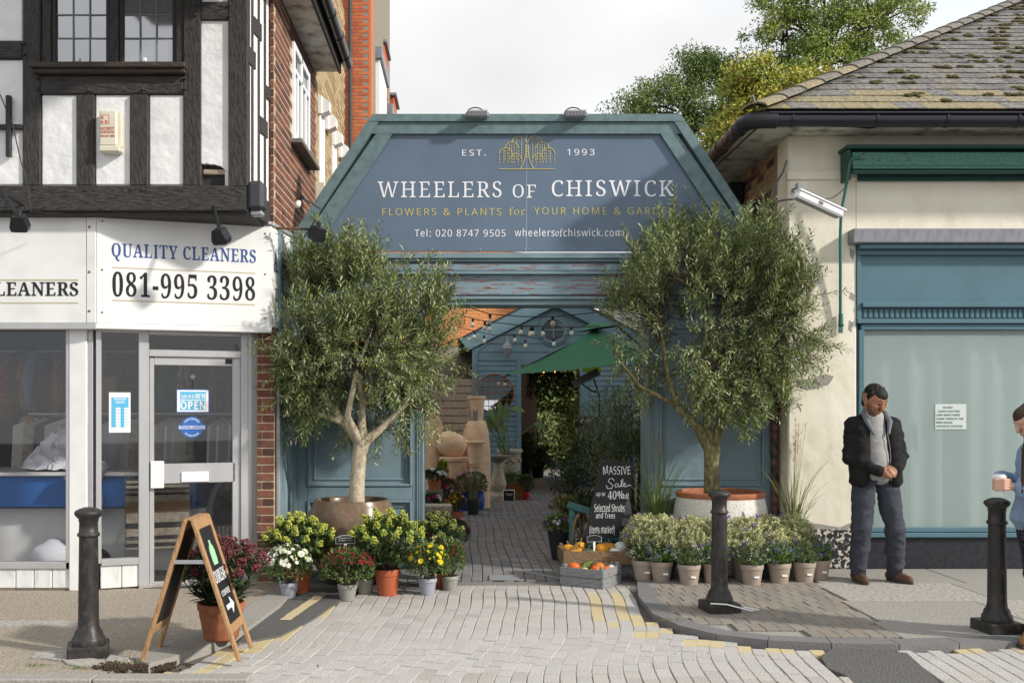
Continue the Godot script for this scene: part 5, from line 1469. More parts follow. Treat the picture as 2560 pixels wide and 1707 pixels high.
	hk.tube([Vector3(2.678, 4.33, -9.259), Vector3(2.67, 4.412, -9.259), Vector3(2.656, 4.449, -9.259), Vector3(2.637, 4.438, -9.259)], [0.012], 6)
	part("hip_iron", hk, M.lead, rf)
	# shopfront
	var s := thing("teal_shopfront", "teal painted shopfront with wide frosted window behind the standing man", "shopfront")
	rect("lead_flashing", [3.702, 3.138, 8.275, 3.277], z - 0.02, z + 0.14, M.lead_sheet, s, 0.01)
	rect("top_mould", [3.787, 3.091, 8.275, 3.134], z - 0.1, z + 0.1, M.teal_paint, s, 0.006)
	rect("top_board", [3.787, 3.041, 8.275, 3.089], z - 0.1, z + 0.03, M.teal_paint, s, 0.004)
	rect("header_panel", [3.833, 2.583, 8.275, 3.039], z - 0.1, z - 0.02, M.teal_paint, s, 0.0)
	rect("side_stile", [3.787, 2.386, 3.831, 3.039], z - 0.1, z + 0.012, M.teal_paint, s, 0.004)
	rect("mid_mould", [3.833, 2.533, 8.275, 2.579], z - 0.1, z + 0.04, M.teal_paint, s, 0.006)
	rect("flute_board", [3.833, 2.424, 8.275, 2.531], z - 0.1, z - 0.02, M.teal_paint, s, 0.0)
	for k in 40:
		var fx := (2160.0 + k * 13.4 - 1165.0) / 258.0
		rect("flute", [fx, 2.432, fx + 0.036, 2.525], z - 0.03, z - 0.004, M.teal_paint, s, 0.008)
	rect("lower_mould", [3.787, 2.378, 8.275, 2.422], z - 0.1, z + 0.03, M.teal_paint, s, 0.006)
	rect("window_frame", [3.833, 2.32, 8.275, 2.374], z - 0.1, z - 0.0, M.teal_paint, s, 0.004)
	rect("window_frame", [3.814, 0.308, 3.864, 2.318], z - 0.1, z - 0.0, M.teal_paint, s, 0.004)
	rect("outer_post", [3.787, 0.308, 3.812, 2.374], z - 0.1, z - 0.03, M.teal_paint, s, 0.004)
	rect("sill", [3.864, 0.358, 8.275, 0.401], z - 0.1, z - 0.0, M.teal_paint, s, 0.004)
	rect("sill", [3.837, 0.308, 8.275, 0.353], z - 0.1, z + 0.03, M.teal_paint, s, 0.006)
	rect("stall_riser", [3.787, -0.068, 8.275, 0.304], z - 0.1, z - 0.01, M.plinth, s, 0.004)
	rect("pane", [3.864, 0.401, 8.275, 2.318], z - 0.05, z - 0.042, M.frosted, s, 0.0)
	var cu := MB.new()
	var prev := Vector3.ZERO
	for k in 121:
		var x := 3.8 + k * 0.033
		var zz := z - 0.22 + 0.04 * sin(x * 9.0) + 0.03 * sin(x * 23.0 + 1.0) + 0.03 * sin(x * 4.1)
		var p := Vector3(x, 0.3, zz)
		if k > 0:
			cu.quad(prev, p, p + Vector3(0, 2.1, 0), prev + Vector3(0, 2.1, 0), Vector3(0, 0, 1))
		prev = p
	part("curtain", cu, M.curtain, s)
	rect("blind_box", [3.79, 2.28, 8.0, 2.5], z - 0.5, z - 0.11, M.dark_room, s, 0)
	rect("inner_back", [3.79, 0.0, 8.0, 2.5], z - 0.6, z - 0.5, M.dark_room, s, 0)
	var nt2 := thing("window_notice", "pale printed notice about bikes stuck on the frosted window", "notice", Vector3(0, 0, z - 0.04))
	rect("sheet", [4.57, 1.355, 4.872, 1.599], 0.0, 0.002, M.notice, nt2, 0)
	var nf := font("sans", 0, 0, 0.8)
	var ll := [["DO NOT", 2364, 2388], ["LEAVE ELECTRIC", 2351, 2407], ["LIME BIKES HERE!", 2347, 2406], ["LEAVE THEM AT THE", 2347, 2415], ["BIKE RACKS", 2347, 2387], ["OPPOSITE STATION", 2347, 2412]]
	for k in 6:
		var yb := 1.56 + (1020.0 - (1021.0 + k * 9.4)) / 258.0
		letters(ll[k][0], nf, (ll[k][1] - 1165.0) / 258.0, (ll[k][2] - 1165.0) / 258.0, yb, yb + 0.02, 0.003, M.notice_ink, nt2)
	# awning box
	var aw := thing("awning_box", "green flaking wooden awning box over the teal shopfront", "awning", Vector3(4.5, 3.76, z))
	aw.position = Vector3.ZERO
	rect("lid", [3.607, 4.018, 8.149, 4.052], z + 0.001, z + 0.24, M.dark_green, aw, 0.006)
	rect("end_plate", [3.618, 3.728, 3.66, 4.014], z + 0.035, z + 0.2, M.dark_green, aw, 0.004)
	rect("front_board", [3.667, 3.855, 8.087, 3.988], z + 0.16, z + 0.21, M.green_paint, aw, 0.006)
	rect("front_rail", [3.667, 3.829, 8.087, 3.854], z + 0.16, z + 0.225, M.green_paint, aw, 0.006)
	rect("lower_lip", [3.667, 3.791, 8.087, 3.825], z + 0.15, z + 0.2, M.dark_green, aw, 0.006)
	rect("back_board", [3.783, 3.75, 8.275, 3.839], z + 0.031, z + 0.05, M.dark_green, aw, 0.0)
	rect("canvas_roll", [3.696, 3.837, 8.212, 4.022], z + 0.035, z + 0.15, M.dark_green, aw, 0.03)
	for q in [[2160, 384], [2161, 398], [2198, 399], [2234, 400], [2273, 400], [2266, 385]]:
		part("bolt", boxm(Vector3(-0.008, -0.008, 0), Vector3(0.008, 0.008, 0.008), 0.003), M.rust, aw, Transform3D(Basis.IDENTITY, Vector3((q[0] - 1165.0) / 264.0, 1.56 + (1020.0 - q[1]) / 264.0, z + 0.21)))
	var arm := MB.new()
	arm.tube([Vector3(3.739, 3.927, -9.47), Vector3(3.678, 3.931, -9.47), Vector3(3.652, 3.916, -9.47), Vector3(3.64, 3.886, -9.47), Vector3(3.608, 3.613, -9.506), Vector3(3.584, 3.43, -9.542), Vector3(3.59, 3.246, -9.579), Vector3(3.604, 2.868, -9.615), Vector3(3.618, 2.409, -9.653)], [0.015], 8)
	arm.tube([Vector3(3.622, 2.471, -9.653), Vector3(3.622, 2.363, -9.653)], [0.022, 0.024], 8)
	arm.box(Vector3(3.602, 2.286, -9.653), Vector3(3.643, 2.388, -9.667), 0.004)
	arm.tube([Vector3(3.598, 2.359, -9.653), Vector3(3.649, 2.359, -9.653)], [0.011], 6)
	part("folding_arm", arm, M.green_metal, aw)
	# camera housing
	var c := thing("security_camera", "white security camera housing on a bracket at the cream wall corner", "camera", Vector3(3.208, 3.613, -9.47))
	var cx := Transform3D(Basis.from_euler(Vector3(0.0, 0.25, -0.34)), Vector3(3.154, 3.381, -8.929) - c.position)
	part("housing", boxm(Vector3(-0.24, -0.035, -0.04), Vector3(0.24, 0.03, 0.045), 0.012), M.white_upvc, c, cx)
	part("hood", boxm(Vector3(-0.245, 0.026, -0.05), Vector3(0.255, 0.042, 0.055), 0.008), M.white_upvc, c, cx)
	part("base_seam", boxm(Vector3(-0.238, -0.045, -0.034), Vector3(0.22, -0.034, 0.04), 0.004), M.grey_metal, c, cx)
	part("badge", boxm(Vector3(-0.03, -0.018, 0.045), Vector3(0.012, 0.014, 0.047), 0.0), M.kraft, c, cx)
	part("badge_bar", boxm(Vector3(-0.036, -0.006, 0.047), Vector3(0.018, 0.002, 0.0485), 0.0), M.blue_ink, c, cx)
	var bq := MB.new()
	bq.tube([Vector3(-0.04, 0.05, -0.2), Vector3(-0.04, 0.04, 0.0), Vector3(-0.03, -0.05, 0.03)], [0.022], 8)
	bq.box(Vector3(-0.08, 0.0, -0.03), Vector3(0.0, 0.08, 0.04), 0.01)
	part("bracket", bq, M.grey_metal, c)
	var cbl := MB.new()
	cbl.tube([Vector3(3.037, 3.493, -9.259) - c.position, Vector3(3.034, 3.545, -9.542) - c.position, Vector3(3.02, 3.572, -9.766) - c.position], [0.011], 6)
	cbl.tube([Vector3(3.065, 3.919, -9.542) - c.position, Vector3(3.05, 3.829, -9.615) - c.position, Vector3(3.004, 3.708, -9.766) - c.position, Vector3(2.988, 3.591, -9.766) - c.position], [0.012], 6)
	part("conduit", cbl, M.lead, c)
	# chain from the camera to the awning
	var ch := MB.new()
	var path := Curve3D.new()
	for q in [Vector3(2.978, 3.495, -9.025), Vector3(3.076, 3.441, -8.993), Vector3(3.191, 3.427, -8.993), Vector3(3.349, 3.476, -9.091), Vector3(3.507, 3.59, -9.259), Vector3(3.598, 3.703, -9.398), Vector3(3.604, 3.873, -9.328)]:
		path.add_point(q)
	path.bake_interval = 0.01
	var L := path.get_baked_length()
	var k2 := 0
	var dd := 0.0
	while dd < L - 0.02:
		var p := path.sample_baked(dd); var q2 := path.sample_baked(minf(dd + 0.026, L))
		var t := (q2 - p).normalized()
		var s2 := t.cross(Vector3.BACK).normalized() if k2 % 2 == 0 else t.cross(t.cross(Vector3.BACK)).normalized()
		ch.tube([p, p + t * 0.013 + s2 * 0.009, q2, p + t * 0.013 - s2 * 0.009, p], [0.0022], 4, false)
		dd += 0.02
		k2 += 1
	solo("hanging_chain", ch, M.black_iron, "dark chain looped from the camera to the awning arm", "chain")

func rdir() -> Vector3:
	var z := rng.randf_range(-1, 1)
	var a := rng.randf() * TAU
	var r := sqrt(1 - z * z)
	return Vector3(r * cos(a), z, r * sin(a))

func shade(c: Color, k: float) -> Color:
	return Color(c.r * k, c.g * k, c.b * k)

# a broad tree: trunk, limbs and a crown of leaf clumps
func leafy_tree(nm: String, label: String, base: Vector3, lumps: Array, clumps: int, per: int, ll: float, lw: float, cols: Array, droop := 0.3) -> void:
	var t := thing(nm, label, "tree", base, 0.0, "trees behind the roofs")
	var tr := MB.new()
	var cr := MB.new()
	var c0: Vector3 = lumps[0][0] - base
	tr.tube([Vector3.ZERO, Vector3(c0.x * 0.2, c0.y * 0.35, 0), c0 * 0.75], [0.24, 0.18, 0.1], 9)
	for q in lumps:
		var lc: Vector3 = q[0] - base
		tr.tube([Vector3(c0.x * 0.2, c0.y * 0.4, 0), lc * 0.7 + c0 * 0.1, lc + Vector3(0, q[1].y * 0.4, 0)], [0.12, 0.07, 0.02], 6)
		var k := int(clumps * q[2])
		for i in k:
			var d := rdir()
			var r := pow(rng.randf(), 0.38)
			var p := lc + Vector3(d.x * q[1].x, d.y * q[1].y, d.z * q[1].z) * r * rng.randf_range(0.85, 1.12)
			if i % 3 == 0:
				tr.tube([lc + (p - lc) * 0.25, lc.lerp(p, 0.7) + Vector3(0, 0.1, 0), p], [0.03, 0.018, 0.006], 4, false)
			var cs := rng.randf_range(0.22, 0.42)
			var base_c: Color = cols[rng.randi() % cols.size()]
			for j in per:
				var o := rdir() * pow(rng.randf(), 0.45) * cs
				o.y *= 0.6
				var dir := (rdir() + Vector3(0, -droop, 0) + d * 0.4).normalized()
				cr.col = shade(base_c, rng.randf_range(0.85, 1.6))
				cr.leaf(p + o, dir, rdir(), ll * rng.randf_range(0.7, 1.3), lw, 0.2)
	part("trunk", tr, M.bark_dark, t)
	part("crown", cr, M.leafy, t)

func trees_behind() -> void:
	var g1 := [Color(0.18, 0.25, 0.05), Color(0.22, 0.29, 0.055), Color(0.14, 0.2, 0.045), Color(0.27, 0.31, 0.06)]
	var g2 := [Color(0.13, 0.185, 0.05), Color(0.16, 0.22, 0.055), Color(0.1, 0.145, 0.04)]
	var g3c := [Color(0.3, 0.31, 0.055), Color(0.25, 0.28, 0.05), Color(0.34, 0.3, 0.05), Color(0.19, 0.23, 0.045)]
	leafy_tree("feathery_tree", "tall bright green feathery tree rising behind the slate roof", Vector3(9.4, -0.1, -26), [[Vector3(9.531, 10.623, -26.042), Vector3(1.9, 1.9, 1.4), 0.7], [Vector3(10.573, 11.56, -26.042), Vector3(1.4, 1.3, 1.2), 0.4], [Vector3(8.281, 11.56, -26.042), Vector3(0.9, 1.2, 1.0), 0.25], [Vector3(8.802, 9.373, -26.042), Vector3(1.6, 1.0, 1.2), 0.3], [Vector3(9.323, 12.81, -26.042), Vector3(1.6, 1.3, 1.2), 0.35]], 210, 90, 0.11, 0.036, g1)
	leafy_tree("feathery_tree", "lower dark green feathery tree spreading behind the right end of the sign", Vector3(5.6, -0.1, -26.5), [[Vector3(5.798, 9.432, -26.596), Vector3(1.4, 1.1, 1.2), 0.7], [Vector3(4.521, 9.22, -26.596), Vector3(0.9, 0.7, 1.0), 0.35], [Vector3(6.117, 10.603, -26.596), Vector3(0.8, 0.55, 0.8), 0.25], [Vector3(6.968, 10.39, -26.596), Vector3(0.8, 0.7, 0.8), 0.25], [Vector3(6.33, 8.156, -26.596), Vector3(1.6, 1.0, 1.2), 0.4]], 170, 85, 0.11, 0.034, g2)
	leafy_tree("turning_tree", "small yellowing tree between the two feathery trees", Vector3(6.2, -0.1, -21.7), [[Vector3(6.261, 8.43, -21.739), Vector3(0.62, 0.85, 0.6), 0.8], [Vector3(5.957, 7.56, -21.739), Vector3(0.7, 0.6, 0.6), 0.5], [Vector3(7.522, 8.56, -21.739), Vector3(0.5, 0.5, 0.5), 0.25], [Vector3(5.522, 7.038, -21.739), Vector3(0.6, 0.6, 0.5), 0.3]], 110, 70, 0.1, 0.06, g3c, 0.5)

# an olive in a pot: skeleton limbs, leafy twigs in the crown's volume
func olive(t: Node3D, trunk: Array, trad: Array, limbs: Array, cc: Vector3, R: Vector3, twigs: int, bark: Material, low_cut: float) -> void:
	var wood := MB.new()
	wood.tube(trunk, trad, 12)
	var ends := []
	for l in limbs:
		wood.tube(l[0], l[1], 8)
		for p in l[0]:
			ends.push_back(p)
	var thin := MB.new()
	var lv := MB.new()
	var fruit := MB.new()
	var nz := noise(FastNoiseLite.TYPE_SIMPLEX_SMOOTH, 1.6, 2, 77)
	var lumps := []
	for i in 44:
		var d := rdir()
		var r := pow(rng.randf(), 0.4) * 0.84
		lumps.push_back([cc + d * R * r, rng.randf_range(0.2, 0.34)])
	var made := 0
	while made < twigs:
		var L = lumps[rng.randi() % lumps.size()]
		var p: Vector3 = L[0] + rdir() * pow(rng.randf(), 0.45) * L[1]
		var d: Vector3 = ((p - cc) / R)
		if p.y < low_cut or Vector3(d.x * (1.0 + 0.4 * maxf(0.0, d.y)), d.y, d.z).length() > 0.97:
			continue
		d = d.normalized()
		if nz.get_noise_3dv(p * 2.4 + Vector3(5, 1, 3)) < -0.3:
			continue
		made += 1
		var up := clampf(d.y * 1.5 + 0.45 + rng.randf_range(-0.6, 0.6), -0.7, 1.0)
		var gd := (d * 0.55 + Vector3(0, up * 0.9, 0) + rdir() * 0.45).normalized()
		var ln := rng.randf_range(0.14, 0.3) * (1.5 if d.y > 0.45 and rng.randf() < 0.5 else 1.0)
		if made % 4 == 0:
			var best: Vector3 = ends[0]
			for e in ends:
				if e.distance_squared_to(p) < best.distance_squared_to(p):
					best = e
			var mid := best.lerp(p, 0.5) + rdir() * 0.05
			thin.tube([best, mid, p], [0.009, 0.006, 0.003], 4, false)
		thin.tube([p, p + gd * ln * 0.5 + Vector3(0, 0.01, 0), p + gd * ln], [0.0028, 0.002, 0.001], 3, false)
		var side := gd.cross(rdir()).normalized()
		var k := int(ln / 0.023)
		var tone := rng.randf_range(0.75, 1.25)
		for i in k:
			var q := p + gd * (ln * (i + 1.0) / k)
			side = side.rotated(gd, PI * 0.5 + 0.3)
			for sgn in [-1.0, 1.0]:
				var dir: Vector3 = (gd * 0.75 + side * sgn * 0.8 + rdir() * 0.2).normalized()
				var silver := rng.randf()
				if silver < 0.28:
					lv.col = shade(Color(0.36, 0.39, 0.23), tone * rng.randf_range(0.8, 1.1))
				else:
					lv.col = shade(Color(0.17, 0.22, 0.07), tone * rng.randf_range(0.7, 1.35))
				if rng.randf() < 0.008:
					lv.col = Color(0.4, 0.3, 0.03)
				lv.leaf(q, dir, Vector3.UP + rdir() * 0.6, rng.randf_range(0.05, 0.078), rng.randf_range(0.012, 0.017), 0.18, 0.5)
		if rng.randf() < 0.22:
			for i in 3:
				fruit.col = Color(0.22, 0.26, 0.05) if rng.randf() < 0.8 else Color(0.4, 0.4, 0.06)
				fruit.blob(p + gd * ln * rng.randf() + rdir() * 0.015 - Vector3(0, 0.012, 0), Vector3(0.006, 0.009, 0.006), 5, 4)
	part("trunk", wood, bark, t)
	part("twigs", thin, M.bark_dark, t)
	part("foliage", lv, M.leafy, t)
	part("olives", fruit, M.petal, t)

func olive_trees() -> void:
	rng.seed = 21
	var c := Vector3(-1.048, -0.021, -9.191)
	c.y = -0.04
	var p := thing("glazed_pot", "large brown glazed ceramic pot holding the left olive tree", "pot", c)
	var pr := MB.new()
	pr.lathe([Vector2(0.0, 0.0), Vector2(0.22, 0.0), Vector2(0.27, 0.04), Vector2(0.37, 0.22), Vector2(0.42, 0.42), Vector2(0.425, 0.52), Vector2(0.40, 0.64), Vector2(0.36, 0.72), Vector2(0.35, 0.745), Vector2(0.345, 0.76), Vector2(0.325, 0.765), Vector2(0.31, 0.75), Vector2(0.315, 0.66)], 48)
	part("body", pr, M.glaze_brown, p)
	var so := MB.new(); so.lathe([Vector2(0.36, 0.66), Vector2(0.2, 0.68), Vector2(0.0, 0.69)], 24)
	part("soil", so, M.soil, p)
	var t := thing("olive_tree", "dense round olive tree with a pale smooth trunk left of the gate", "tree", Vector3(-1.011, 0.64, c.z), 0.0, "potted olive trees")
	var b := t.position
	olive(t, [Vector3.ZERO, Vector3(0.01, 0.25, 0), Vector3(0.03, 0.5, 0), Vector3(0.06, 0.62, 0)], [0.078, 0.068, 0.066, 0.075],
		[[[Vector3(0.05, 0.58, 0), Vector3(-0.12, 0.8, 0.05), Vector3(-0.35, 1.1, 0.1), Vector3(-0.45, 1.5, 0.1)], [0.05, 0.036, 0.024, 0.012]], [[Vector3(0.06, 0.6, 0), Vector3(0.22, 0.72, -0.02), Vector3(0.45, 0.95, 0.0), Vector3(0.55, 1.35, 0.1)], [0.05, 0.036, 0.024, 0.012]], [[Vector3(0.05, 0.6, 0), Vector3(0.04, 0.95, -0.1), Vector3(0.0, 1.5, -0.1), Vector3(-0.02, 2.1, 0)], [0.05, 0.034, 0.024, 0.01]], [[Vector3(0.04, 0.58, 0), Vector3(-0.05, 0.85, 0.25), Vector3(0.05, 1.25, 0.4), Vector3(0.2, 1.7, 0.3)], [0.045, 0.03, 0.02, 0.01]], [[Vector3(-0.1, 0.78, 0.05), Vector3(-0.35, 0.88, 0.15), Vector3(-0.5, 1.0, 0.1)], [0.03, 0.018, 0.008]]],
		Vector3(-0.967, 2.126, c.z + 0.05) - b, Vector3(1.06, 0.96, 0.7), 1900, M.bark_pale, 0.52)
	var c2 := Vector3(2.427, -0.005, -9.542)
	c2.y = 0.0
	p = thing("white_speckled_pot", "wide white speckled pot with terracotta rim holding the right olive tree", "pot", c2)
	pr = MB.new()
	pr.lathe([Vector2(0.0, 0.0), Vector2(0.27, 0.0), Vector2(0.34, 0.1), Vector2(0.42, 0.3), Vector2(0.445, 0.45), Vector2(0.43, 0.62), Vector2(0.412, 0.70), Vector2(0.408, 0.72)], 48)
	part("body", pr, M.glaze_white, p)
	var rm := MB.new(); rm.lathe([Vector2(0.409, 0.715), Vector2(0.42, 0.74), Vector2(0.415, 0.765), Vector2(0.385, 0.77), Vector2(0.375, 0.75), Vector2(0.38, 0.62)], 48)
	part("rim", rm, M.terracotta_old, p)
	so = MB.new(); so.lathe([Vector2(0.385, 0.66), Vector2(0.2, 0.69), Vector2(0.0, 0.7)], 24)
	part("soil", so, M.soil, p)
	t = thing("olive_tree", "open branched olive tree with a mossy forked trunk right of the gate", "tree", Vector3(2.351, 0.66, c2.z), 0.0, "potted olive trees")
	b = t.position
	olive(t, [Vector3.ZERO, Vector3(-0.005, 0.2, 0), Vector3(-0.005, 0.4, 0), Vector3(0.0, 0.54, 0)], [0.082, 0.074, 0.07, 0.082],
		[[[Vector3(-0.02, 0.5, 0), Vector3(-0.14, 0.72, 0.02), Vector3(-0.34, 0.92, 0.03), Vector3(-0.42, 1.2, 0.0), Vector3(-0.5, 1.7, 0.0)], [0.062, 0.052, 0.042, 0.022, 0.01]], [[Vector3(0.02, 0.5, 0), Vector3(0.06, 0.7, 0.0), Vector3(0.12, 0.92, 0.0), Vector3(0.2, 1.4, 0.05), Vector3(0.15, 2.0, 0)], [0.05, 0.046, 0.04, 0.02, 0.01]], [[Vector3(0.0, 0.55, 0), Vector3(-0.06, 0.75, 0.03), Vector3(-0.08, 0.95, 0.04)], [0.04, 0.036, 0.034]], [[Vector3(-0.32, 0.9, 0.03), Vector3(-0.08, 0.94, 0.2), Vector3(-0.1, 1.4, 0.2), Vector3(-0.1, 2.0, 0.1)], [0.02, 0.016, 0.012, 0.008]], [[Vector3(0.14, 1.0, 0), Vector3(0.4, 1.3, 0.1), Vector3(0.7, 1.7, 0.1)], [0.024, 0.016, 0.008]], [[Vector3(-0.3, 0.9, 0.0), Vector3(-0.7, 1.1, 0.1), Vector3(-0.95, 1.4, 0.1)], [0.026, 0.016, 0.008]]],
		Vector3(2.378, 2.43, c2.z + 0.02) - b, Vector3(1.15, 1.0, 0.66), 1750, M.bark_mossy, 0.5)

func nursery_shed() -> void:
	var z := -18.519
	var s := thing("blue_garden_shed", "blue weatherboarded shed with gable, round window and open doorway at the yard's end", "shed")
	var xl := 0.163; var xr := 3.148; var dl := 1.022; var dr := 2.111
	var ax := 1.644; var ay := 3.434
	var dtop := 2.412
	var y := -0.07
	while y < dtop:
		var h := 0.093
		for q in [[xl, dl - 0.07], [dr + 0.07, xr]]:
			var mb := MB.new()
			mb.prism(PackedVector2Array([Vector2(0.0, 0.0), Vector2(0.026, 0.0), Vector2(0.01, h + 0.012), Vector2(0.0, h + 0.012)]), q[0], q[1], Transform3D(Basis(Vector3(0, 0, 1), Vector3.UP, Vector3(1, 0, 0)), Vector3(0, y, z)))
			part("board", mb, M.shed_blue, s)
		y += h
	while y < ay:
		var h := 0.158
		var w := minf(xr - ax, (ay - y) / 0.507)
		var l := maxf(xl, ax - (ay - y) / 0.507)
		var mb := MB.new()
		mb.prism(PackedVector2Array([Vector2(0.0, 0.0), Vector2(0.028, 0.0), Vector2(0.012, h + 0.012), Vector2(0.0, h + 0.012)]), l, ax + w, Transform3D(Basis(Vector3(0, 0, 1), Vector3.UP, Vector3(1, 0, 0)), Vector3(0, y, z)))
		part("board", mb, M.shed_blue, s)
		y += h
	# barge boards and roof
	for m in [-1.0, 1.0]:
		var mb := MB.new()
		mb.prism(PackedVector2Array([Vector2(ax, ay + 0.0), Vector2(ax, ay + 0.27), Vector2(ax + m * 1.75, ay + 0.27 - 1.75 * 0.507), Vector2(ax + m * 1.6, ay - 1.6 * 0.507)]), z + 0.1, z + 0.14)
		part("barge_board", mb, M.shed_blue, s)
		var rb := MB.new()
		rb.prism(PackedVector2Array([Vector2(ax, ay + 0.275), Vector2(ax, ay + 0.31), Vector2(ax + m * 1.8, ay + 0.31 - 1.8 * 0.507), Vector2(ax + m * 1.8, ay + 0.275 - 1.8 * 0.507)]), z - 5.0, z + 0.16)
		part("roof_felt", rb, M.charcoal, s)
	rect("corner_board", [xl - 0.05, -0.07, xl + 0.05, 2.819], z - 0.05, z + 0.04, M.shed_blue, s, 0.005)
	# door surround
	rect("door_jamb", [dl - 0.09, -0.07, dl, dtop + 0.08], z - 0.12, z + 0.045, M.shed_blue, s, 0.006)
	rect("door_jamb", [dr, -0.07, dr + 0.16, dtop + 0.08], z - 0.12, z + 0.045, M.shed_blue, s, 0.006)
	rect("door_head", [dl, dtop - 0.06, dr, dtop + 0.08], z - 0.12, z + 0.044, M.shed_blue, s, 0.006)
	bpart("left_wall", Vector3(xl, -0.07, z - 4.8), Vector3(xl + 0.08, 2.819, z), M.dark_room, s, 0)
	bpart("right_wall", Vector3(xr - 0.08, -0.07, z - 4.8), Vector3(xr, 2.819, z), M.dark_room, s, 0)
	bpart("inner_floor", Vector3(xl, -0.075, z - 8.0), Vector3(xr, -0.055, z - 0.02), M.paver3, s, 0)
	for k in 9:
		bpart("path_slab", Vector3(dl + 0.25, -0.055, z - 0.7 - k * 0.5), Vector3(dl + 0.75, -0.045, z - 0.24 - k * 0.5), M.concrete, s, 0.004)
	# round window
	var oc := Vector3(1.615, 2.997, -18.519)
	var ow := Node3D.new(); ow.name = "round_window"; s.add_child(ow)
	var rg := MB.new(); rg.lathe([Vector2(0.19, 0.0), Vector2(0.205, 0.05), Vector2(0.245, 0.055), Vector2(0.255, 0.03), Vector2(0.29, 0.028), Vector2(0.30, 0.0)], 40, Transform3D(Basis(Vector3.RIGHT, PI * 0.5), oc + Vector3(0, 0, 0.02)))
	part("ring", rg, M.shed_blue, ow)
	var gl := MB.new(); gl.lathe([Vector2(0.2, 0.0), Vector2(0.0, 0.0)], 32, Transform3D(Basis(Vector3.RIGHT, PI * 0.5), oc + Vector3(0, 0, 0.035)))
	part("pane", gl, M.upvc_glass, ow)
	rect("glazing_bar", [oc.x - 0.012, oc.y - 0.2, oc.x + 0.012, oc.y + 0.2], oc.z + 0.03, oc.z + 0.055, M.shed_blue, ow)
	rect("glazing_bar", [oc.x - 0.2, oc.y - 0.012, oc.x + 0.2, oc.y + 0.012], oc.z + 0.03, oc.z + 0.054, M.shed_blue, ow)
	# things on the front wall
	var ln := thing("hanging_lantern", "pale ornate lantern hanging on the shed front", "lantern", Vector3(0.752, 2.888, -18.248))
	var lb := MB.new()
	lb.lathe([Vector2(0.0, -0.47), Vector2(0.014, -0.45), Vector2(0.01, -0.42), Vector2(0.045, -0.38), Vector2(0.05, -0.37), Vector2(0.09, -0.22), Vector2(0.095, -0.2), Vector2(0.07, -0.17), Vector2(0.025, -0.12), Vector2(0.014, -0.05), Vector2(0.01, 0.0)], 8)
	part("body", lb, M.lead_sheet, ln)
	var lg := MB.new(); lg.lathe([Vector2(0.048, -0.36), Vector2(0.092, -0.215)], 8); part("glass", lg, M.bulb, ln)
	var hook := MB.new(); hook.tube([Vector3.ZERO, Vector3(0, 0.05, 0.0), Vector3(0, 0.06, -0.12)], [0.008], 6); part("hook", hook, M.black_iron, ln)
	var mc := Vector3(0.522, 1.828, -18.116)
	var mr := thing("round_mirror", "round gridded mirror with rusty frame leaning on the shed", "mirror", mc)
	var md := MB.new(); md.lathe([Vector2(0.34, 0.0), Vector2(0.0, 0.0)], 40, Transform3D(Basis(Vector3.RIGHT, PI * 0.5 - 0.05), Vector3.ZERO)); part("glass", md, M.mirror, mr)
	var mf := MB.new()
	var pts := []
	for k in 41:
		pts.push_back(Vector3(cos(TAU * k / 40.0) * 0.345, sin(TAU * k / 40.0) * 0.345, 0.0))
	mf.tube(pts, [0.014], 6, false)
	for k in 5:
		var o := -0.23 + k * 0.115
		var e := sqrt(0.345 * 0.345 - o * o)
		mf.tube([Vector3(o, -e, 0.012), Vector3(o, e, -0.006)], [0.006], 5, false)
		mf.tube([Vector3(-e, o, 0.01), Vector3(e, o, 0.01)], [0.006], 5, false)
	part("frame", mf, M.rust, mr)
	# fence panel to the left
	var f := thing("slatted_fence", "weathered horizontal slat fence behind the terracotta pots", "fence", Vector3(-1.8, -0.07, -16.667))
	for k in 17:
		rect("slat", [-0.3, 0.02 + k * 0.124, 0.1 + 1.8, 0.128 + k * 0.124], -0.02, 0.006 + 0.012 * rng.randf(), M.fence_wood, f, 0.004)
	for x in [-0.1, 0.85, 0.113 + 1.8]:
		rect("post", [x, 0.0, x + 0.08, 2.2], -0.1, 0.03, M.fence_grey, f, 0.005)
	# far hedge and roof seen past the shed
	var gr := thing("grey_felt_roof", "grey boarded roof edge seen right of the shed gable", "roof", Vector3(2.792, 0, -21.0))
	for k in 5:
		rect("board", [0.0, 2.9 + k * 0.2, 3.4, 3.09 + k * 0.2], -0.05, 0.01 * k, M.fence_grey, gr, 0.004)
	rect("support", [1.6, -0.1, 1.7, 2.9], -0.2, -0.1, M.fence_grey, gr)
	# inside the shed: dark shelves of plants, a lit chandelier
	for q in [[1312, 1120, 110, 0.75, 0.3, "tall dark leafy plant inside the shed doorway at left"], [1428, 1060, 116, 1.5, 0.34, "tall dark leafy plant inside the shed doorway at right"], [1390, 1010, 95, 1.2, 0.5, "pale leafy plant at the far end of the shed"], [1345, 1130, 108, 0.45, 0.32, "clipped round shrub inside the shed doorway"]]:
		var bp := Vector3((q[0] - 1165.0) / q[2], -0.05, -2500.0 / q[2])
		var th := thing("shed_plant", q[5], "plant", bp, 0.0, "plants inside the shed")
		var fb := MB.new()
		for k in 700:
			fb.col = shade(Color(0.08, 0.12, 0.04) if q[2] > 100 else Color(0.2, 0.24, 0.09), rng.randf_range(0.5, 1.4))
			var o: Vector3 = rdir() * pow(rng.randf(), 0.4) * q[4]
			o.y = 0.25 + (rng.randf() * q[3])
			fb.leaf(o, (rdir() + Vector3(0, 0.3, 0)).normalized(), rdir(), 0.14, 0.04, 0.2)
		part("foliage", fb, M.leafy, th)
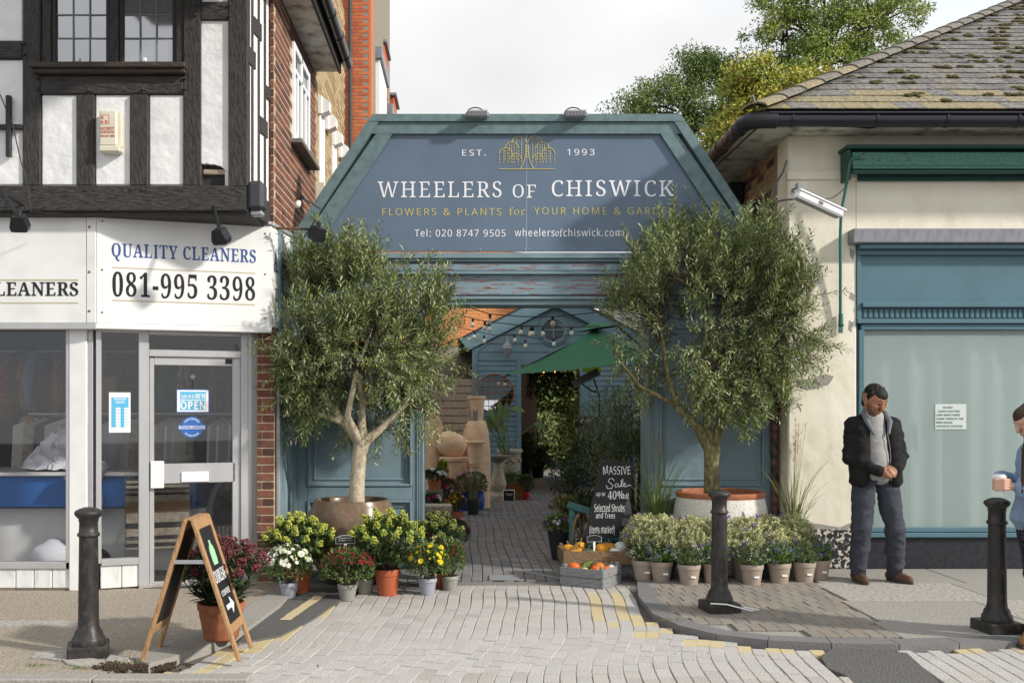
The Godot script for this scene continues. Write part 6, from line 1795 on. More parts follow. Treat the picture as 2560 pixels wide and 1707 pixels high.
		var pb := MB.new(); pb.lathe([Vector2(0.0, 0.0), Vector2(0.12, 0.0), Vector2(0.16, 0.28), Vector2(0.0, 0.27)], 14); part("pot", pb, M.plastic_dark, th)
	var hg := thing("hanging_plants", "dark trailing plants hanging inside the top of the shed doorway", "plant", Vector3(1.641, 2.302, -19.531))
	var hb := MB.new()
	for k in 900:
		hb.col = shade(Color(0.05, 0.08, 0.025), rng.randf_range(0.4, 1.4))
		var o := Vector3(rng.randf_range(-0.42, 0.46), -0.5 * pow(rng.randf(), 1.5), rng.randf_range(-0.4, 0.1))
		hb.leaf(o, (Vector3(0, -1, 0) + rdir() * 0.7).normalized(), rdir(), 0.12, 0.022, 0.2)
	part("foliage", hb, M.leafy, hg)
	var chn := thing("chandelier", "warm lit chandelier inside the shed doorway", "lamp", Vector3(1.653, 2.306, -21.186))
	var cm := MB.new(); cm.tube([Vector3(-0.25, 0, 0), Vector3(0, -0.06, 0.02), Vector3(0.25, 0, 0)], [0.012], 6)
	part("arm", cm, M.rust, chn)
	var em := StandardMaterial3D.new(); em.albedo_color = Color(1, 0.8, 0.5); em.emission_enabled = true; em.emission = Color(1, 0.68, 0.3); em.emission_energy_multiplier = 3.0
	for x in [-0.24, 0.0, 0.24]:
		var bb := MB.new(); bb.blob(Vector3(x, 0.03, 0.0), Vector3(0.025, 0.04, 0.025), 8, 6)
		part("bulb", bb, em, chn)
		var ol := OmniLight3D.new(); ol.name = "bulb_glow"; ol.light_color = Color(1, 0.7, 0.35); ol.light_energy = 0.05; ol.light_size = 0.03; ol.omni_range = 8.0; ol.shadow_enabled = true
		chn.add_child(ol, true); ol.position = Vector3(x, 0.03, 0.0)
	var hd := thing("garden_hedge", "bright green hedge beyond the open back of the shed", "hedge", Vector3(1.6, -0.1, -27.5))
	var he := MB.new()
	for k in 9000:
		he.col = shade(Color(0.11, 0.15, 0.04), rng.randf_range(0.5, 1.6))
		he.leaf(Vector3(rng.randf_range(-3.2, 3.2), rng.randf() * 3.4, rng.randf_range(-0.3, 0.4)), rdir(), rdir(), 0.17, 0.07, 0.2)
	part("foliage", he, M.leafy, hd)
	bpart("stems", Vector3(-3.2, 0.0, -0.35), Vector3(3.2, 3.1, -0.3), M.bark_dark, hd, 0)
	# parasol
	var pa := thing("green_parasol", "dark green square parasol tilted over the yard", "parasol", Vector3(2.589, -0.07, -14.881))
	var A := Vector3(1.911, 2.739, -14.881) - pa.position
	var c := [Vector3(0.533, 2.022, -13.736) - pa.position, Vector3(2.554, 2.243, -13.441) - pa.position, Vector3(3.52, 2.534, -16.447) - pa.position, Vector3(1.1, 2.28, -16.667) - pa.position]
	for k in 4:
		var a: Vector3 = c[k]; var d: Vector3 = c[(k + 1) % 4]
		var mb := MB.new()
		for i in 6:
			var t0 := i / 6.0; var t1 := (i + 1) / 6.0
			for j in 6:
				var u0 := j / 6.0; var u1 := (j + 1) / 6.0
				var pt := func(u: float, t: float) -> Vector3:
					var e := a.lerp(d, u)
					return A.lerp(e, t) - Vector3(0, 0.10 * sin(PI * u) * t * 0.4 + 0.05 * sin(PI * t) , 0)
				mb.quad(pt.call(u0, t0), pt.call(u1, t0), pt.call(u1, t1), pt.call(u0, t1), Vector3(0, 1, 0.2))
		part("canopy_panel", mb, M.parasol, pa)
		var rb := MB.new(); rb.tube([A - Vector3(0, 0.05, 0), a - Vector3(0, 0.03, 0)], [0.012], 5)
		part("rib", rb, M.black_iron, pa)
	var cap := MB.new()
	cap.lathe([Vector2(0.0, 0.05), Vector2(0.12, 0.02), Vector2(0.26, -0.05), Vector2(0.24, -0.06)], 4, Transform3D(Basis(Vector3.BACK, 0.18), A + Vector3(0, 0.05, 0)))
	part("vent_cap", cap, M.parasol, pa)
	var pole := MB.new(); pole.tube([Vector3.ZERO, Vector3(0.02, 2.55, 0), Vector3(A.x * 0.5, A.y + 0.05, A.z), A], [0.03, 0.028, 0.025, 0.02], 8)
	part("pole", pole, M.charcoal, pa)
	bpart("base", Vector3(-0.3, 0.0, -0.3), Vector3(0.3, 0.08, 0.3), M.stone_grey, pa, 0.02)
	var sp := thing("tilted_panel", "small tilted grey panel with black legs under the parasol", "panel", Vector3(1.818, 2.015, -15.152))
	part("plate", boxm(Vector3(-0.22, -0.012, -0.1), Vector3(0.22, 0.012, 0.1), 0.004), M.grey_metal, sp, Transform3D(Basis.from_euler(Vector3(0.5, 0.2, 0.55)), Vector3.ZERO))
	var lm := MB.new()
	lm.tube([Vector3(-0.12, -0.05, 0), Vector3(0.1, -0.2, 0), Vector3(0.2, -0.22, 0)], [0.012], 6)
	lm.tube([Vector3(0.1, 0.05, 0), Vector3(0.2, -0.25, 0), Vector3(0.22, -1.5, -0.1)], [0.014], 6)
	part("stand", lm, M.black_iron, sp)
	# festoon lights
	for q in [["upper festoon string of white bulbs across the gateway", 215.0, [[1160, 765], [1225, 785], [1300, 791], [1382, 792], [1470, 783], [1560, 770]], [[1225, 785], [1382, 790], [1532, 772]]],
			["middle festoon string of white bulbs crossing the shed gable", 185.0, [[1140, 783], [1180, 796], [1213, 803], [1310, 814], [1430, 818], [1500, 815]], [[1182, 796], [1212, 804], [1223, 807], [1304, 815], [1327, 819], [1333, 818], [1357, 819], [1428, 817]]],
			["lower festoon string of small white bulbs in front of the shed", 165.0, [[1130, 812], [1187, 828], [1240, 838], [1290, 836], [1340, 846], [1385, 845], [1460, 826]], [[1187, 828], [1210, 839], [1286, 836], [1313, 850], [1384, 846]]]]:
		var th := thing("festoon_lights", q[0], "string lights", Vector3.ZERO, 0.0, "festoon lights over the yard")
		var cb := MB.new()
		var cp := []
		for e in q[2]:
			cp.push_back(Vector3((e[0] - 1165.0) / q[1], 1.56 + (1020.0 - e[1]) / q[1], -2500.0 / q[1]))
		cb.tube(cp, [0.006], 5)
		part("cable", cb, M.black_plastic, th)
		for e in q[3]:
			var p := Vector3((e[0] - 1165.0) / q[1], 1.56 + (1020.0 - e[1]) / q[1], -2500.0 / q[1])
			var so := MB.new(); so.lathe([Vector2(0.0, -0.05), Vector2(0.016, -0.05), Vector2(0.018, 0.0), Vector2(0.0, 0.012)], 8); part("socket", so, M.black_plastic, th, Transform3D(Basis.IDENTITY, p))
			var bb := MB.new(); bb.lathe([Vector2(0.0, -0.125), Vector2(0.02, -0.117), Vector2(0.029, -0.095), Vector2(0.026, -0.075), Vector2(0.014, -0.05)], 10); part("bulb", bb, M.bulb, th, Transform3D(Basis.from_euler(Vector3(rng.randf_range(-0.1, 0.1), 0, rng.randf_range(-0.15, 0.15))), p))
	var fb2 := thing("festoon_lights", "single white festoon bulb hanging against the brown brick wall", "string lights", Vector3.ZERO, 0.0, "festoon lights over the yard")
	var cb2 := MB.new(); cb2.tube([Vector3(-1.596, 3.567, -9.191), Vector3(-1.541, 3.53, -9.328), Vector3(-1.462, 3.503, -9.542), Vector3(-1.415, 3.49, -9.69)], [0.006], 5); part("cable", cb2, M.black_plastic, fb2)
	var sp2 := Transform3D(Basis(Vector3.BACK, -0.55), Vector3(-1.526, 3.538, -9.328))
	var so2 := MB.new(); so2.lathe([Vector2(0.0, -0.05), Vector2(0.018, -0.05), Vector2(0.02, 0.0), Vector2(0.0, 0.012)], 8); part("socket", so2, M.black_plastic, fb2, sp2)
	var b2 := MB.new(); b2.lathe([Vector2(0.0, -0.13), Vector2(0.022, -0.12), Vector2(0.032, -0.097), Vector2(0.028, -0.075), Vector2(0.014, -0.05)], 12); part("bulb", b2, M.bulb, fb2, sp2)

func pot(t: Node3D, r: float, h: float, mat: Material, r0 := 0.72) -> void:
	var b := MB.new()
	b.lathe([Vector2(0.0, 0.004), Vector2(r * r0 - 0.006, 0.004), Vector2(r * r0, 0.0), Vector2(lerpf(r * r0, r, 0.72), h * 0.76), Vector2(lerpf(r * r0, r, 0.73) + 0.006, h * 0.77), Vector2(r, h * 0.985), Vector2(r - 0.002, h), Vector2(r - 0.007, h), Vector2(r - 0.012, h * 0.9)], 24)
	part("pot", b, mat, t)
	var s := MB.new()
	s.lathe([Vector2(r - 0.009, h * 0.92), Vector2(r * 0.5, h * 0.95), Vector2(0.0, h * 0.96)], 16)
	part("soil", s, M.soil, t)

func potted(nm: String, label: String, at: Vector3, r: float, h: float, mat: Material, group := "") -> Node3D:
	var t := thing(nm, label, "potted plant", at, rng.randf() * TAU, group)
	pot(t, r, h, mat)
	return t

func flower_mesh(c: Color, ctr: Color, r: float, petals: int) -> ArrayMesh:
	var b := MB.new()
	for ring in 2:
		for k in petals:
			var a := TAU * (k + 0.5 * ring) / petals
			b.col = shade(c, 1.0 - 0.12 * ring + 0.1 * (k % 2))
			b.leaf(Vector3(0, 0.1 * r * ring, 0), Vector3(cos(a), 0.22 + 0.5 * ring, sin(a)).normalized(), Vector3.UP, r * (1.0 - 0.3 * ring), r * 0.42, 0.2, 0.6)
	b.col = ctr
	b.blob(Vector3(0, r * 0.16, 0), Vector3(r * 0.28, r * 0.2, r * 0.28), 6, 4)
	return b.mesh()

func mum(t: Node3D, y0: float, R: float, H: float, n: int, heads: Array, leafc := Color(0.11, 0.165, 0.05), up := 0.15) -> void:
	var f := MB.new()
	var st := MB.new()
	var c := Vector3(0, y0 + H * 0.42, 0)
	for k in 1150:
		var d := rdir()
		if d.y < -0.55:
			d.y = -d.y
		var rr := rng.randf_range(0.72, 1.0)
		var p := c + Vector3(d.x * R, d.y * H * 0.55, d.z * R) * rr
		f.col = shade(leafc, rng.randf_range(0.6, 1.5))
		f.leaf(p, (d * 0.7 + rdir() * 0.6 + Vector3(0, 0.3, 0)).normalized(), Vector3.UP, rng.randf_range(0.026, 0.044), 0.02, 0.2)
	for k in 26:
		var d := rdir(); d.y = absf(d.y)
		st.tube([Vector3(d.x * 0.02, y0 - 0.02, d.z * 0.02), c + Vector3(d.x * R, d.y * H * 0.5, d.z * R) * 0.85], [0.003, 0.002], 4, false)
	part("foliage", f, M.leafy, t)
	part("stems", st, M.bark_dark, t)
	for k in n:
		var d := rdir()
		if d.y < up:
			d.y = up + rng.randf() * 0.8
		d = d.normalized()
		var nrm := (d + rdir() * 0.3).normalized()
		var q := Quaternion(Vector3.UP, nrm)
		part("flower_head", heads[rng.randi() % heads.size()], M.petal, t, Transform3D(Basis(q) * Basis.from_scale(Vector3.ONE * rng.randf_range(0.7, 1.15)), c + Vector3(d.x * R, d.y * H * 0.56, d.z * R) * rng.randf_range(0.98, 1.08)))

func skimmia(t: Node3D, y0: float, R: float, H: float, n: int, bud: Color, leafc: Color, round_heads := false) -> void:
	var st := MB.new()
	var lv := MB.new()
	for k in n:
		var a := TAU * k * 0.618
		var q := sqrt((k + 0.5) / n)
		var tip := Vector3(cos(a) * q * R, y0 + H * (1.0 - 0.45 * q * q) * rng.randf_range(0.85, 1.0), sin(a) * q * R)
		var b0 := Vector3(cos(a) * 0.03 * q, y0 - 0.02, sin(a) * 0.03 * q)
		var mid := b0.lerp(tip, 0.5) + Vector3(cos(a), 0, sin(a)) * R * 0.1
		st.tube([b0, mid, tip], [0.005, 0.004, 0.003], 5, false)
		var ax := (tip - mid).normalized()
		for j in 40:
			var s := rng.randf_range(0.2, 1.0)
			var p := mid.lerp(tip, s) if s > 0.5 else b0.lerp(mid, s * 2.0)
			var an := j * 2.4 + k
			var side := ax.cross(Vector3(cos(an), 0.3, sin(an))).normalized()
			lv.col = shade(leafc, rng.randf_range(0.55, 1.45))
			lv.leaf(p, (side + ax * 0.55 + Vector3(0, 0.1, 0)).normalized(), Vector3.UP, rng.randf_range(0.07, 0.11), rng.randf_range(0.022, 0.034), 0.14, 0.55)
		var pn := MB.new()
		var hh := rng.randf_range(0.06, 0.1)
		for j in 64:
			var u := pow(rng.randf(), 0.7)
			var rr := (0.042 * (1.0 - u * 0.7) if not round_heads else 0.036 * sqrt(1.0 - pow(2.0 * u - 1.0, 2.0)) + 0.004)
			var an := rng.randf() * TAU
			var p := tip + ax * (u * hh - 0.005) + Vector3(cos(an), 0, sin(an)) * rr * rng.randf_range(0.6, 1.0)
			pn.col = shade(bud, rng.randf_range(0.6, 1.3))
			pn.blob(p, Vector3.ONE * rng.randf_range(0.005, 0.0085), 5, 3)
		part("flower_cluster", pn, M.petal, t)
	part("stems", st, M.bark_dark, t)
	part("foliage", lv, M.leafy, t)

func hebe(t: Node3D, y0: float, R: float, H: float, n: int, purple: int) -> void:
	var lv := MB.new()
	var fl := MB.new()
	for k in n:
		var d := rdir()
		d.y = absf(d.y) * 1.0 - 0.15
		d = d.normalized()
		var c := Vector3(0, y0 + H * 0.4, 0) + d * Vector3(R, H * 0.6, R) * rng.randf_range(0.7, 1.0)
		var ax := (d + Vector3(0, 0.8, 0) + rdir() * 0.4).normalized()
		var ang := rng.randf() * TAU
		var tone := rng.randf_range(0.7, 1.25)
		for j in 6:
			var side := ax.cross(Vector3(cos(ang), 0.2, sin(ang))).normalized()
			ang += PI * 0.5
			var p := c - ax * (0.05 - j * 0.011)
			for sg in [-1.0, 1.0]:
				var dir: Vector3 = (side * sg + ax * (0.35 + j * 0.12)).normalized()
				var ll := rng.randf_range(0.024, 0.034)
				lv.col = shade(Color(0.62, 0.6, 0.33), tone)
				lv.leaf(p, dir, ax, ll, 0.014, 0.15, 0.5)
				lv.col = shade(Color(0.17, 0.25, 0.09), tone)
				lv.leaf(p + ax * 0.0012, dir, ax, ll * 0.75, 0.006, 0.15, 0.5)
		if k < purple:
			for j in 30:
				fl.col = shade(Color(0.17, 0.1, 0.4), rng.randf_range(0.6, 1.4))
				fl.blob(c + ax * (0.02 + 0.03 * rng.randf()) + rdir() * 0.011, Vector3.ONE * 0.004, 4, 3)
	part("foliage", lv, M.leafy, t)
	if purple > 0:
		part("flower_spikes", fl, M.petal, t)

func heathery(t: Node3D, y0: float, R: float, H: float, flowers: Color, nf: int, fine := true) -> void:
	var lv := MB.new()
	var fl := MB.new()
	for k in 150:
		var d := rdir(); d.y = absf(d.y) + 0.1; d = d.normalized()
		var tip := Vector3(d.x * R, y0 + H * 0.15 + d.y * H * 0.85, d.z * R) * rng.randf_range(0.88, 1.05)
		var b0 := Vector3(d.x * 0.02, y0 - 0.02, d.z * 0.02)
		var ax := (tip - b0).normalized()
		for j in 16:
			var p := b0.lerp(tip, 0.35 + 0.65 * j / 15.0)
			lv.col = shade(Color(0.09, 0.13, 0.045) if fine else Color(0.1, 0.17, 0.035), rng.randf_range(0.55, 1.5))
			lv.leaf(p, (ax * 0.8 + rdir()).normalized(), ax, rng.randf_range(0.016, 0.028), 0.006 if fine else 0.011, 0.15)
		if k < nf:
			for j in 5:
				fl.col = shade(flowers, rng.randf_range(0.75, 1.2))
				var an := j * 1.26
				fl.leaf(tip + rdir() * 0.008, (Vector3(cos(an), 0.5, sin(an))).normalized(), Vector3.UP, 0.013, 0.008, 0.1, 0.6)
				fl.leaf(tip + rdir() * 0.016, rdir(), Vector3.UP, 0.012, 0.008, 0.1, 0.6)
	part("foliage", lv, M.leafy, t)
	part("blossom", fl, M.petal, t)

func grass_tuft(t: Node3D, y0: float, n: int, H: float, spread: float, c: Color, plumes: int, plume_c: Color) -> void:
	var b := MB.new()
	var pl := MB.new()
	for k in n:
		var a := rng.randf() * TAU
		var d := Vector3(cos(a), 0, sin(a))
		var h := H * rng.randf_range(0.5, 1.0)
		var sp := spread * rng.randf_range(0.15, 1.0)
		var r0 := d * rng.randf() * 0.07 + Vector3(0, y0, 0)
		var pts := []
		var wd := []
		var droop := rng.randf_range(0.0, 0.5)
		for i in 7:
			var u := i / 6.0
			pts.push_back(r0 + Vector3(d.x * sp * u * u, h * (u - droop * u * u * u * 0.7), d.z * sp * u * u))
			wd.push_back(0.0045 * (1.0 - u * u) + 0.0006)
		b.col = shade(c, rng.randf_range(0.6, 1.4))
		b.blade(pts, wd, d.cross(Vector3.UP).rotated(Vector3.UP, rng.randf_range(-0.6, 0.6)))
	for k in plumes:
		var a := rng.randf() * TAU
		var d := Vector3(cos(a), 0, sin(a)) * rng.randf_range(0.03, 0.16)
		var tip := Vector3(d.x, y0 + H * rng.randf_range(0.9, 1.12), d.z)
		b.col = shade(c, 1.1)
		b.tube([Vector3(0, y0, 0), tip.lerp(Vector3(0, y0, 0), 0.5) - d * 0.15, tip], [0.002], 3, false)
		for j in 26:
			pl.col = shade(plume_c, rng.randf_range(0.7, 1.3))
			var p := tip - Vector3(d.x, 0.22, d.z) * rng.randf()
			pl.leaf(p, (Vector3(0, 0.8, 0) + rdir() * 0.5).normalized(), rdir(), 0.03, 0.004, 0.1)
	part("blades", b, M.leafy, t)
	if plumes:
		part("plumes", pl, M.petal, t)

func price_sign(label: String, at: Vector3, turn: float, lines: Array, w := 0.14, stem := 0.1) -> void:
	var t := thing("price_sign", label, "sign", at, turn, "chalked price signs")
	var h := w * 0.42
	var poly := PackedVector2Array()
	for q in [[-0.5, 0.0], [0.5, 0.0], [0.5, 0.72], [0.25, 0.95], [0.0, 1.0], [-0.25, 0.95], [-0.5, 0.72]]:
		poly.push_back(Vector2(q[0] * w, stem + q[1] * h))
	var rimp := PackedVector2Array()
	for q in poly:
		rimp.push_back(Vector2(q.x * 1.05, stem - 0.004 + (q.y - stem) * 1.1))
	var a := MB.new(); a.prism(rimp, -0.004, 0.0); part("rim", a, M.paper_white, t)
	var b := MB.new(); b.prism(poly, 0.0, 0.003); part("slate", b, M.chalkboard, t)
	var s := MB.new(); s.prism(PackedVector2Array([Vector2(-0.012, stem), Vector2(0.012, stem), Vector2(0.005, 0.0), Vector2(-0.005, 0.0)]), -0.003, -0.001); part("stake", s, M.paper_white, t)
	for k in lines.size():
		var y := stem + h * (0.68 - 0.28 * k)
		letters(lines[k], font("serif", 0, 0.2), -w * 0.36, w * 0.38, y - h * 0.09, y + h * 0.09, 0.004, M.chalk, t)

func left_pots() -> void:
	var white := [flower_mesh(Color(0.8, 0.8, 0.72), Color(0.6, 0.55, 0.1), 0.03, 11), flower_mesh(Color(0.82, 0.82, 0.78), Color(0.7, 0.62, 0.2), 0.022, 9), flower_mesh(Color(0.66, 0.68, 0.4), Color(0.5, 0.5, 0.1), 0.013, 6)]
	var red := [flower_mesh(Color(0.27, 0.016, 0.03), Color(0.15, 0.01, 0.015), 0.022, 9), flower_mesh(Color(0.2, 0.013, 0.024), Color(0.1, 0.008, 0.012), 0.016, 8), flower_mesh(Color(0.22, 0.05, 0.06), Color(0.12, 0.02, 0.02), 0.011, 6)]
	var yellow := [flower_mesh(Color(0.85, 0.7, 0.03), Color(0.7, 0.45, 0.01), 0.028, 10), flower_mesh(Color(0.8, 0.66, 0.03), Color(0.7, 0.5, 0.02), 0.02, 8), flower_mesh(Color(0.7, 0.6, 0.05), Color(0.6, 0.5, 0.02), 0.011, 6)]
	var cream := [flower_mesh(Color(0.78, 0.72, 0.42), Color(0.7, 0.5, 0.08), 0.022, 9), flower_mesh(Color(0.75, 0.66, 0.22), Color(0.7, 0.5, 0.05), 0.017, 8)]
	var lime := Color(0.42, 0.45, 0.08)
	var sg := "skimmias by the gate"; var mg := "chrysanthemums by the gate"
	var t := potted("skimmia", "lime budded skimmia in a terracotta pot beside the brick pier", Vector3(-1.441, -0.03, -8.641), 0.115, 0.22, M.plastic_terracotta, sg)
	skimmia(t, 0.22, 0.3, 0.42, 36, lime, Color(0.1, 0.15, 0.045))
	t = potted("skimmia", "lime budded skimmia in the front terracotta pot below the glazed pot", Vector3(-0.673, -0.035, -8.539), 0.112, 0.225, M.plastic_terracotta, sg)
	skimmia(t, 0.22, 0.32, 0.46, 38, Color(0.4, 0.44, 0.08), Color(0.1, 0.16, 0.05))
	t = potted("skimmia", "duller olive green skimmia at the right end behind the yellow flowers", Vector3(-0.261, -0.037, -9.328), 0.115, 0.22, M.plastic_dark, sg)
	skimmia(t, 0.22, 0.21, 0.38, 18, Color(0.22, 0.24, 0.06), Color(0.08, 0.13, 0.05), true)
	t = potted("chrysanthemum", "white chrysanthemum in a grey pot nearest the shop door", Vector3(-1.48, -0.02, -8.333), 0.078, 0.13, M.plastic_grey, mg)
	mum(t, 0.13, 0.19, 0.31, 130, white)
	t = potted("chrysanthemum", "wide dark red chrysanthemum in an olive grey pot at the front", Vector3(-0.987, -0.035, -8.307), 0.084, 0.135, M.plastic_olive, mg)
	mum(t, 0.13, 0.23, 0.31, 120, red)
	t = potted("chrysanthemum", "cream and yellow chrysanthemum tucked behind the wide red one", Vector3(-0.87, -0.035, -8.594), 0.08, 0.13, M.plastic_olive, mg)
	mum(t, 0.13, 0.15, 0.28, 46, cream)
	t = potted("chrysanthemum", "bright yellow chrysanthemum in a grey pot right of the terracotta pot", Vector3(-0.333, -0.035, -8.575), 0.084, 0.14, M.plastic_grey, mg)
	mum(t, 0.14, 0.19, 0.29, 90, yellow)
	t = potted("chrysanthemum", "cream chrysanthemum just behind the bright yellow one", Vector3(-0.232, -0.036, -8.906), 0.08, 0.13, M.plastic_terracotta, mg)
	mum(t, 0.13, 0.15, 0.33, 46, cream)
	t = potted("chrysanthemum", "small dark red chrysanthemum at the yard edge right of the yellow ones", Vector3(-0.144, -0.036, -8.789), 0.08, 0.125, M.plastic_olive, mg)
	mum(t, 0.125, 0.14, 0.33, 50, red)
	# crimson skimmia behind the A-board
	t = thing("crimson_skimmia", "crimson budded skimmia in a clay pot behind the coffee board", "potted plant", Vector3(-1.654, 0, -6.747))
	var pb := MB.new()
	pb.lathe([Vector2(0.0, 0.0), Vector2(0.1, 0.0), Vector2(0.115, 0.02), Vector2(0.145, 0.17), Vector2(0.148, 0.205), Vector2(0.158, 0.21), Vector2(0.16, 0.25), Vector2(0.15, 0.255), Vector2(0.14, 0.24), Vector2(0.13, 0.21), Vector2(0.0, 0.215)], 32)
	part("pot", pb, M.terracotta_old, t)
	skimmia(t, 0.22, 0.3, 0.44, 34, Color(0.16, 0.04, 0.05), Color(0.06, 0.095, 0.04), true)
	price_sign("small chalked price sign staked above the wide dark red chrysanthemum", Vector3(-1.015, -0.035, -8.377) + Vector3(0, 0.33, -0.02), 0.1, ["Chrysanth", "2 for £20"], 0.155, 0.13)
	price_sign("small chalked name sign standing behind the middle skimmia", Vector3(-0.674, 0.472, -8.772), 0.0, ["Skimmia"], 0.15, 0.1)
	# low trolley behind the pots
	var tr := thing("plant_trolley", "low dark trolley with an orange wheel behind the terracotta pot", "trolley", Vector3(-0.516, -0.036, -9.027))
	bpart("deck", Vector3(-0.14, 0.17, -0.2), Vector3(0.14, 0.2, 0.2), M.teal_wood, tr)
	for x in [-0.12, 0.12]:
		bpart("leg", Vector3(x - 0.012, 0.05, 0.1), Vector3(x + 0.012, 0.17, 0.13), M.black_iron, tr)
	var wm := MB.new(); wm.lathe([Vector2(0.0, -0.012), Vector2(0.04, -0.012), Vector2(0.045, 0.0), Vector2(0.04, 0.012), Vector2(0.0, 0.012)], 16, Transform3D(Basis(Vector3.BACK, PI * 0.5), Vector3(-0.1, 0.045, 0.14)))
	part("wheel", wm, M.terracotta_old, tr)

func right_pots() -> void:
	var hg := "variegated hebes along the white pot"; var fg := "small flowering shrubs in taupe pots"
	var hl := ["variegated hebe beside the sale board behind the first taupe pots", "variegated hebe with pale leaves left of the middle bollard, below the white pot", "variegated hebe half hidden behind the middle bollard", "variegated hebe just right of the middle bollard", "variegated hebe with purple spikes, third from the cream wall", "variegated hebe with purple spikes, second from the cream wall", "variegated hebe nearest the cream wall"]
	var hx := [[1612, 1441, 0.155, 8], [1664, 1446, 0.165, 3], [1728, 1448, 0.165, 6], [1794, 1448, 0.165, 6], [1858, 1448, 0.165, 16], [1922, 1446, 0.165, 18], [1984, 1442, 0.16, 10]]
	for k in 7:
		var z: float = -3900.0 / (hx[k][1] - 1020.0)
		var t := potted("variegated_hebe", hl[k], Vector3((hx[k][0] - 1165.0) * -z / 2500.0, 0.0, z), 0.1, 0.19, M.plastic_bluegreen if k % 2 else M.plastic_taupe, hg)
		hebe(t, 0.2, hx[k][2] * 1.3, 0.38, 560, hx[k][3])
	var fx := [[1608, 1449, 0, "white flowered shrub in the taupe pot nearest the sale board"], [1654, 1453, 1, "violet flowered shrub in the second taupe pot from the kerb end"], [1723, 1461, 0, "white flowered shrub in the front taupe pot left of the middle bollard"], [1785, 1458, 1, "violet flowered shrub in the taupe pot half behind the middle bollard"], [1880, 1461, 0, "white flowered shrub in the front taupe pot right of the middle bollard"], [1949, 1457, 1, "violet flowered shrub with bright green leaves, third taupe pot from the wall"], [2011, 1454, 2, "dark green shrub in the darker taupe pot near the wall"], [2048, 1448, 1, "violet flowered shrub in the taupe pot nearest the cream wall"]]
	for k in 8:
		var q = fx[k]
		var z: float = -3900.0 / (q[1] - 1020.0)
		var t := potted("flowering_shrub", q[3], Vector3((q[0] - 1165.0) * -z / 2500.0, 0.004, z), 0.104, 0.178, M.plastic_taupe, fg)
		heathery(t, 0.17, 0.155, 0.21, Color(0.72, 0.72, 0.68) if q[2] == 0 else Color(0.24, 0.19, 0.6), [26, 46, 8][q[2]], q[2] != 1)
		var lb := part("price_label", boxm(Vector3(-0.022, -0.008, 0), Vector3(0.022, 0.008, 0.002), 0.0), M.paper_white, t)
		lb.transform = Transform3D(Basis(Vector3.UP, -t.rotation.y), Vector3.ZERO) * Transform3D(Basis(Vector3.RIGHT, -0.16), Vector3(0.02, 0.075, 0.09))
	price_sign("small slate price sign leaning among the hebes by the bollard", Vector3(2.481, 0.366, -9.328), -0.15, ["Hebe"], 0.09, 0.1)
	price_sign("small tilted slate price sign on the right hand shrubs", Vector3(2.652, 0.238, -9.058), 0.2, ["£12.99"], 0.09, 0.08)
	var t2 := potted("tall_grass", "tall green grass with arching blades between the sale board and the white pot", Vector3(1.853, 0, -9.75), 0.12, 0.25, M.plastic_bluegreen, "tall grasses")
	grass_tuft(t2, 0.24, 130, 1.05, 0.5, Color(0.17, 0.22, 0.06), 10, Color(0.3, 0.22, 0.16))
	t2 = potted("tall_grass", "tall grass with brown plumes against the cream wall", Vector3(3.166, 0, -9.653), 0.12, 0.25, M.plastic_bluegreen, "tall grasses")
	grass_tuft(t2, 0.24, 70, 1.1, 0.5, Color(0.2, 0.23, 0.07), 9, Color(0.32, 0.2, 0.12))

func gourd(label: String, at: Vector3, r: float, squash: float, c: Color, group: String, ribs := 8) -> void:
	var t := thing("pumpkin", label, "pumpkin", at, rng.randf() * 6.0, group)
	var b := MB.new()
	b.col = c
	var pr := []
	for k in 11:
		var a := PI * k / 10.0
		pr.push_back(Vector2(sin(a) * r, r * squash * (1.0 - cos(a)) - (0.1 * r if k == 10 else 0.0)))
	b.lathe(pr, 40, Transform3D.IDENTITY, 0.0, ribs, 0.045)
	part("skin", b, M.pumpkin, t)
	var s := MB.new(); s.tube([Vector3(0, r * squash * 1.85, 0), Vector3(0.006, r * squash * 2.0 + 0.015, 0), Vector3(0.014, r * squash * 2.0 + 0.03, 0.004)], [0.009, 0.006, 0.007], 6)
	part("stalk", s, M.stone_grey, t)

func crate(label: String, at: Vector3, turn: float, w: float, d: float, h: float, mat: Material, slats: int) -> void:
	var t := thing("wooden_crate", label, "crate", at, turn, "wooden crates of the pumpkin stall")
	var sh := h / slats
	for k in slats:
		var y0 := k * sh + (0.006 if k else 0.0)
		var y1 := (k + 1) * sh - 0.006
		bpart("slat", Vector3(-w / 2, y0, d / 2 - 0.012), Vector3(w / 2, y1, d / 2), mat, t)
		bpart("slat", Vector3(-w / 2, y0, -d / 2), Vector3(w / 2, y1, -d / 2 + 0.012), mat, t)
		bpart("end_board", Vector3(-w / 2, y0, -d / 2 + 0.013), Vector3(-w / 2 + 0.012, y1, d / 2 - 0.013), mat, t)
		bpart("end_board", Vector3(w / 2 - 0.012, y0, -d / 2 + 0.013), Vector3(w / 2, y1, d / 2 - 0.013), mat, t)
	for x in [-w / 2 + 0.03, w / 2 - 0.03]:
		for z in [-d / 2 + 0.03, d / 2 - 0.03]:
			bpart("corner_post", Vector3(x - 0.016, 0.003, z - 0.016), Vector3(x + 0.016, h + 0.02, z + 0.016), mat, t)
	bpart("bottom", Vector3(-w / 2 + 0.013, 0.002, -d / 2 + 0.013), Vector3(w / 2 - 0.013, 0.012, d / 2 - 0.013), mat, t)

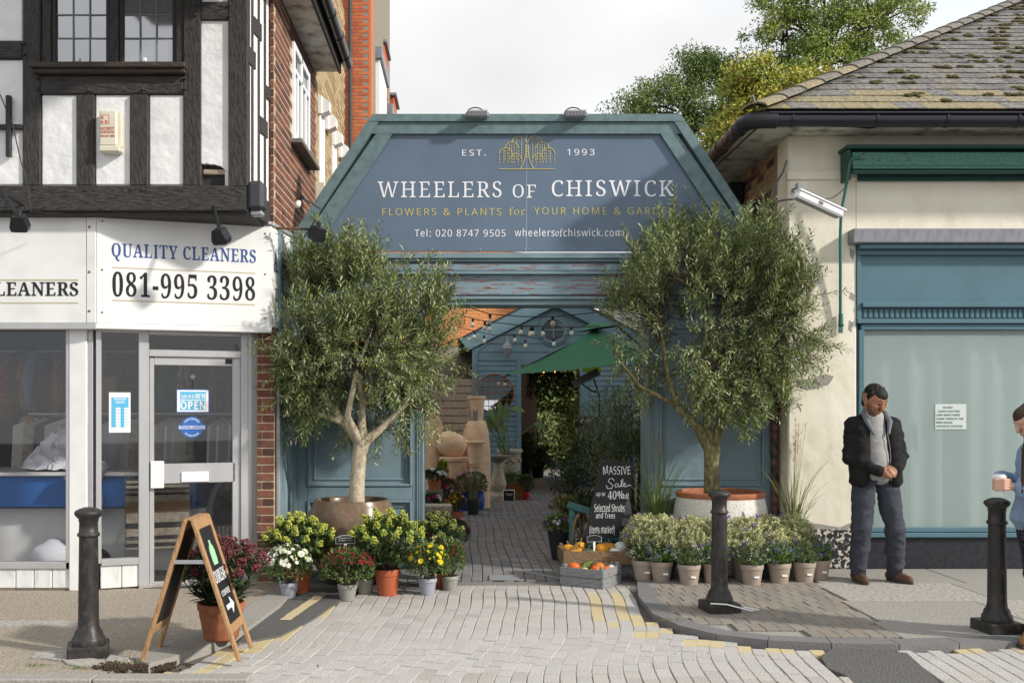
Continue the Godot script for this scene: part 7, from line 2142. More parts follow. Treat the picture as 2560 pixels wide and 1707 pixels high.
func pumpkin_stall() -> void:
	# lower crate, turned with a corner to the street
	var c1 := Vector3(1.13, -0.036, -9.06)
	crate("grey wooden crate of small squashes on the ground, corner towards the street", c1, -0.55, 0.42, 0.4, 0.175, M.grey_wood, 2)
	var base1 := thing("squash_bed", "layer of straw and small gourds filling the grey crate", "straw", c1 + Vector3(0, 0.012, 0), -0.55)
	bpart("fill", Vector3(-0.19, 0.0, -0.18), Vector3(0.19, 0.1, 0.18), M.fence_wood, base1, 0.02)
	var org := Color(0.62, 0.13, 0.02); var amb := Color(0.62, 0.27, 0.02); var crm := Color(0.66, 0.62, 0.45); var grn := Color(0.06, 0.1, 0.03); var wht := Color(0.66, 0.66, 0.6)
	var pg := "squashes in the grey crate"
	for q in [["orange red squash at the left of the grey crate", -0.12, 0.1, 0.056, 0.85, org], ["small pale yellow squash in the middle of the grey crate", 0.0, 0.13, 0.036, 0.85, Color(0.62, 0.52, 0.2)], ["orange red squash at the centre front of the grey crate", 0.08, 0.06, 0.05, 0.8, org], ["orange squash at the back of the grey crate", 0.06, -0.05, 0.055, 0.8, Color(0.6, 0.17, 0.02)], ["flattened orange squash at the right of the grey crate", 0.14, -0.02, 0.05, 0.65, org], ["small white squash at the right end of the grey crate", 0.15, -0.12, 0.038, 0.85, wht], ["dark green squash at the back left of the grey crate", -0.06, -0.04, 0.05, 0.8, grn], ["flat orange squash lying at the left rear of the grey crate", -0.14, -0.02, 0.045, 0.6, org]]:
		var p := c1 + Vector3(q[1], 0.11, q[2]).rotated(Vector3.UP, -0.55)
		gourd(q[0], p, q[3], q[4], q[5], pg)
	var tn := MB.new(); tn.col = Color(0.16, 0.22, 0.05)
	tn.tube([Vector3(-0.06, 0.0, 0), Vector3(0.0, 0.05, 0), Vector3(0.05, 0.07, 0)], [0.03, 0.026, 0.012], 10)
	solo("striped_gourd", tn, M.pumpkin, "striped green gourd leaning up in the grey crate", "gourd", "", c1 + Vector3(-0.02, 0.13, -0.04))
	# upper crate on a box
	var c2 := Vector3(1.205, 0.12, -9.398)
	crate("upturned grey wooden box carrying the upper pumpkin crate", Vector3(c2.x + 0.05, -0.036, c2.z), 0.0, 0.36, 0.36, 0.18, M.grey_wood, 2)
	crate("brown weathered wooden crate of orange and white pumpkins on top", c2, 0.04, 0.64, 0.42, 0.13, M.pine_weathered, 1)
	var base2 := thing("pumpkin_bed", "straw filling the brown pumpkin crate", "straw", c2 + Vector3(0, 0.014, 0), 0.04)
	bpart("fill", Vector3(-0.3, 0.0, -0.19), Vector3(0.3, 0.08, 0.19), M.fence_wood, base2, 0.02)
	pg = "pumpkins in the brown crate"
	for q in [["ribbed amber pumpkin at the left end of the brown crate", -0.25, 0.05, 0.055, 0.85, amb], ["amber pumpkin second from the left in the brown crate", -0.15, 0.08, 0.052, 0.75, amb], ["raised yellow orange pumpkin at the rear left of the brown crate", -0.12, -0.05, 0.06, 0.85, Color(0.65, 0.32, 0.02)], ["dull orange pumpkin low at the front left of the brown crate", -0.2, 0.14, 0.05, 0.6, Color(0.45, 0.2, 0.03)], ["dark green pumpkin in the middle of the brown crate", -0.03, -0.02, 0.065, 0.9, Color(0.03, 0.045, 0.03)], ["green flat pumpkin low at the front of the brown crate", -0.07, 0.14, 0.06, 0.55, Color(0.05, 0.09, 0.04)], ["large amber pumpkin in the centre of the brown crate", 0.06, 0.09, 0.068, 0.8, amb], ["amber pumpkin behind the crate post", 0.15, -0.02, 0.065, 0.75, Color(0.55, 0.22, 0.02)], ["large white pumpkin at the right end of the brown crate", 0.25, 0.02, 0.068, 0.85, wht], ["flat white pumpkin at the front right of the brown crate", 0.18, 0.13, 0.06, 0.6, wht]]:
		gourd(q[0], c2 + Vector3(q[1], 0.075, q[2]), q[3], q[4], q[5], pg)
	price_sign("oval chalk price marker on a white stake in the pumpkin crate", c2 + Vector3(-0.02, 0.06, 0.17), 0.1, [], 0.13, 0.15)
	# sale board
	var t := thing("sale_blackboard", "tall black sale board with white chalk lettering leaning by the gate", "blackboard", Vector3(1.298, 0.312, -9.69))
	var poly := PackedVector2Array()
	for q in [[1461, 1342], [1547, 1345], [1586, 1158], [1577, 1155], [1512, 1152], [1503, 1156]]:
		poly.push_back(Vector2((q[0] - 1500.0) / 258.0, (1342.0 - q[1]) / 258.0))
	var b := MB.new(); b.prism(poly, -0.02, 0.0)
	part("board", b, M.chalkboard, t)
	part("back_leg", boxm(Vector3(0.02, -0.65, -0.3), Vector3(0.06, 0.5, -0.27), 0.004), M.pine_weathered, t)
	var hf := font("serif", 2, 0.16); var hs := font("sans", 1, 0.2)
	for q in [["MASSIVE", hs, 1508, 1576, 1187, 1163, -0.08], ["up to", hs, 1491, 1513, 1243, 1230, 0.1], ["40%", hf, 1520, 1560, 1248, 1226, 0.0], ["off", hf, 1559, 1573, 1247, 1233, 0.2], ["Selected Shrubs", hs, 1486, 1562, 1280, 1258, -0.12], ["and Trees", hs, 1490, 1538, 1296, 1280, 0.0], ["(items marked)", hs, 1474, 1537, 1338, 1312, -0.05]]:
		var o := letters(q[0], q[1], (q[2] - 1500.0) / 258.0, (q[3] - 1500.0) / 258.0, (1342.0 - q[4]) / 258.0, (1342.0 - q[5]) / 258.0, 0.001, M.chalk, t)
		o.rotate_object_local(Vector3.BACK, 0.0)
	var sc := MB.new()
	for path in [[[1536, 1202], [1532, 1196], [1524, 1197], [1521, 1203], [1528, 1209], [1533, 1214], [1529, 1221], [1519, 1221], [1516, 1213]], [[1546, 1210], [1541, 1208], [1537, 1213], [1539, 1218], [1545, 1215], [1546, 1209], [1547, 1217], [1550, 1217]], [[1550, 1217], [1557, 1206], [1558, 1197], [1554, 1200], [1553, 1212], [1556, 1217]], [[1557, 1215], [1563, 1211], [1564, 1207], [1560, 1208], [1559, 1214], [1564, 1217], [1570, 1214], [1574, 1212], [1578, 1215]]]:
		var pts := []
		for q in path:
			pts.push_back(Vector3((q[0] - 1500.0) / 258.0, (1342.0 - q[1]) / 258.0, 0.001))
		sc.tube(pts, [0.004], 5)
	part("lettering", sc, M.chalk, t)
	# barrow
	var bw := thing("market_barrow", "teal wooden barrow frame with a spoked wheel beside the sale board", "barrow", Vector3(1.063, -0.037, -10.031))
	var by := bw.position
	part("leg", boxm(Vector3(-0.03, 0, -0.03), Vector3(0.03, 0.62, 0.03), 0.006), M.teal_wood, bw)
	part("handle", boxm(Vector3(-0.06, 0.0, -0.02), Vector3(0.24, 0.07, 0.02), 0.008), M.teal_wood, bw, Transform3D(Basis(Vector3.BACK, -0.3), Vector3(0, 0.58, 0.03)))
	part("deck", boxm(Vector3(0.05, 0.25, -0.7), Vector3(0.6, 0.29, -0.05), 0.006), M.teal_wood, bw)
	part("rear_leg", boxm(Vector3(0.5, 0, -0.6), Vector3(0.56, 0.25, -0.54), 0.006), M.teal_wood, bw)
	var wh := MB.new()
	var ring := []
	for k in 25:
		ring.push_back(Vector3(0.0, 0.27 + 0.26 * sin(TAU * k / 24.0), 0.26 * cos(TAU * k / 24.0)))
	wh.tube(ring, [0.018], 6, false)
	for k in 10:
		wh.tube([Vector3(0, 0.27, 0), Vector3(0.0, 0.27 + 0.25 * sin(TAU * k / 10.0), 0.25 * cos(TAU * k / 10.0))], [0.009], 5, false)
	wh.lathe([Vector2(0.0, -0.04), Vector2(0.035, -0.035), Vector2(0.035, 0.035), Vector2(0.0, 0.04)], 10, Transform3D(Basis(Vector3.BACK, PI * 0.5), Vector3(0, 0.27, 0)))
	part("wheel", wh, M.pine_weathered, bw, Transform3D(Basis(Vector3.UP, -0.45), Vector3(0.1, 0.02, -0.05)))
	# pansies on a dark stand
	var ps := thing("pansy_planter", "purple and white pansies in a dark tapered planter beside the barrow", "planter", Vector3(0.976, -0.037, -10.562))
	var pb := MB.new(); pb.lathe([Vector2(0.0, 0.0), Vector2(0.09, 0.0), Vector2(0.15, 0.28), Vector2(0.16, 0.3), Vector2(0.14, 0.3), Vector2(0.0, 0.28)], 4, Transform3D(Basis(Vector3.UP, 0.8), Vector3.ZERO))
	part("planter", pb, M.plastic_dark, ps)
	mum(ps, 0.3, 0.16, 0.16, 46, [flower_mesh(Color(0.16, 0.03, 0.3), Color(0.5, 0.4, 0.05), 0.024, 5), flower_mesh(Color(0.7, 0.7, 0.72), Color(0.5, 0.4, 0.05), 0.024, 5), flower_mesh(Color(0.3, 0.12, 0.42), Color(0.4, 0.3, 0.05), 0.022, 5)])

func clay(nm: String, label: String, at: Vector3, prof: Array, mat: Material, tilt := Vector3.ZERO, cat := "pot") -> Node3D:
	var t := thing(nm, label, cat, at, 0.0, "terracotta pots stacked in the yard" if nm == "terracotta_pot" else "")
	var b := MB.new()
	var pr := []
	for q in prof:
		pr.push_back(Vector2(q[0], q[1]))
	b.lathe(pr, 32)
	var o := part("body", b, mat, t, Transform3D(Basis.from_euler(tilt), Vector3.ZERO))
	return t

func alley_stock() -> void:
	var g := -0.04
	var z := -16.447
	# terracotta jars
	clay("terracotta_pot", "large pale terracotta jar standing upside down in the stack", Vector3(0.148, 0.828, -16.779), [[0.25, -0.9], [0.26, -0.6], [0.262, 0.0], [0.255, 0.08], [0.235, 0.3], [0.19, 0.48], [0.17, 0.52], [0.0, 0.52]], M.terracotta)
	clay("terracotta_pot", "flared terracotta pot balanced on top of the tall jar", Vector3(0.154, 1.345, -16.779), [[0.0, 0.003], [0.128, 0.003], [0.132, 0.03], [0.158, 0.36], [0.176, 0.37], [0.178, 0.41], [0.16, 0.415], [0.15, 0.38], [0.0, 0.37]], M.terracotta)
	clay("terracotta_pot", "ribbed terracotta pot standing in front of the tall jar", Vector3(0.147, 0.663, -16.026), [[0.0, 0.003], [0.1, 0.003], [0.125, 0.25], [0.13, 0.31], [0.15, 0.33], [0.152, 0.36], [0.135, 0.37], [0.12, 0.34], [0.0, 0.33]], M.terracotta)
	clay("terracotta_pot", "tall inverted clay pot under the ribbed pot", Vector3(0.194, g, -16.129), [[0.2, 0.0], [0.19, 0.05], [0.14, 0.6], [0.13, 0.66], [0.0, 0.665]], M.terracotta)
	clay("terracotta_pot", "rounded terracotta jar lying tilted on its side", Vector3(-0.438, 1.05, -16.34), [[0.0, 0.0], [0.13, 0.0], [0.19, 0.08], [0.215, 0.2], [0.2, 0.33], [0.165, 0.4], [0.175, 0.42], [0.17, 0.44], [0.14, 0.43], [0.0, 0.12]], M.terracotta, Vector3(0.35, 0.0, -2.0))
	clay("terracotta_pot", "wide rimmed terracotta bowl under the tilted jar", Vector3(-0.201, g, -16.234), [[0.0, 0.003], [0.15, 0.003], [0.19, 0.5], [0.2, 0.74], [0.23, 0.75], [0.235, 0.8], [0.2, 0.81], [0.18, 0.76], [0.0, 0.75]], M.terracotta)
	clay("terracotta_pot", "slim orange clay chimney pot behind the tilted jar", Vector3(-0.289, 1.023, -16.779), [[0.1, -1.0], [0.11, 0.2], [0.09, 0.5], [0.115, 0.52], [0.115, 0.56], [0.09, 0.56], [0.0, 0.5]], M.terracotta_red)
	clay("terracotta_pot", "terracotta jar half hidden by the left pier", Vector3(-0.54, 0.993, -16.667), [[0.13, -1.1], [0.17, 0.0], [0.15, 0.3], [0.1, 0.45], [0.12, 0.48], [0.1, 0.49], [0.0, 0.4]], M.terracotta)
	# stone baluster with dish
	var bl := thing("stone_baluster", "twisted stone baluster birdbath on a round base in the yard", "birdbath", Vector3(0.554, g, -17.301))
	var b := MB.new()
	b.lathe([Vector2(0.0, 0.0), Vector2(0.165, 0.0), Vector2(0.165, 0.09), Vector2(0.15, 0.1), Vector2(0.13, 0.14), Vector2(0.12, 0.16), Vector2(0.0, 0.165)], 28)
	part("base", b, M.stone, bl)
	b = MB.new()
	b.lathe([Vector2(0.09, 0.16), Vector2(0.13, 0.22), Vector2(0.14, 0.27), Vector2(0.135, 0.32), Vector2(0.11, 0.42), Vector2(0.085, 0.5), Vector2(0.07, 0.56), Vector2(0.075, 0.6), Vector2(0.06, 0.63), Vector2(0.07, 0.66)], 48, Transform3D.IDENTITY, 6.0, 12, 0.06)
	part("twisted_shaft", b, M.stone, bl)
	b = MB.new()
	b.lathe([Vector2(0.06, 0.66), Vector2(0.12, 0.7), Vector2(0.18, 0.73), Vector2(0.2, 0.76), Vector2(0.2, 0.78), Vector2(0.17, 0.77), Vector2(0.0, 0.74)], 28)
	part("dish", b, M.stone_grey, bl)
	var un := thing("cream_urn", "cream stone urn with garlands holding the bird of paradise plant", "urn", Vector3(0.779, g, -17.857))
	b = MB.new()
	b.lathe([Vector2(0.0, 0.0), Vector2(0.15, 0.0), Vector2(0.15, 0.3), Vector2(0.12, 0.4), Vector2(0.16, 0.46), Vector2(0.185, 0.55), Vector2(0.18, 0.75), Vector2(0.2, 0.8), Vector2(0.235, 0.82), Vector2(0.235, 0.86), Vector2(0.2, 0.865), Vector2(0.19, 0.82), Vector2(0.0, 0.81)], 32)
	part("body", b, M.stone, un)
	b = MB.new()
	for k in 8:
		var pts := []
		for j in 7:
			var a := TAU * (k + j / 6.0) / 8.0
			pts.push_back(Vector3(cos(a) * 0.195, 0.72 - 0.07 * sin(PI * j / 6.0), sin(a) * 0.195))
		b.tube(pts, [0.008, 0.016, 0.02, 0.022, 0.02, 0.016, 0.008], 6)
	part("garland", b, M.stone, un)
	# bird of paradise: each big leaf a part
	var bp := thing("bird_of_paradise", "bird of paradise plant with paddle leaves and one orange flower in the urn", "plant", Vector3(0.688, 0.76, -17.73 + 0.12))
	for q in [[1246, 1000, 0.36, 0.0], [1264, 1005, 0.34, 0.15], [1232, 1015, 0.36, -0.1], [1222, 1022, 0.3, -0.1], [1240, 1030, 0.3, 0.1], [1228, 1045, 0.26, -0.2], [1215, 1040, 0.28, -0.1], [1312, 1030, 0.24, 0.5], [1250, 1040, 0.25, 0.1], [1362, 1068, 0.2, 1.0], [1175, 1093, 0.24, -0.8], [1258, 1060, 0.2, 0.0]]:
		var tip := Vector3((q[0] - 1165.0) / 141.0, 1.56 + (1020.0 - q[1]) / 141.0, bp.position.z + rng.randf_range(-0.15, 0.15)) - bp.position
		var lf := MB.new()
		var root := Vector3(rng.randf_range(-0.08, 0.08), 0, rng.randf_range(-0.05, 0.05))
		var dirv := (tip - root).normalized()
		var s0: Vector3 = tip - dirv * q[2]
		if absf(q[3]) > 0.4:
			s0 = Vector3(tip.x - q[2] * signf(q[3]), tip.y + 0.06, tip.z)
		lf.col = shade(Color(0.11, 0.17, 0.06), rng.randf_range(0.8, 1.2))
		lf.tube([root, root.lerp(s0, 0.5) + Vector3(0, 0.05, 0), s0], [0.012, 0.009, 0.006], 6)
		var pts := []; var wd := []
		for i in 8:
			var u := i / 7.0
			pts.push_back(s0.lerp(tip, u) + Vector3(0, 0.03 * sin(PI * u), 0))
			wd.push_back(0.055 * sin(PI * minf(u * 0.92 + 0.06, 1.0)) + 0.001)
		var sd := (tip - s0).normalized().cross(Vector3(0.3, 0.2, 1)).normalized()
		lf.blade(pts, wd, sd)
		part("leaf", lf, M.leafy, bp)
	var fl := MB.new()
	var fp := Vector3(0.22, 1.432, -17.73) - bp.position
	fl.col = Color(0.7, 0.22, 0.01)
	for k in 5:
		fl.leaf(fp, Vector3(-0.3 + k * 0.15, 1, 0).normalized(), Vector3.BACK, 0.12, 0.025, 0.2)
	fl.col = Color(0.1, 0.08, 0.06)
	fl.tube([fp + Vector3(-0.12, -0.04, 0), fp, fp + Vector3(0.1, -0.12, 0), Vector3(0, 0.1, 0)], [0.002, 0.016, 0.008, 0.008], 6)
	part("orange_flower", fl, M.petal, bp)
	# trough, sign, red pot, blue bag
	var tg := thing("rusty_trough", "rusty planter box with green leaves beside the stone baluster", "planter", Vector3(0.824, g, -17.606))
	bpart("box", Vector3(-0.2, 0.0, -0.15), Vector3(0.2, 0.28, 0.15), M.rust, tg, 0.008)
	mum(tg, 0.27, 0.22, 0.18, 0, [], Color(0.1, 0.17, 0.05))
	var bs := thing("small_slate_sign", "small framed slate leaning by the baluster", "sign", Vector3(0.733, g, -17.123))
	bpart("frame", Vector3(-0.1, 0.0, -0.02), Vector3(0.1, 0.2, 0.0), M.paper_white, bs)
	bpart("slate", Vector3(-0.088, 0.012, -0.001), Vector3(0.088, 0.188, 0.004), M.chalkboard, bs, 0)
	letters("Please", font("serif", 0, 0.2), -0.05, 0.06, 0.1, 0.15, 0.005, M.chalk, bs)
	var rp := potted("red_potted_plant", "small plant in a bright red pot by the shed door", Vector3(1.056, g, -17.483), 0.06, 0.14, M.red_plastic)
	mum(rp, 0.14, 0.13, 0.3, 0, [], Color(0.07, 0.12, 0.04))
	var pink := flower_mesh(Color(0.6, 0.2, 0.36), Color(0.6, 0.4, 0.4), 0.05, 10)
	var mag := flower_mesh(Color(0.4, 0.01, 0.14), Color(0.4, 0.1, 0.1), 0.05, 9)
	var wht := flower_mesh(Color(0.78, 0.77, 0.78), Color(0.6, 0.5, 0.5), 0.045, 7)
	var yel := flower_mesh(Color(0.72, 0.5, 0.02), Color(0.6, 0.4, 0.02), 0.035, 8)
	for q in [[1190, 158, "blue plastic bag holding a plant with white and magenta flowers", [wht, mag, wht], 8], [1166, 160, "blue plastic bag holding pink hydrangeas behind the yellow flowers", [pink], 7]]:
		var bg := thing("blue_bag_plant", q[2], "potted plant", Vector3((q[0] - 1165.0) / q[1], g, -2500.0 / q[1]))
		var bb := MB.new()
		bb.lathe([Vector2(0.0, 0.0), Vector2(0.11, 0.0), Vector2(0.125, 0.06), Vector2(0.13, 0.18), Vector2(0.115, 0.24), Vector2(0.125, 0.275), Vector2(0.09, 0.25), Vector2(0.0, 0.24)], 28, Transform3D.IDENTITY, 3.0, 7, 0.06)
		part("bag", bb, M.blue_bag, bg)
		mum(bg, 0.24, 0.19, 0.36, q[4], q[3], Color(0.07, 0.11, 0.035))
	# plants along the left side of the yard, inside the pier
	for q in [["tray of white cyclamen on the upper shelf behind the left pier", 1086, 1190, 176, 0.17, 0.16, [wht], 16, Color(0.05, 0.08, 0.035)], ["magenta and white cyclamen on the middle shelf behind the left pier", 1080, 1252, 192, 0.15, 0.15, [mag, wht], 9, Color(0.06, 0.09, 0.05)], ["crimson flowers low behind the left pier", 1082, 1318, 212, 0.14, 0.14, [mag, yel], 9, Color(0.07, 0.1, 0.04)], ["yellow daisies in front of the pink hydrangeas", 1142, 1260, 176, 0.12, 0.26, [yel], 22, Color(0.12, 0.13, 0.05)], ["pale pink hydrangea beside the dull skimmia", 1136, 1335, 236, 0.16, 0.26, [pink], 5, Color(0.05, 0.08, 0.03)], ["reddish leafed shrub under the terracotta bowl", 1116, 1225, 168, 0.18, 0.3, [mag], 3, Color(0.1, 0.06, 0.035)], ["lime green conifer tuft beside the white cyclamen", 1106, 1180, 165, 0.09, 0.3, [], 0, Color(0.24, 0.27, 0.03)]]:
		var s: float = q[3]
		var top: float = 1.56 + (1020.0 - q[2]) / s
		var t := thing("display_plant", q[0], "potted plant", Vector3((q[1] - 1165.0) / s, g, -2500.0 / s), 0.0, "plants lining the yard behind the left pier")
		var h: float = maxf(top - q[5] * 0.4 - g, 0.1)
		bpart("stand", Vector3(-0.12, 0.0, -0.12), Vector3(0.12, maxf(h - 0.13, 0.02), 0.12), M.fence_grey if s < 200 else M.stone_grey, t, 0.004)
		var pb := MB.new(); pb.lathe([Vector2(0.0, h - 0.13), Vector2(0.08, h - 0.13), Vector2(0.1, h), Vector2(0.0, h - 0.01)], 14); part("pot", pb, M.terracotta_red, t)
		mum(t, h, q[4], q[5], q[7], q[6], q[8])
	var gt := potted("fountain_grass", "soft pale fountain grass in front of the terracotta pots", Vector3(0.108, g, -15.06), 0.11, 0.24, M.plastic_dark)
	grass_tuft(gt, 0.24, 260, 0.55, 0.2, Color(0.22, 0.23, 0.12), 0, Color.WHITE)
	var st := thing("stone_slab_stack", "stack of stone slabs between the cyclamen and the crimson flowers", "stone", Vector3(-0.39, g, -12.195))
	for k in 5:
		bpart("slab", Vector3(-0.2 + rng.randf() * 0.03, k * 0.085, -0.15), Vector3(0.2 + rng.randf() * 0.03, k * 0.085 + 0.083, 0.15), M.stone if k == 4 else M.stone_grey, st, 0.012)
	# right side: dark olive bush, blue flowers, shelves
	for q in [["feathery_shrub", "large grey green feathery olive bush behind the sale board", 1545, 222, 0.44, 1.85, 0.35, 4200, Color(0.15, 0.18, 0.085), 0.075, 0.013], ["blue_plumbago", "dark bush with small blue flowers beside the barrow", 1436, 185, 0.36, 0.95, 0.0, 1500, Color(0.05, 0.085, 0.03), 0.05, 0.022], ["lavender_shrub", "yellowish leafy shrub with red flowers below the blue flowers", 1420, 200, 0.24, 0.5, 0.0, 800, Color(0.15, 0.16, 0.04), 0.05, 0.022], ["dark_shrub", "dark broad leaved shrub in the shade right of the shed door", 1478, 175, 0.36, 1.25, 0.0, 1500, Color(0.045, 0.07, 0.03), 0.1, 0.03], ["pink_flowering_shrub", "pinkish flowering plant in clear wrap left of the sale board", 1478, 232, 0.17, 0.72, 0.3, 700, Color(0.06, 0.09, 0.04), 0.06, 0.022], ["trailing_shrub", "grey green bushy shrub hanging over the sale board top", 1590, 228, 0.28, 1.35, 0.8, 1500, Color(0.1, 0.13, 0.06), 0.06, 0.011]]:
		var s: float = q[3]
		var t := thing(q[0], q[1], "shrub", Vector3((q[2] - 1165.0) / s, g, -2500.0 / s))
		pot(t, 0.15, 0.26, M.plastic_dark)
		var lv := MB.new(); var fl2 := MB.new(); var stm := MB.new()
		var y0: float = 0.24 + q[6]
		for k in 12:
			var d := rdir(); d.y = absf(d.y)
			stm.tube([Vector3(0, 0.22, 0), Vector3(d.x * 0.1, lerpf(0.24, q[5], 0.5), d.z * 0.1), Vector3(d.x * q[4] * 0.8, lerpf(y0, q[5], 0.4 + 0.5 * d.y), d.z * q[4] * 0.8)], [0.012, 0.008, 0.003], 4, false)
		for k in q[7]:
			var d := rdir()
			var r := pow(rng.randf(), 0.45)
			var p: Vector3 = Vector3(d.x * q[4] * r, lerpf(y0, q[5], 0.5 + 0.5 * d.y * r), d.z * q[4] * r)
			lv.col = shade(q[8], rng.randf_range(0.5, 1.6))
			lv.leaf(p, (d * 0.5 + Vector3(0, 0.5, 0) + rdir() * 0.6).normalized(), Vector3.UP, q[9] * rng.randf_range(0.7, 1.3), q[10], 0.2)
			if q[0] == "blue_plumbago" and k % 30 == 0 or q[0] == "pink_flowering_shrub" and d.y > 0.6 and k % 3 == 0 or q[0] == "lavender_shrub" and k % 90 == 0:
				fl2.col = Color(0.16, 0.2, 0.5) if q[0] == "blue_plumbago" else (Color(0.45, 0.3, 0.34) if q[0] == "pink_flowering_shrub" else Color(0.45, 0.01, 0.02))
				for j in 7:
					fl2.leaf(p * Vector3(1.04, 1.02, 1.04), rdir(), rdir(), 0.024, 0.016, 0.1, 0.6)
		part("stems", stm, M.bark_dark, t)
		part("foliage", lv, M.leafy, t)
		if fl2.v.size() > 0:
			part("blossom", fl2, M.petal, t)
	# palm fronds
	var pf := thing("young_palm", "young palm with pale green fronds right of the shed doorway", "plant", Vector3(1.774, g, -16.129))
	pot(pf, 0.14, 0.3, M.plastic_dark)
	for q in [[1408, 1045], [1432, 1003], [1448, 1018], [1460, 1050], [1410, 1108], [1452, 1090]]:
		var tip := Vector3((q[0] - 1165.0) / 155.0, 1.56 + (1020.0 - q[1]) / 155.0, pf.position.z + rng.randf_range(-0.1, 0.15)) - pf.position
		var fm := MB.new()
		var root := Vector3(0, 0.3, 0)
		fm.col = Color(0.24, 0.28, 0.08)
		var pts := []
		for i in 9:
			var u := i / 8.0
			pts.push_back(root.lerp(tip, u) + Vector3(0, 0.22 * sin(PI * u), 0))
		fm.tube(pts, [0.006, 0.003], 4, false)
		for i in range(3, 9):
			for sg in [-1.0, 1.0]:
				for e in 2:
					var p: Vector3 = pts[i].lerp(pts[i - 1], e * 0.5)
					var ax: Vector3 = (pts[i] - pts[i - 1]).normalized()
					fm.col = shade(Color(0.24, 0.29, 0.08), rng.randf_range(0.7, 1.2))
					fm.leaf(p, (ax * 0.8 + ax.cross(Vector3.BACK).normalized() * sg + rdir() * 0.15).normalized(), Vector3.BACK, 0.17, 0.016, 0.2)
		part("frond", fm, M.leafy, pf)
	for q in [[1478, 1075, 168, "shelf of white flowering plants right of the shed doorway", wht], [1472, 1145, 172, "lower shelf of violet flowering plants right of the shed doorway", flower_mesh(Color(0.13, 0.08, 0.32), Color(0.3, 0.2, 0.3), 0.03, 6)]]:
		var s: float = q[2]
		var t := thing("plant_shelf", q[3], "shelf", Vector3((q[0] - 1165.0) / s, 1.56 + (1020.0 - q[1]) / s, -2500.0 / s))
		bpart("tray", Vector3(-0.22, -0.05, -0.12), Vector3(0.22, 0.03, 0.12), M.fence_grey, t)
		bpart("support", Vector3(0.14, -1.4, -0.1), Vector3(0.18, -0.05, -0.06), M.fence_grey, t)
		mum(t, 0.03, 0.22, 0.16, 22, [q[4]], Color(0.08, 0.12, 0.04))
	solo("lime_sheet", boxm(Vector3(-0.16, 0.1, -0.01), Vector3(0.16, 0.42, 0.01), 0.002), M.lime_film, "lime green hanging sheet under the parasol right of the doorway", "sheet", "", Vector3(2.1, 2.06, -16.667))

func bollard(label: String, at: Vector3, turn: float) -> void:
	var t := thing("bollard", label, "bollard", at, turn, "cast iron bollards")
	var b := MB.new()
	b.lathe([Vector2(0.10, 0.075), Vector2(0.102, 0.1), Vector2(0.096, 0.118), Vector2(0.088, 0.128), Vector2(0.084, 0.15), Vector2(0.067, 0.175), Vector2(0.063, 0.22), Vector2(0.06, 0.5), Vector2(0.057, 0.74), Vector2(0.057, 0.748)], 32)
	part("shaft", b, M.bollard, t)
	b = MB.new()
	b.lathe([Vector2(0.057, 0.748), Vector2(0.066, 0.752), Vector2(0.069, 0.762), Vector2(0.066, 0.772), Vector2(0.058, 0.778), Vector2(0.056, 0.84), Vector2(0.06, 0.846), Vector2(0.06, 0.862), Vector2(0.074, 0.875), Vector2(0.084, 0.89), Vector2(0.086, 0.902), Vector2(0.08, 0.912), Vector2(0.055, 0.926), Vector2(0.03, 0.934), Vector2(0.0, 0.936)], 32)
	part("cap", b, M.bollard, t)
	part("plinth", boxm(Vector3(-0.125, -0.03, -0.125), Vector3(0.125, 0.076, 0.125), 0.008), M.bollard, t)

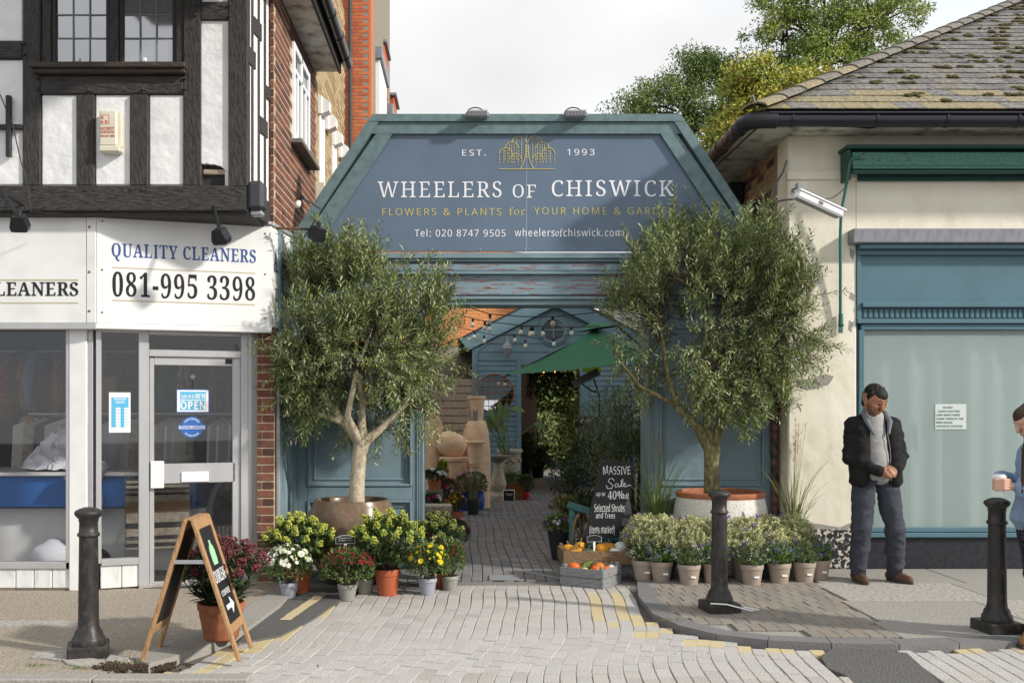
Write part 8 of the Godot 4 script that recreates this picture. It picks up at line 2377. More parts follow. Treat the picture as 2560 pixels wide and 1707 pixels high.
func street_furniture() -> void:
	bollard("black iron bollard on the left pavement in front of the cleaners", Vector3(-2.385, 0, -6.311), 0.35)
	bollard("black iron bollard in the middle of the right pavement before the hebes", Vector3(1.947, 0, -7.677), 0.15)
	bollard("black iron bollard at the right edge beside the woman", Vector3(3.715, 0, -6.989), 0.1)
	var tape := MB.new()
	var tp := Vector3(1.947, 0, -7.677)
	tape.tube([tp + Vector3(-0.1, 0.085, 0.13), tp + Vector3(0.02, 0.08, 0.14), tp + Vector3(0.2, 0.035, 0.15), tp + Vector3(0.28, 0.03, 0.1), tp + Vector3(0.16, 0.05, 0.09)], [0.006], 5)
	solo("white_tape", tape, M.paper_white, "white strip of tape round the foot of the middle bollard", "tape")
	# A-board
	var a := thing("coffee_a_board", "wooden framed folding blackboard for coffee on the left pavement", "A-board", Vector3(-1.71, 0.0, -6.34))
	var zn := 0.17; var zf := -0.17
	var H := 0.87
	for side in [[1.0, 0.31, "front_panel"], [-1.0, 0.29, "rear_panel"]]:
		var p := Node3D.new(); p.name = side[2]; a.add_child(p)
		var foot := Vector3(side[0] * side[1], 0.0, 0.0)
		var top := Vector3(side[0] * 0.022, H, 0.0)
		var d := (top - foot)
		var ln := d.length()
		var yv := d / ln
		var zv: Vector3 = Vector3(0, 0, -1) * side[0]
		var nv := zv.cross(yv).normalized()
		var xf := Transform3D(Basis(zv, yv, nv), foot)
		for u in [zn, zf]:
			part("leg", boxm(Vector3(u - 0.02, 0.0, -0.012), Vector3(u + 0.02, ln, 0.012), 0.004), M.pine, p, xf)
		part("top_rail", boxm(Vector3(zf + 0.021, ln - 0.07, -0.011), Vector3(zn - 0.021, ln - 0.005, 0.011), 0.004), M.pine, p, xf)
		part("bottom_rail", boxm(Vector3(zf + 0.021, 0.17, -0.011), Vector3(zn - 0.021, 0.225, 0.011), 0.004), M.pine, p, xf)
		part("blackboard", boxm(Vector3(zf + 0.021, 0.226, -0.006), Vector3(zn - 0.021, ln - 0.071, 0.004), 0.001), M.chalkboard, p, xf)
		if side[0] > 0.0:
			var w := Node3D.new(); w.name = "chalk_print"; a.add_child(w); w.transform = xf
			var jar := MB.new()
			jar.prism(PackedVector2Array([Vector2(-0.045, 0.60), Vector2(0.045, 0.60), Vector2(0.055, 0.63), Vector2(0.055, 0.69), Vector2(0.04, 0.72), Vector2(0.018, 0.735), Vector2(0.018, 0.76), Vector2(-0.018, 0.76), Vector2(-0.018, 0.735), Vector2(-0.04, 0.72), Vector2(-0.055, 0.69), Vector2(-0.055, 0.63)]), 0.004, 0.006)
			part("green_bottle", jar, M.mint_chalk, w)
			letters("OURLEAF", font("sans", 1), -0.13, 0.13, 0.49, 0.57, 0.005, M.chalk, w)
			letters("COFFEE", font("sans", 3), -0.09, 0.1, 0.40, 0.435, 0.005, M.chalk, w)
			var ar := MB.new()
			ar.prism(PackedVector2Array([Vector2(-0.08, 0.31), Vector2(0.03, 0.31), Vector2(0.03, 0.27), Vector2(0.1, 0.325), Vector2(0.03, 0.38), Vector2(0.03, 0.34), Vector2(-0.08, 0.34)]), 0.004, 0.006)
			part("arrow", ar, M.chalk, w)
	bpart("strut", Vector3(-0.105, 0.6, zn + 0.012), Vector3(0.105, 0.625, zn + 0.016), M.grey_metal, a, 0.001)
	bpart("hinge_bar", Vector3(-0.03, H - 0.005, zf), Vector3(0.03, H + 0.006, zn), M.pine, a, 0.004)

# ---- figures: tapered capsules joined by a smooth minimum, meshed as surface nets ----
func net(bones: Array, cell: float, k: float, folds := 0.0) -> MB:
	var lo := Vector3.ONE * 1e9
	var hi := -lo
	for b in bones:
		for e in [[b[0], b[2]], [b[1], b[3]]]:
			lo = lo.min(e[0] - Vector3.ONE * (e[1] + cell * 3.0))
			hi = hi.max(e[0] + Vector3.ONE * (e[1] + cell * 3.0))
	var nx := int((hi.x - lo.x) / cell) + 2
	var ny := int((hi.y - lo.y) / cell) + 2
	var nz := int((hi.z - lo.z) / cell) + 2
	var g := PackedFloat32Array()
	g.resize(nx * ny * nz)
	g.fill(1.0)
	for b in bones:
		var a: Vector3 = b[0]; var e: Vector3 = b[1]; var r0: float = b[2]; var r1: float = b[3]
		var fx: float = b[4] if b.size() > 4 else 1.0
		var fz: float = b[5] if b.size() > 5 else 1.0
		var m := maxf(r0, r1) * maxf(1.0, maxf(1.0 / fx, 1.0 / fz)) + cell * 2.5 + k
		var blo := ((a.min(e) - Vector3.ONE * m - lo) / cell).floor()
		var bhi := ((a.max(e) + Vector3.ONE * m - lo) / cell).ceil()
		var d := e - a
		var dd := maxf(d.length_squared(), 1e-8)
		for x in range(maxi(0, int(blo.x)), mini(nx, int(bhi.x) + 1)):
			for y in range(maxi(0, int(blo.y)), mini(ny, int(bhi.y) + 1)):
				for z in range(maxi(0, int(blo.z)), mini(nz, int(bhi.z) + 1)):
					var p := lo + Vector3(x, y, z) * cell - a
					var t := clampf(p.dot(d) / dd, 0.0, 1.0)
					p -= d * t
					p.x *= fx; p.z *= fz
					var s := p.length() - lerpf(r0, r1, t)
					var i := (x * ny + y) * nz + z
					var o := g[i]
					var h := maxf(k - absf(o - s), 0.0) / k
					g[i] = minf(o, s) - h * h * k * 0.25
	var out := MB.new()
	var vid := {}
	var V := PackedVector3Array()
	var N := PackedVector3Array()
	var offs := [0, 1, nz, nz + 1, ny * nz, ny * nz + 1, ny * nz + nz, ny * nz + nz + 1]
	for x in nx - 1:
		for y in ny - 1:
			for z in nz - 1:
				var i := (x * ny + y) * nz + z
				var c0 := g[i] < 0.0
				var mixed := false
				for j in range(1, 8):
					if (g[i + offs[j]] < 0.0) != c0:
						mixed = true
						break
				if not mixed:
					continue
				var sum := Vector3.ZERO
				var cnt := 0
				for e in [[0, 1], [2, 3], [4, 5], [6, 7], [0, 2], [1, 3], [4, 6], [5, 7], [0, 4], [1, 5], [2, 6], [3, 7]]:
					var v0 := g[i + offs[e[0]]]; var v1 := g[i + offs[e[1]]]
					if (v0 < 0.0) != (v1 < 0.0):
						var t := v0 / (v0 - v1)
						sum += Vector3(e[0] >> 2, (e[0] >> 1) & 1, e[0] & 1).lerp(Vector3(e[1] >> 2, (e[1] >> 1) & 1, e[1] & 1), t)
						cnt += 1
				vid[i] = V.size()
				V.push_back(lo + (Vector3(x, y, z) + sum / cnt) * cell)
				N.push_back(Vector3(g[i + offs[4]] + g[i + offs[7]] - g[i] - g[i + offs[3]], g[i + offs[2]] + g[i + offs[7]] - g[i] - g[i + offs[5]], g[i + offs[1]] + g[i + offs[7]] - g[i] - g[i + offs[6]]).normalized())
	if folds > 0.0:
		var fn := noise(FastNoiseLite.TYPE_SIMPLEX_SMOOTH, 3.2, 2, 61)
		fn.fractal_type = FastNoiseLite.FRACTAL_RIDGED
		for i in V.size():
			var q := Vector3(V[i].x * 1.0 + V[i].y * 0.9, V[i].y * 1.6 - V[i].x * 0.5, V[i].z)
			var h := fn.get_noise_3dv(q)
			var e := 0.02
			var gr := Vector3(fn.get_noise_3dv(q + Vector3(e, 0, 0)), fn.get_noise_3dv(q + Vector3(0, e, 0)), fn.get_noise_3dv(q + Vector3(0, 0, e))) - Vector3.ONE * h
			V[i] += N[i] * (h - 0.2) * folds
			N[i] = (N[i] - (gr - N[i] * gr.dot(N[i])) * folds / e).normalized()
	var sx := ny * nz
	for i in vid:
		for q in [[1, nz, sx], [nz, 1, sx], [sx, nz, 1]]:
			if (g[i] < 0.0) != (g[i + q[0]] < 0.0):
				var b: int = i - q[1]; var c: int = i - q[1] - q[2]; var d: int = i - q[2]
				if vid.has(b) and vid.has(c) and vid.has(d):
					var n0 := N[vid[i]]; var n1 := N[vid[b]]; var n2 := N[vid[c]]; var n3 := N[vid[d]]
					out.trin(V[vid[i]], V[vid[b]], V[vid[c]], n0, n1, n2)
					out.trin(V[vid[i]], V[vid[c]], V[vid[d]], n0, n2, n3)
	return out

func hand(wrist: Vector3, dir: Vector3, palm_n: Vector3, thumb: Vector3, curl: float) -> Array:
	var B := []
	var side := dir.cross(palm_n).normalized()
	if side.dot(thumb) < 0.0:
		side = -side
	var kn := wrist + dir * 0.085
	B.push_back([wrist, wrist + dir * 0.03, 0.024, 0.026])
	for f in 4:
		var o := side * (0.027 - f * 0.018)
		var base := kn + o
		B.push_back([wrist + o * 0.5 + dir * 0.02, base, 0.017, 0.0115])
		var l: float = [0.068, 0.076, 0.07, 0.055][f]
		var d1 := dir.rotated(side, 0.0).lerp(palm_n, curl * 0.5).normalized()
		var d2 := dir.lerp(palm_n, clampf(curl * 1.3, 0, 1)).normalized()
		var p1 := base + d1 * l * 0.55
		B.push_back([base, p1, 0.0105, 0.0095])
		B.push_back([p1, p1 + d2 * l * 0.45, 0.0095, 0.008])
	var tb := wrist + dir * 0.025 + side * 0.022
	var t1 := tb + (dir * 0.6 + side * 0.7 + palm_n * 0.35).normalized() * 0.04
	B.push_back([tb, t1, 0.014, 0.011])
	B.push_back([t1, t1 + (dir * 0.9 + palm_n * 0.4).normalized() * 0.032, 0.011, 0.009])
	return B

func head_bones(c: Vector3, f: Vector3, up: Vector3, big := 1.0) -> Array:
	# skull, jaw, nose, brow, lips, ears; c is the centre of the skull
	var s := f.cross(up).normalized()
	var B := [[c + up * 0.02 - f * 0.02, c + up * 0.025 + f * 0.018, 0.083, 0.08], [c + f * 0.025 - up * 0.03, c + f * 0.04 - up * 0.085, 0.062, 0.042], [c + f * 0.05 - up * 0.098, c + f * 0.058 - up * 0.1, 0.03, 0.026],
		[c + f * 0.088 + up * 0.012, c + f * 0.106 - up * 0.032, 0.011, 0.0155], [c + f * 0.078 + s * 0.03 + up * 0.022, c + f * 0.078 - s * 0.03 + up * 0.022, 0.017, 0.017], [c + f * 0.082 - up * 0.062 + s * 0.014, c + f * 0.082 - up * 0.062 - s * 0.014, 0.013, 0.013], [c + f * 0.06 - up * 0.02 + s * 0.04, c + f * 0.05 - up * 0.05 + s * 0.035, 0.03, 0.025], [c + f * 0.06 - up * 0.02 - s * 0.04, c + f * 0.05 - up * 0.05 - s * 0.035, 0.03, 0.025]]
	for g in [-1.0, 1.0]:
		B.push_back([c + s * g * 0.082 + up * 0.01 - f * 0.005, c + s * g * 0.08 - up * 0.035, 0.014, 0.01])
	return grown(B, c, big)

func grown(B: Array, c: Vector3, k: float) -> Array:
	for b in B:
		b[0] = c + (b[0] - c) * k; b[1] = c + (b[1] - c) * k; b[2] *= k; b[3] *= k
	return B

func people() -> void:
	# standing man
	var at := Vector3(3.653, 0, -8.945)
	var m := thing("person", "man in a black fleece jacket, grey jumper and dark trousers standing with hands clasped", "person", at, 0.0)
	var hipL := Vector3(-0.09, 0.93, 0.0); var hipR := Vector3(0.1, 0.93, 0.0)
	var knL := Vector3(-0.13, 0.49, 0.05); var knR := Vector3(0.16, 0.49, 0.06)
	var anL := Vector3(-0.14, 0.09, -0.01); var anR := Vector3(0.2, 0.09, -0.02)
	var shL := Vector3(-0.17, 1.41, -0.02); var shR := Vector3(0.17, 1.4, -0.02)
	var elL := Vector3(-0.225, 1.12, 0.02); var elR := Vector3(0.225, 1.13, 0.02)
	var wrL := Vector3(-0.03, 1.005, 0.2); var wrR := Vector3(0.12, 1.03, 0.2)
	var hc := Vector3(-0.02, 1.63, 0.06)
	var hf := Vector3(0.35, -0.42, 0.84).normalized()
	var hu := (Vector3.UP - hf * hf.y).normalized()
	var body := head_bones(hc, hf, hu, 1.12)
	body.append_array([[hc - hu * 0.05 - hf * 0.03, Vector3(-0.01, 1.44, -0.01), 0.056, 0.06]])
	body.append_array(hand(wrL, Vector3(0.95, -0.1, 0.25).normalized(), Vector3(0.1, -0.3, -0.95), Vector3(0, 1, 0.3), 0.45))
	body.append_array(hand(wrR, Vector3(-0.75, -0.35, 0.45).normalized(), Vector3(-0.3, -0.5, -0.8), Vector3(0, 1, 0.3), 0.7))
	body.append_array([[Vector3(0, 1.42, -0.01), Vector3(0, 1.0, 0.0), 0.1, 0.1], [hipL, knL, 0.06, 0.045], [knL, anL, 0.045, 0.035], [hipR, knR, 0.06, 0.045], [knR, anR, 0.045, 0.035], [shL, elL, 0.04, 0.035], [elL, wrL, 0.035, 0.024], [shR, elR, 0.04, 0.035], [elR, wrR, 0.035, 0.024]])
	part("body", net(body, 0.0075, 0.012), M.skin_tan, m)
	var tro := [[Vector3(-0.06, 1.0, 0.0), Vector3(0.07, 1.0, 0.0), 0.12, 0.12, 1.0, 1.15], [hipL, knL, 0.107, 0.083], [knL, knL + (anL - knL) * 0.5, 0.083, 0.078], [knL + (anL - knL) * 0.45, anL + Vector3(0, 0.0, 0), 0.08, 0.068], [hipR, knR, 0.107, 0.083], [knR, knR + (anR - knR) * 0.5, 0.083, 0.078], [knR + (anR - knR) * 0.45, anR, 0.08, 0.068],
		[anL + Vector3(-0.02, 0.05, 0.06), anL + Vector3(0.03, 0.03, 0.06), 0.018, 0.016], [anR + Vector3(-0.03, 0.06, 0.06), anR + Vector3(0.02, 0.04, 0.06), 0.018, 0.016], [knL + Vector3(-0.06, -0.1, 0.045), knL + Vector3(0.03, -0.03, 0.06), 0.012, 0.01], [knR + Vector3(-0.03, -0.04, 0.06), knR + Vector3(0.06, -0.12, 0.045), 0.012, 0.01], [Vector3(-0.09, 0.86, 0.09), Vector3(-0.02, 0.92, 0.11), 0.015, 0.012]]
	part("trousers", net(tro, 0.011, 0.02, 0.014), M.chino, m)
	var jmp := [[Vector3(-0.02, 1.47, 0.02), Vector3(0.02, 1.0, 0.045), 0.09, 0.108, 0.95, 1.0], [Vector3(-0.02, 1.0, 0.04), Vector3(0.05, 0.97, 0.04), 0.105, 0.1]]
	part("jumper", net(jmp, 0.012, 0.03, 0.006), M.knit, m)
	# jacket: open down the front, so built as two halves, back and sleeves
	var jk := []
	for g in [[-1.0, shL, elL, wrL], [1.0, shR, elR, wrR]]:
		var s: float = g[0]
		var mid: Vector3 = g[2].lerp(g[3], 0.5)
		jk.append_array([[Vector3(s * 0.06, 1.45, -0.035), g[1], 0.07, 0.072], [g[1], g[2], 0.078, 0.064], [g[2], mid, 0.064, 0.056], [mid, g[3], 0.056, 0.043], [Vector3(s * 0.13, 1.36, 0.01), Vector3(s * 0.145, 0.93, 0.035), 0.085, 0.085, 1.0, 0.85], [Vector3(s * 0.1, 1.4, 0.04), Vector3(s * 0.135, 1.2, 0.075), 0.05, 0.055], [Vector3(s * 0.135, 1.2, 0.075), Vector3(s * 0.14, 0.92, 0.09), 0.055, 0.06],
			[g[2] + Vector3(s * -0.01, 0.05, 0.05), g[2] + Vector3(s * 0.05, 0.0, 0.04), 0.022, 0.02], [g[2].lerp(g[3], 0.3) + Vector3(0, 0.03, 0.04), g[2].lerp(g[3], 0.35) + Vector3(0, -0.04, 0.05), 0.024, 0.022], [g[2].lerp(g[3], 0.6) + Vector3(0, 0.03, 0.03), g[2].lerp(g[3], 0.62) + Vector3(0, -0.03, 0.04), 0.022, 0.02]])
	jk.append_array([[Vector3(-0.08, 1.4, -0.06), Vector3(-0.08, 0.93, -0.05), 0.09, 0.1], [Vector3(0.08, 1.4, -0.06), Vector3(0.08, 0.93, -0.05), 0.09, 0.1]])
	part("jacket", net(jk, 0.011, 0.02, 0.013), M.fleece, m)
	var col := MB.new()
	col.tube([Vector3(-0.055, 1.33, 0.135), Vector3(-0.1, 1.44, 0.1), Vector3(-0.1, 1.51, 0.03), Vector3(-0.05, 1.54, -0.06), Vector3(0.04, 1.54, -0.06), Vector3(0.09, 1.51, 0.02), Vector3(0.1, 1.44, 0.1), Vector3(0.075, 1.33, 0.135)], [0.012, 0.024, 0.03, 0.03, 0.03, 0.03, 0.024, 0.012], 8)
	part("collar", col, M.collar_grey, m)
	var zp := MB.new()
	zp.tube([Vector3(0.06, 1.34, 0.14), Vector3(0.085, 1.2, 0.14), Vector3(0.085, 0.95, 0.16), Vector3(0.085, 0.92, 0.16)], [0.005], 5)
	part("zip", zp, M.collar_grey, m)
	var hb := [[hc + hu * 0.05 - hf * 0.03, hc + hu * 0.052 + hf * 0.03, 0.078, 0.066], [hc - hf * 0.055 + hu * 0.01, hc - hf * 0.06 - hu * 0.045, 0.066, 0.05]]
	var hsd := hf.cross(hu).normalized()
	for g in [-1.0, 1.0]:
		hb.append([hc + hsd * g * 0.055 + hu * 0.05 + hf * 0.01, hc + hsd * g * 0.068 - hf * 0.01 - hu * 0.005, 0.034, 0.022])
	for k in 110:
		var d := (rdir() + hu * 0.7 - hf * 0.25).normalized()
		if d.dot(hu) > 0.15:
			var p := hc + hu * 0.045 - hf * 0.005 + d * Vector3(0.07, 0.066, 0.07)
			hb.append([p, p + rdir() * 0.014, 0.011, 0.008])
	part("hair", net(grown(hb, hc, 1.12), 0.008, 0.01), M.hair_black, m)
	var fc := MB.new()
	for g in [-1.0, 1.0]:
		fc.tube([hc + hsd * g * 0.016 + hf * 0.096 + hu * 0.03, hc + hsd * g * 0.034 + hf * 0.092 + hu * 0.036, hc + hsd * g * 0.05 + hf * 0.078 + hu * 0.028], [0.0045, 0.005, 0.003], 5)
		fc.tube([hc + hsd * g * 0.02 + hf * 0.091 + hu * 0.003, hc + hsd * g * 0.033 + hf * 0.09 + hu * 0.0005, hc + hsd * g * 0.045 + hf * 0.083 + hu * 0.002], [0.003, 0.0055, 0.002], 5)
	part("brows_and_lashes", fc, M.hair_black, m, Transform3D(Basis.IDENTITY, hc) * Transform3D(Basis.from_scale(Vector3.ONE * 1.12), Vector3.ZERO) * Transform3D(Basis.IDENTITY, -hc))
	var bd := [[hc + hf * 0.062 - hu * 0.105 + hsd * 0.02, hc + hf * 0.062 - hu * 0.105 - hsd * 0.02, 0.026, 0.026], [hc + hf * 0.089 - hu * 0.047 + hsd * 0.018, hc + hf * 0.089 - hu * 0.047 - hsd * 0.018, 0.0075, 0.0075]]
	for g in [-1.0, 1.0]:
		bd.append([hc + hsd * g * 0.056 + hf * 0.03 - hu * 0.05, hc + hsd * g * 0.036 + hf * 0.05 - hu * 0.098, 0.021, 0.024])
	var stub := StandardMaterial3D.new(); stub.albedo_color = lin(0.1, 0.055, 0.038); stub.roughness = 0.8
	part("beard", net(grown(bd, hc, 1.12), 0.007, 0.012), stub, m)
	for q in [[anL, 0.05], [anR, 0.5]]:
		var an: Vector3 = q[0]
		var fd := Vector3(sin(q[1]), 0, cos(q[1]))
		var up := an * Vector3(1, 0, 1)
		var sh := [[up + Vector3(0, 0.055, 0) - fd * 0.06, up + Vector3(0, 0.06, 0), 0.042, 0.045], [up + Vector3(0, 0.055, 0), up + fd * 0.14 + Vector3(0, 0.042, 0), 0.045, 0.036], [up + Vector3(0, 0.09, 0), up + Vector3(0, 0.1, 0), 0.042, 0.038]]
		part("shoe", net(sh, 0.01, 0.02), M.suede, m)
		var so := MB.new()
		var sp := PackedVector2Array()
		for k in 20:
			var t := TAU * k / 20.0
			sp.push_back(Vector2(cos(t) * (0.047 if sin(t) > 0 else 0.04), sin(t) * 0.14))
		var fx := Vector3(fd.z, 0, -fd.x)
		so.prism(sp, 0.0, 0.028, Transform3D(Basis(fx, fd, Vector3.UP), up + fd * 0.045))
		part("sole", so, M.sole, m)
		var lc := MB.new()
		for k in 3:
			lc.tube([up + fd * (0.05 + k * 0.02) + fx * 0.02 + Vector3(0, 0.105 - k * 0.01, 0), up + fd * (0.055 + k * 0.02) - fx * 0.02 + Vector3(0, 0.105 - k * 0.01, 0)], [0.004], 5)
		part("laces", lc, M.sole, m)
	# woman at the right edge, facing left
	var w := thing("person", "woman in a pale blue denim jacket holding a coffee cup at the right edge", "person", Vector3(3.852, -0.035, -6.72))
	var wc := Vector3(-0.055, 1.51, 0.0)
	var wf := Vector3(-0.92, -0.38, 0.05).normalized()
	var wu := (Vector3.UP - wf * wf.y).normalized()
	var wrist := Vector3(-0.30, 1.135, 0.1); var wrist2 := Vector3(-0.18, 1.12, -0.12)
	var cup := Vector3(3.553, 1.055, -6.649) - w.position
	wrist = cup + Vector3(0.075, -0.015, 0.015)
	var wb := head_bones(wc, wf, wu)
	wb.append_array([[wc - wu * 0.06 - wf * 0.02, Vector3(0.02, 1.3, 0), 0.05, 0.055], [Vector3(0.02, 1.3, 0), Vector3(0.02, 0.9, 0), 0.09, 0.1], [Vector3(0.0, 0.85, 0.08), Vector3(-0.03, 0.47, 0.08), 0.06, 0.04], [Vector3(-0.03, 0.47, 0.08), Vector3(0.0, 0.1, 0.08), 0.04, 0.03], [Vector3(0.0, 0.85, -0.08), Vector3(0.02, 0.47, -0.08), 0.06, 0.04], [Vector3(0.02, 0.47, -0.08), Vector3(0.1, 0.1, -0.08), 0.04, 0.03], [Vector3(0.04, 1.28, 0.16), Vector3(0.06, 1.05, 0.19), 0.035, 0.03], [Vector3(0.06, 1.05, 0.19), wrist, 0.03, 0.022]])
	# fingers wrapped round the cup
	wb.append([wrist, cup + Vector3(0.055, -0.01, 0.03), 0.024, 0.022])
	for f in 4:
		var y := 0.028 - f * 0.02
		wb.append([cup + Vector3(0.05, y, 0.035), cup + Vector3(0.0, y + 0.004, 0.052), 0.0115, 0.0105])
		wb.append([cup + Vector3(0.0, y + 0.004, 0.052), cup + Vector3(-0.042, y, 0.03), 0.0105, 0.009])
		wb.append([cup + Vector3(-0.042, y, 0.03), cup + Vector3(-0.048, y, 0.002), 0.009, 0.008])
	wb.append([cup + Vector3(0.05, 0.0, 0.02), cup + Vector3(0.045, 0.03, -0.025), 0.014, 0.011])
	wb.append([cup + Vector3(0.045, 0.03, -0.025), cup + Vector3(0.01, 0.05, -0.046), 0.011, 0.009])
	part("body", net(wb, 0.008, 0.01), M.skin_fair, w)
	var dj := [[Vector3(0.03, 1.27, 0.15), Vector3(0.03, 1.27, -0.15), 0.085, 0.085], [Vector3(0.03, 1.25, 0.05), Vector3(0.02, 0.86, 0.07), 0.13, 0.14], [Vector3(0.03, 1.25, -0.05), Vector3(0.02, 0.86, -0.07), 0.13, 0.14], [Vector3(-0.1, 0.85, 0.1), Vector3(-0.1, 0.85, -0.1), 0.035, 0.035], [Vector3(0.04, 1.28, 0.17), Vector3(0.08, 1.03, 0.2), 0.07, 0.065], [Vector3(0.08, 1.03, 0.2), wrist + Vector3(0.05, -0.01, 0.02), 0.068, 0.05], [Vector3(-0.05, 1.12, 0.16), Vector3(-0.02, 1.03, 0.2), 0.03, 0.03], [wrist + Vector3(0.06, -0.03, 0.02), wrist + Vector3(0.07, 0.03, 0.02), 0.05, 0.048], [Vector3(0.04, 1.28, -0.17), Vector3(0.08, 1.03, -0.2), 0.07, 0.065], [Vector3(0.08, 1.03, -0.2), wrist2, 0.066, 0.05]]
	part("denim_jacket", net(dj, 0.012, 0.022, 0.014), M.denim, w)
	part("jacket_pocket", boxm(Vector3(-0.07, -0.05, -0.004), Vector3(0.07, 0.06, 0.004), 0.003), M.denim, w, Transform3D(Basis(Vector3.UP, -1.25), Vector3(-0.125, 1.2, 0.09)))
	var pt := [[Vector3(0.02, 0.86, 0.05), Vector3(0.02, 0.86, -0.05), 0.13, 0.13], [Vector3(0.0, 0.85, 0.08), Vector3(-0.02, 0.47, 0.08), 0.105, 0.08], [Vector3(-0.02, 0.47, 0.08), Vector3(0.02, 0.16, 0.08), 0.08, 0.07], [Vector3(0.0, 0.85, -0.08), Vector3(0.04, 0.47, -0.08), 0.105, 0.08], [Vector3(0.04, 0.47, -0.08), Vector3(0.12, 0.16, -0.08), 0.08, 0.07]]
	part("trousers", net(pt, 0.014, 0.02, 0.01), M.print_trousers, w)
	for o in [Vector3(0.0, 0.0, 0.08), Vector3(0.11, 0.0, -0.08)]:
		part("boot", net([[o + Vector3(0.02, 0.05, 0), o + Vector3(-0.13, 0.045, 0), 0.05, 0.042], [o + Vector3(0.02, 0.05, 0), o + Vector3(0.03, 0.17, 0), 0.052, 0.055]], 0.012, 0.02), M.suede_tan, w)
		part("boot_sole", boxm(Vector3(-0.18, 0.0, -0.05), Vector3(0.075, 0.022, 0.05), 0.01), M.sole, w, Transform3D(Basis.IDENTITY, o))
	var hr := [[wc + wu * 0.045 - wf * 0.02, wc + wu * 0.045 + wf * 0.03, 0.082, 0.068], [wc - wf * 0.06, wc - wf * 0.07 - wu * 0.2, 0.075, 0.07]]
	for k in 16:
		var a := -1.2 + 2.4 * k / 15.0
		var sd := wf.cross(wu).normalized()
		var p0 := wc + sd * sin(a) * 0.085 - wf * 0.02 * cos(a) + wu * 0.03
		var p1 := wc + sd * sin(a) * 0.11 - wf * 0.01 - wu * 0.2 + wf * 0.03 * absf(sin(a))
		hr.append([p0, p1, 0.022, 0.024])
		hr.append([p1, p1 + Vector3(-0.06, -0.24, 0.02) + rdir() * 0.02, 0.024, 0.01])
	for k in 5:
		var lx := -0.10 - 0.02 * k
		hr.append([wc + Vector3(-0.02, 0.02, 0.08), Vector3(lx + 0.02, 1.32, 0.13), 0.026, 0.024])
		hr.append([Vector3(lx + 0.02, 1.32, 0.13), Vector3(lx - 0.015, 1.12 - 0.02 * k, 0.15), 0.024, 0.009])
	part("hair", net(hr, 0.009, 0.01), M.hair_brown, w)
	var cp := thing("coffee_cup", "white takeaway coffee cup with a brown sleeve in the woman's hand", "cup", w.position + cup - Vector3(0, 0.06, 0))
	var cb := MB.new(); cb.lathe([Vector2(0.0, 0.0), Vector2(0.029, 0.0), Vector2(0.04, 0.105), Vector2(0.0, 0.105)], 24); part("cup", cb, M.paper_white, cp)
	cb = MB.new(); cb.lathe([Vector2(0.033, 0.025), Vector2(0.0395, 0.08)], 24); part("sleeve", cb, M.kraft, cp)
	cb = MB.new(); cb.lathe([Vector2(0.042, 0.1), Vector2(0.044, 0.106), Vector2(0.042, 0.112), Vector2(0.039, 0.113), Vector2(0.037, 0.124), Vector2(0.0, 0.125)], 24); part("lid", cb, M.paper_white, cp)
	var ph := thing("mobile_phone", "dark blue phone held behind the coffee cup", "phone", Vector3(3.726, 1.038, -6.793))
	part("case", boxm(Vector3(-0.075, -0.004, -0.035), Vector3(0.075, 0.005, 0.035), 0.004), M.phone_blue, ph, Transform3D(Basis.from_euler(Vector3(0.6, 0.3, -0.6)), Vector3.ZERO))

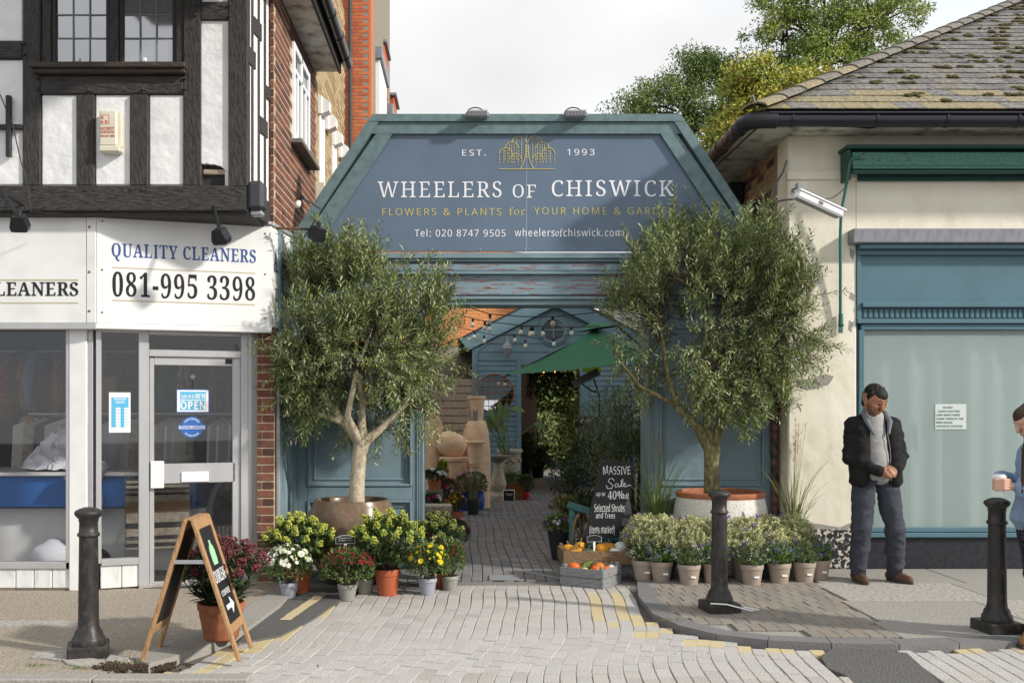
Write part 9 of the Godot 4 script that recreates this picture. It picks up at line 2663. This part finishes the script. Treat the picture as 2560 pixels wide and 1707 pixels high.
func small_details() -> void:
	# spilled soil by the left kerb
	var b := MB.new()
	for k in 420:
		var p := Vector3(-2.167, 0, -6.019).lerp(Vector3(-1.986, 0, -5.982), rng.randf()) + Vector3(rng.randfn(0, 0.05), 0.008, rng.randfn(0, 0.035))
		p.y = 0.004 + rng.randf() * 0.012
		b.blob(p, Vector3(rng.randf_range(0.004, 0.014), rng.randf_range(0.003, 0.009), rng.randf_range(0.004, 0.012)), 5, 3, 0.2, k)
	for k in 220:
		var p := Vector3(-1.865, -0.03, -6.134) + Vector3(rng.randfn(0, 0.06), 0, rng.randfn(0, 0.045))
		p.y = -0.03 + rng.randf() * 0.01
		b.blob(p, Vector3(rng.randf_range(0.004, 0.012), rng.randf_range(0.003, 0.008), rng.randf_range(0.004, 0.01)), 5, 3, 0.2, k)
	var s := solo("spilled_soil", b, M.soil, "dark spilled soil scattered at the left kerb corner", "soil")
	s.set_meta("kind", "stuff")
	var lf := MB.new()
	for k in 60:
		var x := rng.randf_range(-2.0, 3.4); var z := rng.randf_range(-8.9, -6.1)
		lf.col = [Color(0.25, 0.16, 0.05), Color(0.2, 0.22, 0.05), Color(0.12, 0.08, 0.04)][k % 3]
		lf.leaf(Vector3(x, -0.026 if x < 1.4 else 0.012, z), Vector3(rng.randf_range(-1, 1), 0.1, rng.randf_range(-1, 1)).normalized(), Vector3.UP, rng.randf_range(0.015, 0.035), 0.012, 0.2)
	for k in 40:
		var t := rng.randf()
		lf.col = Color(0.55, 0.52, 0.45)
		lf.leaf(Vector3(2.135, -0.03, -6.715).lerp(Vector3(3.371, -0.03, -6.715), t) + Vector3(0, 0.006, rng.randf_range(-0.02, 0.03)), Vector3(rng.randf_range(-1, 1), 0.15, rng.randf_range(-1, 1)).normalized(), Vector3.UP, rng.randf_range(0.01, 0.03), 0.015, 0.2)
	s = solo("litter", lf, M.petal, "scattered fallen leaves and paper scraps on the road", "litter")
	s.set_meta("kind", "stuff")
	var ms := MB.new()
	for q in [[Vector3(-2.108, 0, -6.094), 0.06], [Vector3(-2.309, 0, -5.982), 0.05], [Vector3(-2.6, 0, -6.047), 0.06], [Vector3(1.851, 0, -7.647), 0.04], [Vector3(1.51, 0, -7.331), 0.06], [Vector3(-1.237, -0.03, -8.247), 0.05], [Vector3(3.277, 0, -9.155), 0.06]]:
		for k in 46:
			ms.col = shade(Color(0.12, 0.17, 0.04), rng.randf_range(0.6, 1.5))
			var o := Vector3(rng.randfn(0, q[1]), 0, rng.randfn(0, 0.015))
			ms.leaf(q[0] + o + Vector3(0, 0.002, 0), (Vector3(0, 1, 0) + rdir() * 0.8).normalized(), rdir(), rng.randf_range(0.01, 0.03), 0.005, 0.2)
	s = solo("weeds", ms, M.leafy, "tufts of weed and moss in the paving joints", "weeds")
	s.set_meta("kind", "stuff")
